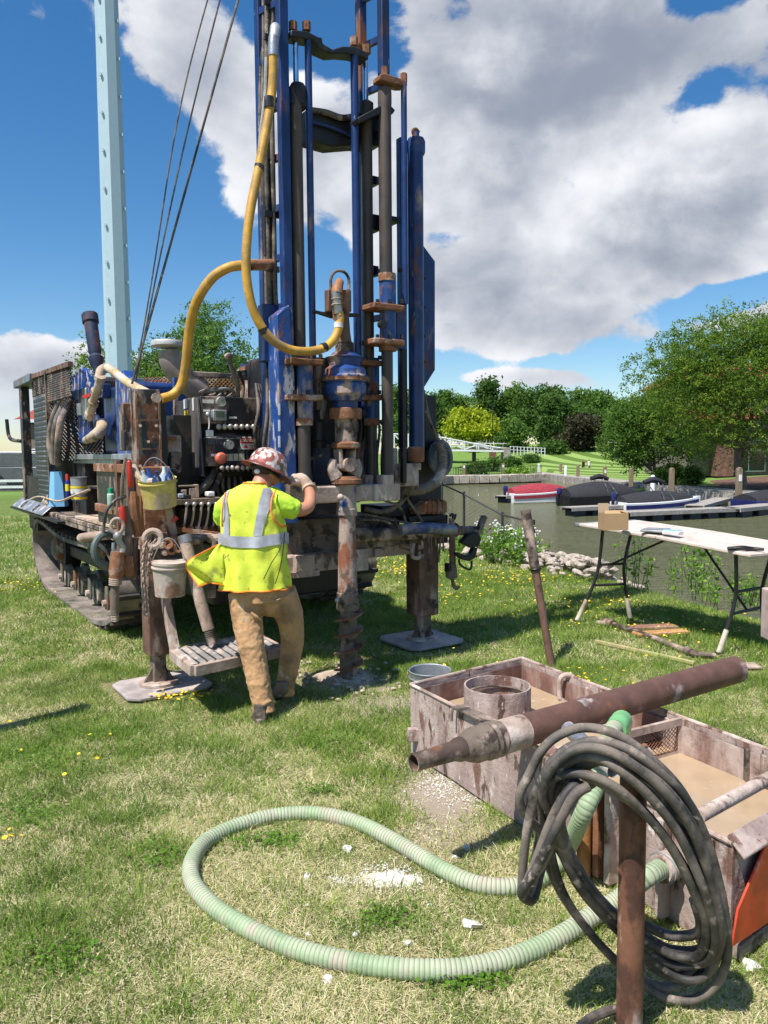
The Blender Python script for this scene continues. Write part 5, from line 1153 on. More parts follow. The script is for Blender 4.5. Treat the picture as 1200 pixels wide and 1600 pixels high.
# radiator guard: slotted side panel, mesh top, big suction hoses
g0 = RU(55, 700, -1.2)[1]; g1 = RU(78, 700, -1.2)[1]; zt_ = 2.62
rbp = rb(MB().bb((-1.2, g1, 1.07), (-1.15, g0, 2.42)), 'slotted_guard', mat('blue_grey_guard', (.07, .085, .12, 1), .5, 0, [(MUD, 3, .6, .1, .9, 3)], (20, .1)), bevel=.004)
for i in range(22): z = 1.15 + i * .057; sub(MB().bb((-1.206, g1 + .03, z), (-1.2005, g0 - .03, z + .03)), 'guard_slot', m_black, rbp)
expanded('mesh_guard', (-1.2, g0, 2.42), (0, g1 - g0, 0), (0, 0, .24), 14, 6, m_blk, r=.009)
g2 = RU(108, 600, -1.2)[1]
expanded('mesh_guard', (-1.2, g1, 2.3), (.02, g2 - g1, 0), (0, 0, .32), 22, 7, m_blk, r=.008)
expanded('mesh_guard', (-1.19, g1, 1.65), (.30, g2 - g1, 0), (0, 0, .65), 16, 14, m_blk, r=.007)
rb(MB().bar((-1.2, g0, 2.66), (-1.18, g2, 2.62), .05), 'guard_frame', m_brown); rb(MB().bar((-1.2, g1, 1.07), (-1.2, g1, 2.64), .05), 'guard_frame', m_blk)
rb(MB().bb((-1.0, g2 + .35, 1.07), (-.5, g0 - .1, 2.5)), 'radiator_core', m_dark)
m_susp = mat('grey_suction_hose', (.13, .11, .10, 1), .75, 0, [(MUD, 4, .55, .1, .9)], (30, .4))
for k, off in enumerate((0, 7, 13)): rb(tu([(106 + off * .3, 612 + off, -1.06), (95 + off * .6, 628 + off, -1.12), (82 + off, 658, -1.2), (78 + off, 692, -1.22), (84 + off * .5, 725, -1.2)], .038), 'suction_hose', m_susp)
# rear canopy frame
for x, vv in ((36, None),): 
    pv = RU(37, 690, -1.2)[1]; rb(MB().bb((-1.22, pv - .08, 1.07), (-1.12, pv + .08, 2.62)), 'canopy_post', m_blk, bevel=.008)
rb(MB().bb((-1.25, g0 - .1, 2.60), (.9, pv + .3, 2.70)), 'canopy_roof', mat('faded_blue_grey_steel', (.14, .18, .22, 1), .5, 0, [(RUST, 3, .6, .1, .9)], (20, .1)), bevel=.01)
rb(MB().bb((-1.2, pv - .9, 1.07), (-1.15, pv, 1.45)), 'kick_plate', m_dark); rb(MB().tube([(-1.22, pv + .1, 1.9), (-1.3, pv + .45, 1.95), (-1.32, pv + .5, 2.2)], .025, 8, 4), 'hose_hook', m_blk)
rb(MB().bb((.8, pv - .08, 1.07), (.9, pv + .08, 2.6)), 'canopy_post', m_blk)
rb(MB().bb((-1.1, 6.0, .72), (-.9, 6.6, 1.0)), 'bumper_bracket', m_dark)
# deck corner tray
q0 = RU(28, 790, -1.25)[1]; q1_ = RU(76, 795, -1.25)[1]
tr_ = rb(MB().prism([(-1.32, q0, 1.03), (-1.32, q1_, 1.03), (-1.20, q1_, 1.13), (-1.20, q0, 1.13)], (0, 0, .015)), 'folded_tread_plate', m_steel, bevel=.004)
rb(MB().bb((-1.32, q1_ - .8, 1.0), (-1.22, q0 + .2, 1.02)), 'side_step', m_dark)
for k in (.3, .7): q = q1_ + (q0 - q1_) * k; sub(MB().torus((-1.27, q, 1.085), (-.64, 0, .77), .05, .010, 16, 6), 'step_hole_rim', m_dark, tr_)
# ---- tracks
def track(uo, ui):
    prof = [(3.25, .0), (4.2, .0), (5.15, .0), (5.65, .05), (6.05, .19), (6.30, .45), (6.28, .70), (6.08, .86), (5.7, .88), (4.6, .79), (3.5, .80), (2.8, .87), (2.4, .80), (2.13, .56), (2.20, .30), (2.60, .09)]
    p = crom([np.array([0, a_, b_]) for a_, b_ in prof + prof[:1]], 6)[:-1]
    c0 = np.array([0, 4.2, .45]); tk = .045; inner = []
    tg = np.roll(p, -1, 0) - np.roll(p, 1, 0); nn = np.stack([np.zeros(len(p)), -tg[:, 2], tg[:, 1]], 1); nn /= np.linalg.norm(nn, axis=1)[:, None]
    rs_ = []
    for q, n_ in zip(p, nn):
        i_ = q + n_ * tk; rs_.append(np.array([(uo, q[1], q[2]), (ui, q[1], q[2]), (ui, i_[1], i_[2]), (uo, i_[1], i_[2])]))
    rs_.append(rs_[0]); bt = rb(MB().rings(rs_, True, False, False), 'rubber_track', m_rubd, angle=25)
    L = np.r_[0, np.cumsum(np.linalg.norm(np.diff(np.vstack([p, p[:1]]), axis=0), axis=1))]; P2 = np.vstack([p, p[:1]]); n = int(L[-1] / .105)
    for i in range(n):
        s = i * L[-1] / n; q = np.array([np.interp(s, L, P2[:, k]) for k in range(3)]); k = int(np.searchsorted(L, s)) % len(nn); n_ = nn[k]
        if q[2] < .02: q[2] = .022
        d_ = np.cross(n_, [1, 0, 0])
        sgn = 1 if i % 2 else -1; ua, ub2 = (uo, uo + (ui - uo) * .62) if i % 2 else (uo + (ui - uo) * .38, ui)
        sub(MB().box(((ua + ub2) / 2, q[1] - n_[1] * .02, q[2] - n_[2] * .02), (abs(ub2 - ua), .04, .035), np.stack([np.array([1, 0, 0]), d_, n_], 1)), 'track_lug', m_rub, bt)
    sg = -1 if uo < ui else 1; um = uo + (ui - uo) * .68
    for (v_, z_, r_, nm) in ((5.82, .50, .30, 'idler_wheel'), (2.55, .46, .31, 'drive_sprocket')):
        w_ = rb(MB().cyl((um - .1, v_, z_), (um + .1, v_, z_), r_, n=28), nm, m_dark); sub(MB().lathe((um, v_, z_), (sg, 0, 0), [(.1, .17), (.16, .16), (.20, .10), (.205, .02)], 20), 'hub', m_roll, w_)
        bb_ = MB(); bolts(bb_, (um + sg * .14, v_, z_), (sg, 0, 0), .13, 8, .014, .03); sub(bb_, 'hub_bolts', m_mud, w_)
    fr_ = rb(MB().bb((um - .05, 2.9, .42), (um + .05, 5.6, .56)), 'track_frame', m_dark, bevel=.02)
    for i in range(4):
        v_ = 3.2 + i * .72
        w_ = rb(MB().lathe((um - .13, v_, .19), (1, 0, 0), [(0, .09), (.0, .14), (.06, .145), (.08, .10), (.18, .10), (.20, .145), (.26, .14), (.26, .09)], 20), 'track_roller', m_roll)
        pl_ = [(um + sg * .17, v_ - .07, .18), (um + sg * .17, v_ - .05, .12), (um + sg * .17, v_ + .05, .12), (um + sg * .17, v_ + .07, .18), (um + sg * .17, v_ + .03, .36), (um + sg * .17, v_ - .03, .36)]
        sub(MB().prism(pl_, (sg * .025, 0, 0)), 'roller_bracket', m_roll, w_, bevel=.006); sub(MB().cyl((um + sg * .17, v_, .19), (um + sg * .23, v_, .19), .035, n=8), 'roller_bolt', m_mud, w_)
    for v_ in (3.6, 4.8): rb(MB().cyl((um - .12, v_, .70), (um + .12, v_, .70), .07, n=16), 'carrier_roller', m_roll)
    rb(MB().bb((um - .04, 3.8, .55), (um + .04, 4.6, .66)), 'track_frame', m_dark)
track(-1.12, -.60); track(1.66, 1.16)
# ---- left jack with column and black panels
JL = (-1.24, .63); JR = (1.13, .58)
def jack(u_, v_, ztop, w_, label_m, yaw=0):
    jk = rb(MB().bb((u_ - w_, v_ - w_, .26), (u_ + w_, v_ + w_, ztop)), 'jack_leg', m_brown, bevel=.012)
    sub(MB().bb((u_ - w_ * .55, v_ - w_ * .55, .05), (u_ + w_ * .55, v_ + w_ * .55, .28)), 'jack_inner', m_mudd, jk, bevel=.01)
    for s in (-1, 1): sub(MB().prism([(u_ + s * w_ * .5, v_ - .012, .055), (u_ + s * (w_ * .5 + .07), v_ - .012, .055), (u_ + s * w_ * .5, v_ - .012, .17)], (0, .024, 0)), 'foot_gusset', m_mudd, jk)
    sub(MB().lathe((u_, v_, .04), (0, 0, 1), [(0, .14), (.018, .14), (.022, .13)], 28), 'foot_plate', m_mud, jk)
jack(*JL, 1.15, .085, None); jack(*JR, 1.02, .105, None)
def pad(cu, cv, s1, s2, label):
    mb = MB(); c = 0.07; hx, hy = s1 / 2, s2 / 2
    poly = [(cu - hx + c, cv - hy, .012), (cu + hx - c, cv - hy, .012), (cu + hx, cv - hy + c, .012), (cu + hx, cv + hy - c, .012), (cu + hx - c, cv + hy, .012), (cu - hx + c, cv + hy, .012), (cu - hx, cv + hy - c, .012), (cu - hx, cv - hy + c, .012)]
    return mb.prism(poly, (0, 0, .026)).build('outrigger_pad', mat('pinkish_mud_dusted_pad', (.36, .31, .29, 1), .85, 0, [((.50, .42, .36, 1), 5, .56, .1, .9)], (30, .3)), None, RIG, label=label, cat='pad', group='outrigger pads', bevel=.008)
pad(JL[0] + .02, JL[1] - .02, .62, .52, 'square grey pad under the left jack leg beside the step platform')
pad(JR[0], JR[1] + .02, .60, .60, 'square grey pad under the right jack leg behind the auger')
# column stack above the left jack
rb(MB().bb((-1.33, .56, 1.05), (-1.13, .74, 1.62)), 'jack_housing', m_rust, bevel=.01)
m_col = mat('worn_black_column_plate', (.022, .021, .021, 1), .5, 0, [((.26, .20, .16, 1), 7, .55, .05, .9, 2.5), ((.17, .07, .035, 1), 9, .57, .04, .85, 2), ((.42, .35, .30, 1), 22, .63, .03, .9, 2)], (35, .4))
cp_ = rb(vb(212, 608, 252, 742, .62, .14), 'column_panel', m_col, bevel=.008)
for x_ in (213, 249): sub(vb(x_, 612, x_ + 3, 740, .612, .01), 'panel_edge_strip', m_rust, cp_)
for y_ in (655, 700, 735): sub(vb(216, y_, 248, y_ + 3, .612, .01), 'panel_weld_strip', m_brown, cp_)
for x_, y_ in ((219, 665), (244, 665), (219, 728), (244, 728), (232, 690)): sub(MB().cyl(RV(x_, y_, .62), RV(x_, y_, .60), .012, n=6), 'panel_bolt', m_mud, cp_)
sub(vb(227, 742, 250, 830, .60, .16), 'column_panel_lower', m_brown, cp_, bevel=.008)
q = RV(243, 622, .60); sub(MB().cyl(q, q + (0, -.03, 0), .035, n=8), 'pipe_plug', m_mud, cp_)
rb(ub(186, 630, 200, 704, -1.34, .03), 'column_box_side', m_brown, bevel=.004); rb(vb(193, 630, 214, 704, .74, .12), 'column_box', m_col, bevel=.006)
rb(vb(251, 620, 262, 830, .75, .2), 'column_back', m_black); rb(vb(262, 680, 284, 715, .80, .12), 'valve_bank', m_mud, bevel=.01)
rb(vb(268, 706, 284, 740, .74, .12), 'valve_bank', m_mudd, bevel=.01); rb(vb(274, 590, 279, 700, .9, .05), 'blue_bar', m_bluel); rb(vb(258, 682, 276, 688, .76, .06), 'pipe_tee', m_rust)
# hoist cables
for (x0, y0, x1, y1, r_, bow) in ((206, 600, 372, 0, .009, 0), (212, 596, 346, 0, .006, -6), (216, 560, 328, 0, .0055, -9)):
    pts = []
    for k in range(9):
        f = k / 8; w_ = (math.sin(f * 7) * 3 if bow == -9 else 0); pts.append((x0 + (x1 - x0) * f * 1.12 + bow * math.sin(f * 3.14) * 1.2 + w_ + (x1 - x0) * .0, y0 + (y1 - y0) * f * 1.12, .9 - .5 * f))
    rb(tp(pts, r_, n=6), 'hoist_cable', m_bhose)
# ---- control panel
pv_ = .72
cbn = rb(vb(313, 620, 402, 663, pv_, .34), 'control_console', m_blk, bevel=.008)
c2 = rb(vb(322, 684, 402, 728, pv_ - .06, .34), 'lower_console', m_blk, bevel=.008)
x = RV(320, 680, pv_)[0]; x2 = RV(402, 680, pv_)[0]; zz0 = RV(360, 664, pv_)[2]; zz1 = RV(360, 684, pv_)[2]
rb(MB().prism([(x, pv_ - .06, zz1 - .006), (x, pv_ + .16, zz1 + .045), (x, pv_ + .16, zz1 - .05), (x, pv_ - .06, zz1 - .05)], (x2 - x, 0, 0)), 'lever_ledge', m_steel)
sl_ = rb(MB().prism([(RV(313, 680, pv_)[0] - .02, pv_, RV(313, 622, pv_)[2]), (RV(313, 680, pv_)[0] - .02, pv_ - .07, RV(313, 744, pv_)[2]), (RV(313, 680, pv_)[0] - .02, pv_ + .42, RV(313, 744, pv_)[2]), (RV(313, 680, pv_)[0] - .02, pv_ + .42, RV(313, 622, pv_)[2])], (.02, 0, 0)), 'console_side_plate', mat('dusty_dark_plate', (.045, .045, .05, 1), .55, 0, [((.15, .13, .115, 1), 2.2, .55, .12, .85, 3)], (30, .15)), bevel=.004)
us = RV(313, 680, pv_)[0] - .021
for (y0, y1, v0, v1, m_) in ((622, 637, .92, 1.0, m_white), (640, 653, .90, .99, mat('yellow_tag', (.75, .5, .02, 1), .6, 0, [], None)), (622, 642, .78, .81, m_white)): sub(MB().bb((us - .003, v0, RU(300, y1, us)[2]), (us, v1, RU(300, y0, us)[2])), 'side_label', m_, sl_)
def gauge(px, py, v, r, par):
    q = RV(px, py, v); g_ = sub(MB().lathe(q, (0, -1, 0), [(0, r), (.025, r), (.03, r * .9), (.022, r * .86)], 24), 'gauge', m_galv, par) if par is None else None
    g_ = MB().lathe(q, (0, -1, 0), [(0, r), (.025, r), (.03, r * .92), (.024, r * .88)], 24).build('gauge', m_galv, par, RIG)
    return q
def face(q, r, par):
    MB().cyl(q + (0, -.0245, 0), q + (0, -.026, 0), r * .86, n=24).build('gauge_face', mat('cream_gauge_face', (.62, .58, .46, 1), .6, 0, [], None), par, RIG)
    MB().bar(q + (0, -.0275, 0), q + (r * .5, -.0275, r * .45), .003, .003).build('gauge_needle', m_black, par, RIG)
q = gauge(344, 628, pv_, .038, cbn); face(q, .038, cbn); q = gauge(357, 695, pv_ - .06, .038, c2); face(q, .038, c2)
sub(vb(333, 640, 355, 657, pv_ - .05, .05), 'display_housing', m_galv, cbn, bevel=.008); sub(vb(337, 643, 351, 652, pv_ - .054, .003), 'display_screen', mat('lcd_green', (.10, .13, .08, 1), .2, 0, [], None), cbn)
for (x0, y0, x1, y1) in ((317, 624, 334, 630), (358, 651, 370, 654), (318, 640, 328, 643)): sub(vb(x0, y0, x1, y1, pv_ - .004, .003), 'label_strip', m_white, cbn)
sub(vb(330, 709, 345, 713, pv_ - .064, .003), 'label_strip', m_white, c2); dl = sub(vb(348, 709, 382, 720, pv_ - .064, .003), 'label_strip', mat('cream_decal', (.55, .50, .36, 1), .6, 0, [], None), c2)
for k in range(3): xx = 356 + k * 8; sub(vb(xx, 709, xx + .8, 720, pv_ - .067, .002), 'label_divider', m_black, c2)
q = RV(341, 716, pv_ - .06); sub(MB().lathe(q, (0, -1, 0), [(0, .02), (.03, .02), (.035, .042), (.06, .045), (.075, .03), (.078, .003)], 20), 'stop_knob', mat('faded_red_knob', (.55, .12, .07, 1), .5, 0, [], None), c2)
# danger sign
ds = sub(vb(376, 684, 403, 702, pv_ - .066, .004), 'danger_sign', m_white, c2); sub(vb(376, 684, 403, 693, pv_ - .070, .003), 'danger_header', m_red, c2)
a_ = RV(389.5, 688.4, pv_ - .072); k_ = scl(389, 688, pv_)
text_mesh('DANGER', 7.0 * k_, a_, (1, 0, 0), (0, 0, 1), m_white, c2, 'danger_lettering', .0008, RIG) if False else None
def rig_text(body, px, py, v, hpx, m_, par):
    a_ = RW(*RV(px, py, v)); return text_mesh(body, hpx * scl(px, py, v), a_, U, Z, m_, par, 'lettering', .0008)
rig_text('DANGER', 389.5, 688.5, pv_ - .072, 6.6, m_white, c2)
pa = [RV(x_, y_, pv_ - .068) for x_, y_ in ((380, 700), (384, 694.5), (388, 700))]; sub(MB().prism(pa, (0, -.002, 0)), 'warning_triangle', m_red, c2)
for yy in (695.5, 698, 700.5): sub(vb(390, yy, 401, yy + .9, pv_ - .069, .002), 'sign_text_line', m_red, c2)
# levers with knobs
def lever(mb_pts, r, kn, par, m_=None, nm='control_lever'):
    l_ = MB().tube(mb_pts, r, 8, 3).build(nm, m_ or m_chrome, par, RIG); MB().sph(mb_pts[-1], kn, 10).build('lever_knob', m_ or m_mud, l_, RIG)
ub_ = m_steel
for i in range(7):
    xx = 342 + i * 9; lever([RV(xx + 2, 668, pv_ + .05), RV(xx, 669, pv_ - .04), RV(xx, 667, pv_ - .12)], .010, .022, cbn, mat('tarnished_lever', (.45, .42, .38, 1), .4, .6, [(MUD, 8, .55, .1, .9)], None))
for i in range(6): xx = 348 + i * 8; lever([RV(xx, 736, pv_ + .05), RV(xx + 1, 734, pv_ - .03), RV(xx - 1, 731, pv_ - .12)], .009, .019, c2, MC['tarnished_lever'])
rb(vb(330, 728, 400, 745, pv_ + .05, .2), 'valve_block', m_dark, bevel=.01)
q = RV(325, 648, pv_ - .03); hk = sub(MB().sph(q, .022, 10), 'key_knob', m_steel, cbn)
tg_ = sub(tp([(326, 650, pv_ - .04), (327, 662, pv_ - .05), (326, 672, pv_ - .06)], .006, n=6), 'key_chain', m_steel, cbn); sub(vb(322, 672, 334, 682, pv_ - .075, .01), 'key_tag', m_white, cbn, bevel=.004)
# tall levers on top, fuel neck, small stack
for (pts, r_) in (([(372, 628, .9), (371, 600, .85), (362, 575, .85), (358, 560, .85)], .018), ([(378, 628, .95), (380, 600, .95), (372, 578, .9)], .014), ([(368, 628, .9), (369, 605, .9), (361, 588, .9)], .012)):
    rb(tp(pts, r_), 'clutch_lever', m_mudd)
q = RV(358, 557, .85); rb(MB().sph(q, (.04, .04, .028), 12), 'lever_grip', m_mud)
rb(vb(360, 622, 392, 632, .8, .1), 'lever_base', m_dark, bevel=.006); rb(lpx(388, 1.2, [(592, 10), (580, 7), (575, 7), (574, 12), (570, 12)]), 'funnel_neck', m_bluem); rb(vb(383, 572, 399, 578, 1.1, .12), 'funnel_bracket', m_rust)
rb(lpx(388, 1.1, [(622, 16), (615, 14), (606, 8), (595, 7)]), 'breather', m_mud)
for i in range(5): rb(tp([(400 + i * 3, 600, .6), (404 + i * 4, 640, .5 + .03 * i), (398 + i * 5, 680, .52), (408 + i * 3, 735, .55)], .014, n=8), 'hydraulic_hose', m_bhose)
pl = [RV(x_, y_, .5) for x_, y_ in ((404, 640), (412, 618), (416, 625), (408, 665), (402, 668))]; rb(MB().prism(pl, (0, .03, 0)), 'linkage_plate', m_bluem)
for i in range(4): rb(MB().torus(RV(326 + i * 6, 614 + (i % 2), .95), (0, .3, 1), .07 + .012 * i, .014, 20, 6), 'coiled_line', m_galv if i % 2 else m_bhose)
# lower lever bank
lb_ = rb(vb(282, 792, 352, 832, .68, .12), 'lever_bank', m_dark, bevel=.006)
for i in range(6):
    xx = 290 + i * 11.5; lever([RV(xx - 4, 826, .60), RV(xx, 808, .57), RV(xx + 2, 788, .56)], .009, .018, lb_, MC['tarnished_lever']); q = RV(xx - 4, 826, .60); sub(MB().sph(q, .026, 10), 'lever_joint', m_rust, lb_)
rb(vb(270, 779, 350, 788, .56, .34), 'work_shelf', m_mudd, bevel=.004)
for (x0, y0, x1, y1, m_) in ((280, 758, 308, 761, m_wood), (284, 765, 292, 780, m_tan), (305, 757, 311, 778, m_tan), (296, 763, 305, 779, m_mud)): rb(vb(x0, y0, x1, y1, .62, .07), 'shelf_bracket', m_, bevel=.004)
rb(tp([(302, 775, .72), (318, 762, .70), (330, 745, .72), (338, 728, .78)], .03), 'hydraulic_hose', m_bhose); rb(tp([(325, 778, .72), (336, 760, .72), (345, 740, .76)], .02), 'hydraulic_hose', m_bhose)
for i in range(7): rb(tp([(322 + i * 9, 742, .8), (318 + i * 10, 760, .75), (330 + i * 8, 785, .8)], .012), 'hydraulic_hose', m_bhose)
rb(MB().bb((-1.0, .85, 1.08), (-.35, 1.15, 2.0)), 'console_stand', m_dark)
# tool rail along the front left
rl = rb(vb(245, 838, 350, 846, .42, .05), 'tool_rail', m_mud, bevel=.01)
rb(vb(352, 800, 446, 850, .62, .1), 'front_plate', m_mudd, bevel=.01)
for (x0, x1) in ((228, 262), (300, 335)): rb(vb(x0, 835, x1, 842, .44, .2), 'rail_bracket', m_mudd)
rb(MB().bar(RV(350, 836, .5), RV(272, 826, .62), .05, .03), 'rail_bracket', m_rust)
# ---- step platform with grating
zp = .33
cn = [G(270, 1022, zp), G(303, 1048, zp), G(440, 1018, zp), G(392, 985, zp)]
cn = [loc(q) for q in cn]
A_, B_, C_, D_ = cn; D_ = A_ + (C_ - B_)
pf = rb(MB().bar(A_, B_, .05, .07), 'step_platform', m_mud, bevel=.004)
for a_, b_ in ((B_, C_), (C_, D_), (D_, A_)): sub(MB().bar(a_, b_, .05, .07), 'platform_tube', m_mud, pf, bevel=.004)
gb = MB(); K = 24
for i in range(1, K):
    a_ = A_ + (B_ - A_) * i / K + (0, 0, .028); b_ = D_ + (C_ - D_) * i / K + (0, 0, .028); pts = [a_ + (b_ - a_) * j / 22 + (0, 0, .012 * (j % 2)) + (B_ - A_) / K * .5 * (1 if j % 2 else -1) for j in range(23)]
    gb.tube(pts, .0045, 4, 1, smooth=False)
gb.build('platform_grating', mat('grimy_serrated_grating', (.16, .15, .14, 1), .55, .5, [(MUDL, 7, .56, .08, .9)], None), pf, RIG, kind='stuff')
sub(MB().prism([A_ + (0, 0, -.0), B_, C_, D_], (0, 0, .012)), 'platform_pan', m_mudd, pf)
rb(MB().bar(A_ + (.02, 0, 0), RV(248, 880, .55), .06, .05), 'platform_hanger', m_mud, bevel=.004)
rb(MB().bar(D_, D_ + (.05, .2, .45), .06, .05), 'platform_hanger', m_mudd, bevel=.004)
# ---- right side: tool rack arm, reel, sleeved hose, motor
arm = rb(tp([(553, 836, .45), (600, 835, .45), (660, 832, .44), (712, 829, .42)], .058, n=16), 'outrigger_arm', m_mudd)
rb(vb(556, 826, 688, 852, .50, .16), 'outrigger_beam', m_mudd, bevel=.01); rb(vb(574, 850, 668, 868, .54, .1), 'outrigger_beam', m_mud, bevel=.01)
sub(tp([(625, 828, .36), (665, 825, .34), (712, 828, .34)], .048, n=16), 'steel_tube', mat('blue_stained_galvanised', (.30, .30, .33, 1), .45, .5, [((.03, .05, .16, 1), 4, .55, .1, .5), (MUD, 4, .6, .1, .9)], (30, .3)), arm)
sub(MB().torus(RV(712, 828, .34), (1, 0, 0), .05, .012, 18, 6), 'tube_collar', m_rust, arm); sub(tp([(714, 829, .34), (735, 829, .34), (742, 829, .34)], .042, n=14), 'arm_end', m_mudd, arm)
# hinged holding wrench at the arm end
hw_ = rb(MB().bar(RV(757, 806, .3), RV(744, 838, .3), .06, .04), 'break_out_wrench', m_mudd, bevel=.008)
pl = [RV(x_, y_, .26) for x_, y_ in ((722, 848), (735, 834), (748, 832), (753, 842), (750, 852), (740, 857))]; sub(MB().prism(pl, (0, .07, 0)), 'wrench_body', m_dark, hw_, bevel=.01)
pl = [RV(x_, y_, .27) for x_, y_ in ((741, 855), (747, 856), (743, 872), (734, 877), (722, 874), (714, 866), (716, 863), (728, 868), (736, 865))]; sub(MB().prism(pl, (0, .05, 0)), 'wrench_jaw', m_dark, hw_, bevel=.006)
sub(tp([(717, 874, .28), (719, 882, .28), (730, 889, .28), (736, 888, .28), (737, 876, .28)], .010, n=6), 'wrench_loop', m_dark, hw_)
# plate with hooks
rb(vb(640, 806, 700, 815, .42, .25), 'rack_plate', m_dark, bevel=.006); rb(vb(664, 812, 700, 850, .55, .05), 'rack_plate', m_dark, bevel=.006)
rb(tp([(646, 850, .40), (643, 862, .38), (646, 871, .38), (655, 870, .38), (656, 852, .40)], .018, n=8), 'tow_hook', m_mudd); rb(tp([(640, 852, .42), (628, 851, .42), (626, 855, .42), (640, 860, .42)], .010, n=6), 'eye_loop', m_rust)
for i, (x_, y1_, w_) in enumerate(((668, 866, .010), (672, 858, .008), (679, 853, .009), (658, 870, .012), (689, 878, .009), (691, 862, .008))):
    rb(MB().cyl(RV(x_ + 1, 826, .4), RV(x_ + (-4 if i == 4 else 2), y1_, .38), w_, n=8), 'hanging_rod', m_mudd)
for (a_, b_) in (((553, 800), (700, 846)), ((600, 782), (648, 818)), ((560, 812), (640, 832))): rb(tp([(a_[0], a_[1], .4), ((a_[0] + b_[0]) / 2, (a_[1] + b_[1]) / 2 - 8, .38), (b_[0] * .98, min(b_[1], 830), .42)], .011, n=6), 'hydraulic_hose', m_bhose)
rb(vb(597, 788, 692, 806, .55, .35), 'rack_floor', m_dark, bevel=.01)
mo = rb(vb(668, 783, 700, 803, .42, .16), 'feed_motor', mat('orange_brown_motor', (.26, .10, .045, 1), .65, 0, [(MUD, 4, .6, .1, .9)], (20, .3)), bevel=.02)
for x_ in (676, 684, 692): sub(vb(x_, 781, x_ + 3, 804, .41, .18), 'motor_fin', m_rust, mo, bevel=.004)
pl = [RV(x_, y_, .45) for x_, y_ in ((648, 796), (662, 786), (672, 783), (672, 803), (652, 805))]; rb(MB().prism(pl, (0, .1, 0)), 'motor_nose', m_rust, bevel=.01)
rb(vb(664, 618, 682, 700, .55, .12), 'reel_stand', m_black, bevel=.006); rb(vb(642, 700, 690, 800, .62, .2), 'reel_stand', m_dark, bevel=.01)
rb(tp([(662, 610, .35), (670, 650, .4), (684, 690, .42)], .012), 'hydraulic_hose', m_bhose); rb(tp([(664, 640, .38), (676, 668, .42), (687, 692, .42)], .014), 'hydraulic_hose', m_bhose)
q = RV(686, 716, .5); rb(MB().lathe(q, (.25, -1, .05), [(0, .14), (.01, .165), (.03, .165), (.035, .12), (.02, .11), (.02, .03), (.05, .03)], 30), 'hose_reel', mat('dark_green_grey_reel', (.055, .075, .085, 1), .5, 0, [(MUD, 5, .6, .1, .9)], (30, .2)))
# gathered fabric sleeve round the hose bundle
pp = crom([RV(x_, y_, v_) for x_, y_, v_ in ((686, 692, .40), (691, 712, .36), (690, 734, .32), (682, 752, .28), (664, 763, .26), (645, 766, .26), (628, 764, .28))], 16)
tg = np.gradient(pp, axis=0); tg /= np.linalg.norm(tg, axis=1)[:, None]; x, y, _ = basis(tg[0]); rs_ = []
for i in range(len(pp)):
    x = x - tg[i] * (x @ tg[i]); x /= np.linalg.norm(x); y = np.cross(tg[i], x); an = np.arange(20) * 2 * math.pi / 20
    rad = .040 * (1 + .16 * math.sin(i * 1.9) + .10 * np.array([mnoise.noise(Vector((math.cos(t_) * 2, math.sin(t_) * 2, i * .5))) for t_ in an]) * 2)
    rs_.append(pp[i] + (np.outer(np.cos(an), x) + np.outer(np.sin(an), y)) * rad[:, None])
rb(MB().rings(rs_), 'gathered_hose_sleeve', mat('dusty_grey_brown_fabric', (.20, .16, .13, 1), .95, 0, [(MUDL, 6, .6, .1, .95)], (60, .5)), angle=70)
rb(tp([(640, 770, .35), (620, 790, .4), (598, 800, .45), (570, 795, .5)], .022), 'hydraulic_hose', m_bhose); rb(tp([(634, 776, .35), (650, 800, .38), (660, 816, .4)], .012), 'hydraulic_hose', m_bhose)

# ================================================================== loose tools on the rig (things of their own)
def rw(px, py, v): return RW(*RV(px, py, v))
def ru(px, py, u): return RW(*RU(px, py, u))
def vm_(px, y0, y1, v): a_ = rw(px, y1, v); b_ = rw(px, y0, v); return a_, (b_ - a_) * (0, 0, 1)
def pail(name, label, px, ytop, ybot, hwt, hwb, v, m_, cat, lid=None, tilt=(0, 0), wall=.004, handle=True, group=None):
    c = rw(px, ybot, v); s = scl(px, (ytop + ybot) / 2, v); h = rw(px, ytop, v)[2] - c[2]; rt, rb_ = hwt * s, hwb * s
    ax = Vector((tilt[0], tilt[1], 1)).normalized(); M_ = Matrix.Translation(c) @ Vector((0, 0, 1)).rotation_difference(ax).to_matrix().to_4x4()
    t = thing(name, label, cat, (0, 0, 0), group, mtx=M_)
    MB().lathe((0, 0, 0), (0, 0, 1), [(0, rb_ * .3), (0, rb_), (h * .86, rb_ + (rt - rb_) * .86), (h * .87, rt + .008), (h * .91, rt + .008), (h * .92, rt), (h, rt), (h + .004, rt + .006), (h, rt - wall), (.01, rb_ - wall), (.01, .002)], 30, caps=False).build('pail_body', m_, t, M_)
    if handle: MB().tube([(-rt, 0, h * .9), (-rt * .9, -.02, h * 1.2), (-.3 * rt, -.03, h * 1.75), (.3 * rt, -.03, h * 1.75), (rt * .9, -.02, h * 1.2), (rt, 0, h * .9)], .003, 6, 4).build('wire_handle', m_steel, t, M_)
    return t, M_, h, rt, rb_
m_ypail = mat('worn_yellow_plastic', (.58, .47, .13, 1), .65, 0, [(MUD, 5, .56, .08, .9), ((.12, .08, .04, 1), 8, .66, .04, .8)], (40, .3))
m_wpail = mat('mud_spattered_white_plastic', (.52, .44, .38, 1), .75, 0, [((.28, .16, .11, 1), 6, .54, .07, .9)], (40, .4))
t, M_, h, rt, r0_ = pail('bucket', 'yellow plastic bucket of bottles hanging on the left column', 251, 748, 791, 28, 25, .40, m_ypail, 'bucket', tilt=(-.04, -.16))
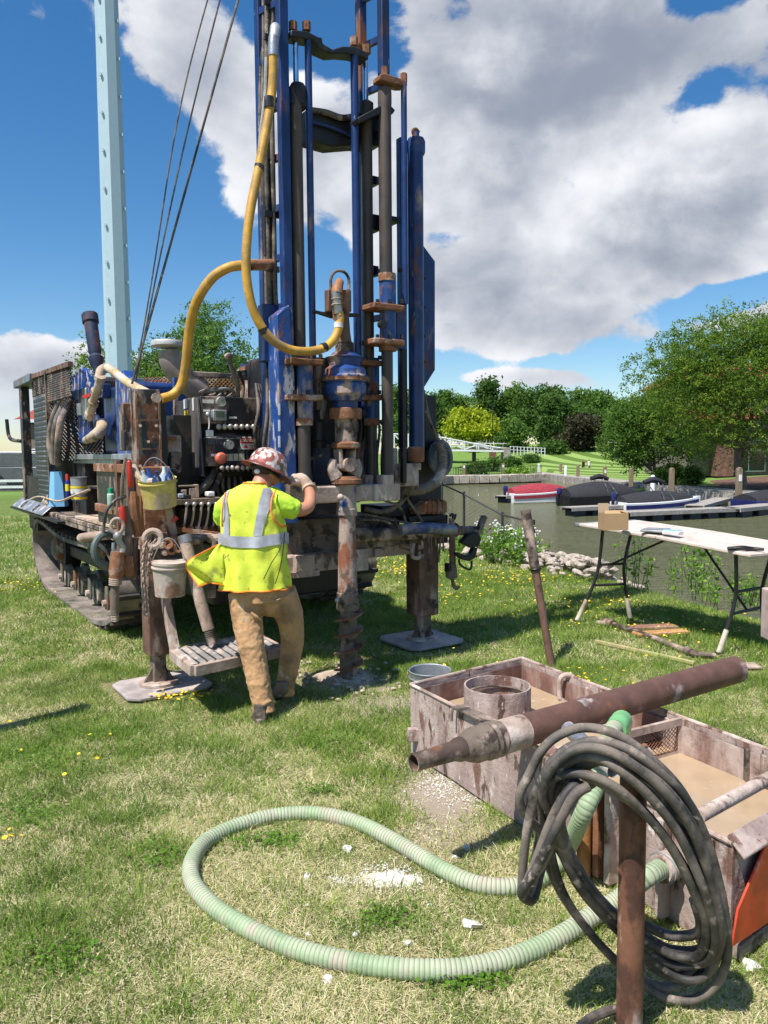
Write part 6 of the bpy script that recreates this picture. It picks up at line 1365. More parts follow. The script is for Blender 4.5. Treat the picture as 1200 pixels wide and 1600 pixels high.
for i in range(5):
    a_ = i * 1.25; MB().lathe((math.cos(a_) * rt * .5, math.sin(a_) * rt * .5, h * .55), (.2 * math.cos(a_), .2 * math.sin(a_), 1), [(0, .028), (.10, .028), (.13, .012), (.16, .012)], 12).build('water_bottle', mat('clear_bluish_bottle', (.55, .65, .72, 1), .15, 0, [], None) if i % 2 else m_bluel, label=['clear bottle at the back of the yellow bucket', 'blue capped bottle in the yellow bucket, rear right', 'clear bottle leaning left in the yellow bucket', 'blue bottle at the front left of the yellow bucket', 'clear bottle at the front right of the yellow bucket'][i], cat='bottle', group='bottles in the yellow bucket', frame=M_)
t, M_, h, rt, r0_ = pail('bucket', 'mud spattered white lidded bucket hanging from the tool rail', 266, 880, 930, 27, 23, .30, m_wpail, 'bucket', tilt=(.03, -.03))
MB().lathe((0, 0, h), (0, 0, 1), [(.0, rt + .006), (.016, rt + .006), (.018, rt - .01), (.012, .01)], 30).build('lid', m_wpail, t, M_)
# blue folded cone, spray cans, grey paint bucket on the deck
t = thing('blue_cone', 'light blue folded plastic funnel standing on the deck corner', 'cone', ru(92, 791, -1.14)); m_cy = mat('sky_blue_plastic', (.20, .48, .80, 1), .45, 0, [], None, fine=.05)
b_ = ru(92, 791, -1.14); s = b_[1] / FPX; hh = 54 * s
MB().rings([np.array([b_ + (math.cos(a_) * r_ * 1.0, math.sin(a_) * r_ * .8, z_) for a_ in np.arange(6) * math.pi / 3 + .4]) for z_, r_ in ((0, 15 * s), (hh, 11 * s))]).build('cone_body', m_cy, t, angle=10)
def can(name, label, px, yb, yt, hw, u_, mb_, mc, cat='spray can'):
    b_ = ru(px, yb, u_); s = b_[1] / FPX; h = (yb - yt) * s; r_ = hw * s; t = thing(name, label, cat, b_)
    MB().lathe(b_, (0, 0, 1), [(0, r_ * .9), (.005, r_), (h * .70, r_), (h * .76, r_ * .7)], 20).build('can_body', mb_, t); MB().lathe(b_, (0, 0, 1), [(h * .74, r_ * .8), (h * .97, r_ * .75), (h, r_ * .4)], 16).build('cap', mc, t)
    return t, b_, h, r_
m_navycan = mat('blue_spray_can', (.02, .035, .28, 1), .35, .2, [], None, fine=.05); m_yl = mat('yellow_label', (.80, .62, .02, 1), .5, 0, [], None, fine=.05)
t, b_, h, r_ = can('spray_can', 'blue and yellow spray can with red cap beside the grey pail', 107, 781, 740, 3.8, -1.12, m_navycan, m_red); MB().lathe(b_, (0, 0, 1), [(h * .34, r_ + .001), (h * .6, r_ + .001)], 20, caps=False).build('label_band', m_yl, t)
m_gcan = mat('white_green_can', (.45, .62, .50, 1), .4, 0, [], None); t, b_, h, r_ = can('spray_can', 'white and green spray can with green cap near the deck front', 174, 797, 762, 5.6, -1.235, m_gcan, mat('green_cap', (.01, .28, .13, 1), .4, 0, [], None))
b_ = ru(124, 781, -1.12); s = b_[1] / FPX; t = thing('paint_pail', 'grey paint pail with yellow and white label band on the deck', 'pail', b_); h = 35 * s; r_ = 12 * s
MB().lathe(b_, (0, 0, 1), [(0, r_ * .95), (h, r_), (h + .005, r_ + .008), (h, r_ - .006), (.02, r_ - .012), (.02, .001)], 26, caps=False).build('pail_body', mat('grey_tin', (.36, .38, .42, 1), .45, .4, [(MUDL, 5, .62, .08, .9)], None), t)
for z0_, z1_ in ((.04, .14), (.52, .62)): MB().lathe(b_, (0, 0, 1), [(h * z0_, r_ + .002), (h * z1_, r_ + .003)], 26, caps=False).build('label_band', m_yl, t)
MB().lathe(b_, (0, 0, 1), [(h * .30, r_ + .002), (h * .50, r_ + .003)], 26, caps=False).build('label_band', m_white, t)
MB().tube([b_ + (-r_, 0, h * .95), b_ + (-r_ * .3, -r_, h * .35), b_ + (r_ * .6, -r_ * .9, h * .3), b_ + (r_, 0, h * .95)], .005, 6, 5).build('wire_handle', m_steel, t)
MB().tube([ru(70, 788, -1.15), ru(78, 781, -1.18), ru(84, 776, -1.1)], [.05, .065, .05], 10, 4).build('cloth_roll', m_tan, label='rolled tan rag on the deck beside the blue cone', cat='rag')
mb = MB(); mb.tube([ru(38, 786, -1.2), ru(60, 776, -1.2), ru(90, 783, -1.25), ru(115, 775, -1.2), ru(140, 765, -1.2)], .012, 6, 5); mb.build('rope', m_tan, label='thin rope lying across deck corner and blue cone', cat='rope')
MB().bb(RU(165, 815, -1.2) * (1, 1, 0) + (-.02, -.3, 1.08), RU(120, 800, -1.2) * (1, 1, 0) + (.5, 0, 1.10)).build('plywood_scrap', m_tan, None, RIG, label='tan plywood sheet lying on the deck under the pails', cat='board')
# red can and rags around the column
q = rw(203, 740, .45); MB().lathe(q, (.02, 0, -1), [(-.09, .008), (-.08, .016), (-.02, .019), (.08, .018), (.10, .006)], 14).build('red_grease_tube', m_red, label='red tube with white band hanging at top of the tool cluster', cat='tube')
q = rw(191, 800, .42); MB().lathe(q, (0, 0, -1), [(-.04, .016), (.0, .024), (.09, .022), (.10, .01)], 14).build('red_hook_head', m_red, label='red swivel head above the hanging snap hook', cat='swivel')
# hanging slings / snap hook / shackle cluster
hk = thing('snap_hook', 'large galvanised snap hook hanging from the red swivel', 'hook', rw(184, 880, .40))
MB().torus(rw(183, 822, .40), (.2, -1, 0), .05, .012, 20, 8, sx=.8).build('shackle_bow', m_mud, hk); MB().tube([rw(186, 832, .40), rw(186, 845, .40), rw(192, 856, .40), rw(188, 866, .40), rw(178, 860, .40), rw(177, 848, .40)], [.02, .022, .02, .018, .014, .01], 10, 5).build('hook_body', m_galv, hk); MB().sph(rw(184, 838, .40), .032, 10).build('hook_eye', m_galv, hk)
MB().torus(rw(168, 860, .45), (1, -.6, .1), .11, .022, 24, 8, sx=1).build('rubber_ring', mat('green_grey_rubber', (.10, .13, .12, 1), .6, 0, [], None), label='greenish grey rubber ring hanging beside the snap hook', cat='ring')
MB().tube([rw(127, 841, .9), rw(145, 838, .75), rw(170, 836, .60)], [.035, .033, .032], 12, 3).build('round_bar', m_mudwood, label='mud covered round bar sticking out left above the track', cat='bar')
def hang(name, label, cat, pts, r, m_, n=10): return MB().tube([rw(*p_) for p_ in pts], r, n, 4).build(name, m_, label=label, cat=cat)
bt_ = thing('threaded_rod', 'brown sampler rod with ribbed collar hanging before the track front', 'rod', rw(180, 970, .38))
MB().tube([rw(184, 862, .38), rw(182, 890, .38), rw(181, 905, .38)], [.045, .05, .042], 14, 3).build('upper_sleeve', m_rust, bt_)
for k in range(4): MB().torus(rw(180.5, 904 + k * 3, .38), (0, 0, 1), .038, .006, 18, 6).build('collar_ring', m_mud, bt_)
MB().tube([rw(180, 912, .38), rw(179.5, 940, .38), rw(179.5, 960, .38)], [.028, .028, .027], 12, 3).build('lower_rod', m_mudd, bt_)
for k in range(6): MB().torus(rw(179.5, 958 + k * 2.4, .38), (0, 0, 1), .022, .004, 14, 5).build('thread_ring', m_mud, bt_)
hang('steel_wedge', 'angular rusty steel wedge hanging right of the sampler rod', 'wedge', [(200, 868, .42), (198, 885, .42), (205, 900, .42)], [.035, .05, .03], m_rust, 4)
hang('pipe_sleeve', 'dark brown round sleeve hanging behind the snap hook', 'sleeve', [(194, 836, .46), (192, 860, .46), (192, 886, .46)], [.05, .05, .042], m_mudd, 14)
for i, (x0, x1, y0, y1, r_, m_, lb) in enumerate([(208, 216, 768, 838, .028, m_rust, 'rusty strap with orange hue hanging along the column'), (218, 222, 775, 835, .022, m_rust, 'narrow rusty bar hanging right of the orange strap'), (200, 206, 790, 900, .02, m_mudd, 'dark bar hanging behind the snap hook'), (212, 210, 840, 905, .022, m_brown, 'brown steel strap under the rusty strap'), (196, 190, 715, 790, .010, m_mudd, 'thin cable end dropping in front of the column box')]):
    hang('hanging_strap', lb, 'strap', [(x0, y0, .46), ((x0 + x1) / 2 - 2, (y0 + y1) / 2, .45), (x1, y1, .46)], [r_, r_ * 1.3, r_], m_, 8)
hang('grease_hose', 'thin black grease hose looping down left of the spray can', 'hose', [(196, 776, .46), (180, 782, .42), (166, 800, .42), (162, 825, .44), (161, 834, .44)], .011, m_bhose, 8)
hang('sling_hose', 'tan hose end curled over the column under the yellow bucket rim', 'hose', [(208, 728, .5), (216, 744, .44), (228, 752, .38), (240, 752, .34)], .024, m_cream, 10)
# chain
def chain(name, label, pts, R_, r_, n, m_):
    p = crom([np.array(q) for q in pts], 10); L = np.r_[0, np.cumsum(np.linalg.norm(np.diff(p, axis=0), axis=1))]; t = thing(name, label, 'chain', p[-1])
    for i in range(n):
        s = L[-1] * i / (n - 1); q = np.array([np.interp(s, L, p[:, k]) for k in range(3)]); q2 = np.array([np.interp(min(L[-1], s + .01), L, p[:, k]) for k in range(3)]); d_ = q2 - q if np.linalg.norm(q2 - q) > 1e-6 else np.array([0, 0, -1.])
        d_ = d_ / np.linalg.norm(d_); sd = np.cross(d_, [0, 1, 0]) if i % 2 else np.cross(d_, [1, 0, 0]); sd /= np.linalg.norm(sd); ax = np.cross(sd, d_)
        a = np.arange(12) * math.pi / 6; pts_ = [q + d_ * math.cos(t_) * R_ * 1.5 + sd * math.sin(t_) * R_ for t_ in a]; MB().tube(pts_ + [pts_[0]], r_, 6, 1, smooth=False).build('chain_link', m_, t)
chain('chain', 'mud coated chain hanging down beside the left jack leg', [rw(234, 840, .40), rw(226, 858, .38), rw(224, 890, .38), rw(227, 925, .38), rw(229, 958, .38)], .015, .0055, 22, m_mud)
chain('short_chain', 'second shorter chain loop just right of the long one', [rw(250, 838, .40), rw(240, 850, .37), rw(234, 868, .37), rw(231, 895, .38)], .014, .005, 11, m_mud)
MB().torus(rw(239, 842, .38), (.2, -1, .1), .055, .022, 20, 8).build('lifting_ring', m_mud, label='thick mud covered ring holding the hanging chain', cat='ring')
MB().torus(rw(324, 850, .36), (.2, -1, .1), .050, .019, 20, 8).build('lifting_ring', m_mudd, label='dark thick ring hanging by the worker near the hammer', cat='ring')
for i, (x_, y_) in enumerate(((268, 858), (279, 855), (262, 850))): MB().torus(rw(x_, y_, .34), (.6, -1, .3 * i), .03, .011, 16, 6).build('shackle', m_rust, label=['small rusty shackle above the lidded bucket', 'small rusty shackle right of its twin above the lidded bucket', 'small rusty shackle nearest the chain ring'][i], cat='shackle', group='rusty shackles on the rail')
# mud covered rod with threaded end (leaning on the platform)
rd = thing('hammer_rod', 'mud covered thick rod with threaded end leaning on the step platform', 'rod', rw(332, 1004, .12))
MB().tube([rw(290, 846, .30), rw(308, 920, .21), rw(326, 984, .14)], [.044, .043, .042], 16, 3).build('rod_body', m_mudwood, rd); MB().lathe(rw(291, 848, .30), rw(287, 832, .32) - rw(291, 848, .30), [(0, .05), (.05, .052), (.055, .04)], 16).build('rod_head', m_steel, rd)
for k in range(7): MB().torus(rw(327 + k * .75, 987 + k * 2.7, .135), rw(332, 1004, .12) - rw(326, 984, .14), .032, .005, 16, 6).build('thread_ring', m_mudd, rd)
MB().tube([rw(326, 984, .14), rw(332, 1006, .12)], .030, 14, 1, smooth=False).build('threaded_end', m_mudd, rd)
th_ = thing('short_threaded_rod', 'short threaded rod end hanging beneath the vest corner', 'rod', rw(331, 935, .35)); MB().tube([rw(331, 905, .35), rw(331, 922, .35)], .03, 12, 1, smooth=False).build('rod_body', m_mudd, th_)
for k in range(5): MB().torus(rw(331, 922 + k * 2.6, .35), (0, 0, 1), .026, .005, 14, 5).build('thread_ring', m_mud, th_)
# assorted mud-caked heads on the rail
for i, (x_, y_, rx, rz, m_, lb) in enumerate([(252, 850, .04, .035, m_mud, 'mud caked fitting beside the chain ring'), (305, 845, .05, .03, m_mudd, 'dark mud caked hammer head on the rail'), (334, 842, .06, .035, m_mud, 'pale mud caked clamp on the rail by the vest'), (272, 842, .035, .03, m_rust, 'rusty lump fitting right of the chain'), (258, 862, .03, .03, m_mudd, 'dark hanging nut above the lidded bucket')]):
    MB().sph(rw(x_, y_, .37), (rx, .04, rz), 10).build('mud_caked_fitting', m_, label=lb, cat='fitting')
MB().bar(rw(262, 790, .42), rw(272, 835, .44), .05, .014).build('paint_scraper', m_mud, label='pale flat blade hanging below the yellow bucket', cat='scraper'); MB().tube([rw(270, 815, .40), rw(276, 808, .40)], [.012, .02], 8, 1, smooth=False).build('red_hand_tool', m_red, label='dark red hand tool beside the flat blade', cat='tool')
for i, (x_, y_, m_) in enumerate(((283, 775, m_bluel), (293, 777, m_black), (330, 772, m_white))): MB().bb(np.array(RV(x_ - 5, y_ + 4, .56)), np.array(RV(x_ + 6, y_ - 4, .56)) + (0, .07, 0)).build('shelf_item', m_, None, RIG, label=['crumpled blue packet on the work shelf', 'black case on the work shelf', 'crumpled plastic bottle on the work shelf'][i], cat='packet', bevel=.008)
# pipe wrench hanging right
pw = thing('pipe_wrench', 'old brown pipe wrench hanging head down from the rack arm', 'wrench', rw(710, 918, .33))
pl = [rw(x_, y_, .33) for x_, y_ in ((704, 810), (710, 810), (713, 880), (705, 880))]; MB().prism(pl, V * .03).build('wrench_handle', mat('brown_tool_steel', (.13, .07, .05, 1), .7, .1, [(MUD, 4, .56, .1, .9)], (30, .3)), pw, bevel=.006)
pl = [rw(x_, y_, .32) for x_, y_ in ((704, 880), (713, 880), (716, 902), (708, 906), (701, 903), (701, 880))]; MB().prism(pl, V * .05).build('wrench_head', m_mudd, pw, bevel=.006)
MB().tube([rw(707, 905, .34), rw(708, 913, .34), rw(712, 919, .34), rw(718, 917, .34)], [.016, .016, .018, .01], 8, 4).build('hook_jaw', m_mudd, pw); pl = [rw(x_, y_, .31) for x_, y_ in ((701, 881), (705, 880), (706, 892), (701, 894))]; MB().prism(pl, V * .06).build('adjusting_nut', m_dark, pw, bevel=.004)
MB().tube([rw(703, 806, .34), rw(707, 803, .34), rw(709, 812, .34), rw(712, 804, .36)], .012, 8, 3).build('hanging_loop', m_dark, pw)
# ================================================================== WORKER
def soft(o, vox=.009, sm=4, disp=None, tex_size=.05):
    r = o.modifiers.new('remesh', 'REMESH'); r.mode = 'VOXEL'; r.voxel_size = vox; r.use_smooth_shade = True
    s = o.modifiers.new('smooth', 'SMOOTH'); s.factor = .5; s.iterations = sm
    if disp:
        tx = bpy.data.textures.new('folds', 'CLOUDS'); tx.noise_scale = tex_size; tx.noise_depth = 2
        d_ = o.modifiers.new('folds', 'DISPLACE'); d_.texture = tx; d_.strength = disp; d_.mid_level = .5; d_.texture_coords = 'LOCAL'
    return o
m_lime = mat('hi_vis_lime_shirt', (.50, .78, .05, 1), .75, 0, [], (50, .1), fine=.05)
m_vest = mat('hi_vis_yellow_vest', (.66, .75, .06, 1), .7, 0, [((.30, .34, .06, 1), 7, .62, .07, .9), ((.18, .16, .06, 1), 22, .66, .04, .9)], (15, .35), fine=.05)
m_refl = mat('grey_reflective_tape', (.42, .43, .47, 1), .45, .1, [((.30, .30, .32, 1), 9, .56, .1, .7)], (60, .1))
m_pant = mat('tan_canvas_work_trousers', (.52, .30, .145, 1), .9, 0, [((.26, .16, .085, 1), 5, .56, .12, .95), ((.56, .42, .28, 1), 9, .62, .06, .95)], (24, .55), fine=.12)
m_boot = mat('dusty_dark_boot', (.08, .062, .05, 1), .7, 0, [((.20, .15, .12, 1), 6, .52, .1, .9)], (50, .3))
m_sole = mat('boot_sole', (.03, .028, .026, 1), .85, 0, [(MUD, 7, .56, .1, .95)], (50, .4))
m_glove = mat('dusty_leather_glove', (.50, .36, .27, 1), .9, 0, [(MUDL, 6, .55, .1, .95)], (70, .3))
m_skinw = mat('sunburnt_skin', (.50, .22, .135, 1), .5, 0, [], (80, .08), fine=.08)
wk = thing('person', 'worker in yellow safety vest, sticker covered hard hat and tan trousers at the rig', 'person', G(405, 1128))
def wp(px, py, Y): return P(px, py, Y)
body = MB()
hc = wp(417, 733, 5.08)
body.sph(hc, (.078, .095, .112), 20); body.sph(hc + (.028, .045, -.055), (.055, .060, .060), 14)
face_d = Vector((.62, .70, -.35)).normalized(); fd = np.array(face_d); sd_ = np.cross(fd, Z); sd_ /= np.linalg.norm(sd_); updir = np.cross(sd_, fd)
nose = hc + fd * .098 + updir * -.01; body.tube([hc + fd * .085 + updir * .03, nose, hc + fd * .085 - updir * .03], [.010, .016, .014], 8, 3)
body.tube([hc + fd * .080 - updir * .045 - sd_ * .02, hc + fd * .088 - updir * .048, hc + fd * .080 - updir * .045 + sd_ * .02], [.006, .009, .006], 6, 2)
for s in (-1, 1):
    e_ = hc + sd_ * s * .076 - fd * .012 - updir * .012; body.tube([e_ + updir * .028, e_ + sd_ * s * .014 + updir * .01 - fd * .012, e_ + sd_ * s * .012 - updir * .015 - fd * .006, e_ - updir * .03], [.008, .012, .011, .007], 8, 3)
body.tube([wp(415, 742, 5.06), wp(408, 757, 5.0), wp(404, 775, 4.98)], [.058, .062, .085], 16, 4)
body.tube([wp(402, 775, 4.99), wp(398, 820, 4.98), wp(400, 870, 4.96), wp(406, 910, 4.96)], [.10, .13, .125, .12], 16, 4)
# right arm: shoulder, elbow, forearm raised forward
RA = [wp(436, 784, 5.00), wp(462, 796, 5.02), wp(481, 792, 5.07), wp(485, 775, 5.15), wp(482, 762, 5.24)]
body.tube(RA, [.058, .050, .043, .040, .031], 12, 5)
LA = [wp(355, 786, 5.02), wp(349, 808, 5.08), wp(354, 822, 5.20), wp(368, 815, 5.34), wp(385, 800, 5.42)]
body.tube(LA, [.056, .050, .043, .038, .030], 12, 5)
lh = wp(392, 795, 5.45); body.tube([LA[-1], lh, wp(398, 790, 5.47)], [.03, .04, .034], 10, 4)
for i in range(4): body.tube([wp(396, 790 + i * 4, 5.46), wp(404, 787 + i * 4, 5.48), wp(410, 788 + i * 4, 5.47)], [.010, .0095, .008], 8, 3)
body.tube([wp(394, 790, 5.44), wp(399, 783, 5.44), wp(404, 780, 5.45)], [.013, .011, .009], 8, 3)
for s, pts in ((-1, (wp(390, 930, 4.97), wp(394, 1020, 4.87), wp(408, 1108, 4.80))), (1, (wp(428, 930, 5.0), wp(458, 995, 5.13), wp(441, 1082, 5.16)))): body.tube(list(pts), [.06, .045, .036], 12, 4)
soft(body.build('body', m_skinw, wk), .0075, 3)
for s in (-1, 1): MB().sph(hc + fd * .083 + sd_ * s * .031 + updir * .020, .0125, 10).build('eye', m_white, wk)
# sunglasses, hair
gl = MB().tube([hc + sd_ * -.082 + updir * .02, hc + sd_ * -.06 + fd * .07 + updir * .022, hc + fd * .102 + updir * .022, hc + sd_ * .06 + fd * .07 + updir * .022, hc + sd_ * .082 + updir * .02], [.004, .013, .010, .013, .004], 8, 5).build('sunglasses', m_black, wk)
hb = MB().sph(hc + (-.012, -.008, .012), (.086, .102, .105), 20); v_ = hb.v[0]
keep = [(np.dot(q - hc, fd) < .030 and q[2] - hc[2] > -.052 + .9 * max(0, np.dot(q - hc, fd))) for q in v_]
hb.f = [f for f in hb.f if all(keep[i] for i in f)]; hb.m = [0] * len(hb.f); hb.build('hair', m_hair, wk, kind=None)
# trousers
tr = MB()
tr.tube([wp(405, 905, 4.97), wp(408, 918, 4.97), wp(409, 938, 4.97)], [.120, .145, .145], 20, 4)
for q in (wp(385, 930, 4.94), wp(432, 925, 5.0), wp(395, 945, 4.95), wp(425, 940, 4.98)): tr.sph(q, (.105, .105, .10), 16)
LL = [wp(382, 925, 4.96), wp(386, 965, 4.93), wp(392, 1005, 4.88), wp(398, 1035, 4.86), wp(405, 1070, 4.83), wp(411, 1100, 4.81), wp(413, 1114, 4.80)]
tr.tube(LL, [.108, .100, .086, .080, .074, .068, .074], 20, 5)
RL = [wp(438, 925, 5.0), wp(450, 955, 5.04), wp(456, 985, 5.09), wp(456, 1010, 5.11), wp(451, 1045, 5.12), wp(446, 1070, 5.12), wp(445, 1085, 5.12)]
tr.tube(RL, [.105, .096, .082, .076, .068, .062, .068], 20, 5)
for (x_, y_, Y_, a_) in ((385, 985, 4.835, .03), (396, 1048, 4.79, -.03), (404, 1092, 4.755, .02), (412, 1101, 4.75, -.02), (455, 1002, 5.03, -.03), (449, 1068, 5.065, .03), (398, 962, 4.84, .05), (440, 958, 4.95, -.04)):
    q = wp(x_, y_, Y_); tr.tube([q + (-.05, .022, a_), q, q + (.05, .022, -a_)], [.006, .013, .006], 8, 3)
soft(tr.build('trousers', m_pant, wk), .0075, 1, .012, .03)
# back pockets and belt line as stitched patches
for (x0, y0, x1, y1, Y_) in ((418, 935, 443, 962, 4.855),):
    MB().tube([wp(x0, y0, Y_), wp((x0 + x1) / 2, y0 + 3, Y_ - .01), wp(x1, y0 - 2, Y_ + .03)], .004, 6, 3).build('pocket_seam', m_pant, wk)
# boots
def boot(name, heel, toe, up_, lift):
    d_ = toe - heel; d_[2] = toe[2] - heel[2]; b = MB()
    ln = np.linalg.norm(d_); d_ /= ln; sd = np.cross(d_, Z); sd /= np.linalg.norm(sd); uu = np.cross(sd, d_)
    b.tube([heel + uu * .04, heel + d_ * ln * .35 + uu * .045, heel + d_ * ln * .7 + uu * .040, toe + uu * .032 - d_ * .03], [.047, .050, .052, .038], 12, 5)
    b.tube([heel + d_ * .03 + uu * .03, heel + d_ * .04 + up_ * .06, heel + d_ * .045 + up_ * .11], [.042, .045, .046], 12, 3)
    o = soft(b.build(name, m_boot, wk), .007, 2)
    s_ = MB(); n = 14; vs = []
    for k in range(2):
        for i in range(n):
            a = i * 2 * math.pi / n; w_ = .044 + .008 * math.cos(a); vs.append(heel + d_ * (ln * .42 + math.cos(a) * ln * .50) + sd * math.sin(a) * w_ + uu * (.0 if k == 0 else .026))
    s_.rings([np.array(vs[:n]), np.array(vs[n:])]).build('sole', m_sole, o, bevel=.004)
    return o
h_ = G(405, 1127); boot('boot', np.array([h_[0] + .01, 4.72, .012]), np.array([h_[0] + .03, 5.03, .012]), np.array([0.02, 0.02, 1.]), 0)
h2 = wp(446, 1084, 5.05); boot('boot', h2, np.append(wp(434, 1106, 5.13)[:2], .02), np.array([0.02, -.1, 1.]), 0)
# shirt with sleeves
sh = MB(); sh.tube([wp(400, 905, 4.97), wp(397, 850, 4.98), wp(395, 800, 4.99), wp(398, 775, 5.0), wp(404, 760, 5.0)], [.10, .10, .11, .09, .06], 20, 4)
sh.tube([wp(358, 782, 5.0), wp(398, 772, 5.0), wp(434, 779, 5.0)], [.066, .070, .066], 14, 4)
sh.tube([wp(430, 782, 4.99), wp(448, 792, 5.0), wp(463, 797, 5.03)], [.078, .076, .066], 14, 4)
sh.tube([wp(362, 784, 5.0), wp(351, 798, 5.03), wp(348, 812, 5.09)], [.074, .072, .062], 14, 4)
soft(sh.build('shirt', m_lime, wk), .0085, 3, .018, .05)
# vest: one surface, tape and piping laid on it
ZH, ZT_ = wp(400, 918, 4.95)[2], wp(400, 752, 5.0)[2]
prof_y = [918, 890, 860, 835, 805, 782, 768, 758, 752]
prof_x0 = [346, 347, 347, 346, 346, 348, 356, 374, 388]; prof_x1 = [450, 449, 447, 445, 442, 438, 430, 420, 414]
prof_d = [.155, .150, .145, .142, .148, .145, .125, .095, .075]; prof_Y = [4.96, 4.965, 4.97, 4.98, 4.99, 5.0, 5.0, 5.0, 5.0]
def vestp(t, phi, off=0.0):       # t 0 hem .. 1 neck
    y = 918 - t * 166; yy = prof_y[::-1]
    g = lambda a: np.interp(y, yy, a[::-1])
    x0, x1, dd, YY_ = g(prof_x0), g(prof_x1), g(prof_d), g(prof_Y)
    c = wp((x0 + x1) / 2, y, YY_); hw = (x1 - x0) / 2 * YY_ / FPX
    cs, sn = math.cos(phi), math.sin(phi); k = (abs(cs) ** 2.5 + abs(sn) ** 2.5) ** (-1 / 2.5)
    fold = .013 * (1 - t) ** 1.5 * math.sin(phi * 9 + 2.5 * t) + .010 * mnoise.noise(Vector((cs * 2.2, sn * 2.2, t * 5.0))) + .008 * mnoise.noise(Vector((cs * 5 + t * 3, sn * 5, t * 9)))
    k2 = 1 + (fold + off) / .15
    return c + np.array([hw * cs * k * k2, dd * sn * k * k2, 0])
NV, NU = 46, 84
rs_ = [np.array([vestp(j / NV, 2 * math.pi * i / NU) for i in range(NU)]) for j in range(NV + 1)]
vest = MB().rings(rs_, True, False, False).build('safety_vest', m_vest, wk, angle=80)
def phi_of(xf): return -math.acos(max(-1, min(1, xf)))
def back_strip(fn0, fn1, t0, t1, n, name, m_, off=.006, k=6):
    rs_ = []
    for j in range(n + 1):
        t = t0 + (t1 - t0) * j / n; a, b = fn0(t), fn1(t); rs_.append(np.array([vestp(t, phi_of(a + (b - a) * i / k), off) for i in range(k + 1)]))
    return MB().rings(rs_, False, False, False).build(name, m_, vest, angle=80)
def xfr(px0, py0, px1, py1):
    def f(t):
        y = 918 - t * 166; x = px0 + (px1 - px0) * (y - py0) / (py1 - py0); x0 = np.interp(y, prof_y[::-1], prof_x0[::-1]); x1 = np.interp(y, prof_y[::-1], prof_x1[::-1]); return (x - (x0 + x1) / 2) / ((x1 - x0) / 2)
    return f
tt = lambda y: (918 - y) / 166
back_strip(xfr(352, 768, 359, 834), xfr(364, 760, 369, 834), tt(834), tt(765), 24, 'reflective_tape', m_refl)
back_strip(xfr(413, 760, 401, 834), xfr(428, 764, 413, 834), tt(834), tt(762), 24, 'reflective_tape', m_refl)
rs_ = [np.array([vestp(tt(850) + (tt(833) - tt(850)) * i / 3 + .012 * math.sin(-p_ * 3), p_, .008) for i in range(4)]) for p_ in np.linspace(-math.pi * 1.05, .05 * math.pi, 60)]
MB().rings(rs_, False, False, False).build('reflective_tape', m_refl, vest, angle=80)
MB().tube([vestp(.0, p_, .002) for p_ in np.linspace(-math.pi * 1.1, .1 * math.pi, 60)], .006, 6, 1, smooth=False).build('orange_piping', m_orange, vest)
MB().tube([vestp(.985, p_, .004) for p_ in np.linspace(-math.pi, math.pi, 40)], .007, 6, 1, smooth=False).build('orange_piping', m_orange, vest)
MB().tube([wp(431, 766, 4.93), wp(425, 780, 4.865), wp(424, 800, 4.84), wp(430, 814, 4.845), wp(440, 822, 4.90), wp(447, 822, 4.96)], .0065, 6, 6).build('orange_piping', m_orange, vest)
MB().tube([wp(352, 770, 4.93), wp(348, 790, 4.87), wp(347, 808, 4.87), wp(347, 828, 4.92)], .0045, 6, 5).build('orange_piping', m_orange, vest)
MB().tube([wp(444, 830, 4.88), wp(436, 860, 4.82), wp(424, 880, 4.80), wp(412, 905, 4.79)], .003, 6, 5).build('radio_cord', m_black, vest); MB().tube([wp(445, 832, 4.89), wp(442, 862, 4.84), wp(437, 890, 4.83), wp(430, 912, 4.83)], .003, 6, 5).build('radio_cord', m_black, vest)
# vest corner blown out to the left
g_ = []; n1, n2 = 12, 10
inn = crom([wp(350, 846, 4.90), wp(350, 880, 4.86), wp(352, 916, 4.86)], 8); out = crom([wp(346, 848, 4.92), wp(290, 882, 4.80), wp(313, 916, 4.80)], 8)
m_s = min(len(inn), len(out))
for j in range(m_s):
    a, b = inn[j], out[j]; g_.append(np.array([a + (b - a) * f + np.array([0, .035 * math.sin(f * 9 + j * .5) * f, .02 * math.sin(f * 3.1) * (1 if j > 5 else .3)]) for f in np.linspace(0, 1, 18)]))
fl_ = MB().rings(g_, False, False, False).build('vest_flap', m_vest, vest, angle=80); sm = fl_.modifiers.new('thickness', 'SOLIDIFY'); sm.thickness = .004
MB().tube([g_[j][-1] for j in range(m_s)] + list(g_[-1][::-1]), .005, 6, 1, smooth=False).build('orange_piping', m_orange, vest)
# glove right hand gripping, fingers to the left
gp = MB(); cuff = RA[-1]; palm = wp(466, 750, 5.24)
gp.tube([cuff + (.012, -.02, -.02), cuff, palm + (.025, 0, .004), palm, wp(456, 748, 5.22)], [.058, .046, .042, .046, .036], 14, 5)
for i, (dy, L) in enumerate(((.0, 1.0), (.022, 1.08), (.044, 1.0), (.064, .82))):
    a = wp(458, 746.5 + i * .5, 5.19 + dy); gp.tube([palm + (0, dy - .03, .006), a, a + np.array([-.045 * L, -.004, -.004]), a + np.array([-.072 * L, -.006, -.026])], [.017, .0145, .013, .011], 8, 4)
a = wp(462, 753, 5.19); gp.tube([palm + (0, -.03, -.015), a, a + np.array([-.035, -.01, -.008]), a + np.array([-.058, -.004, -.006])], [.019, .017, .014, .012], 8, 4)
soft(gp.build('glove', m_glove, wk), .005, 2)
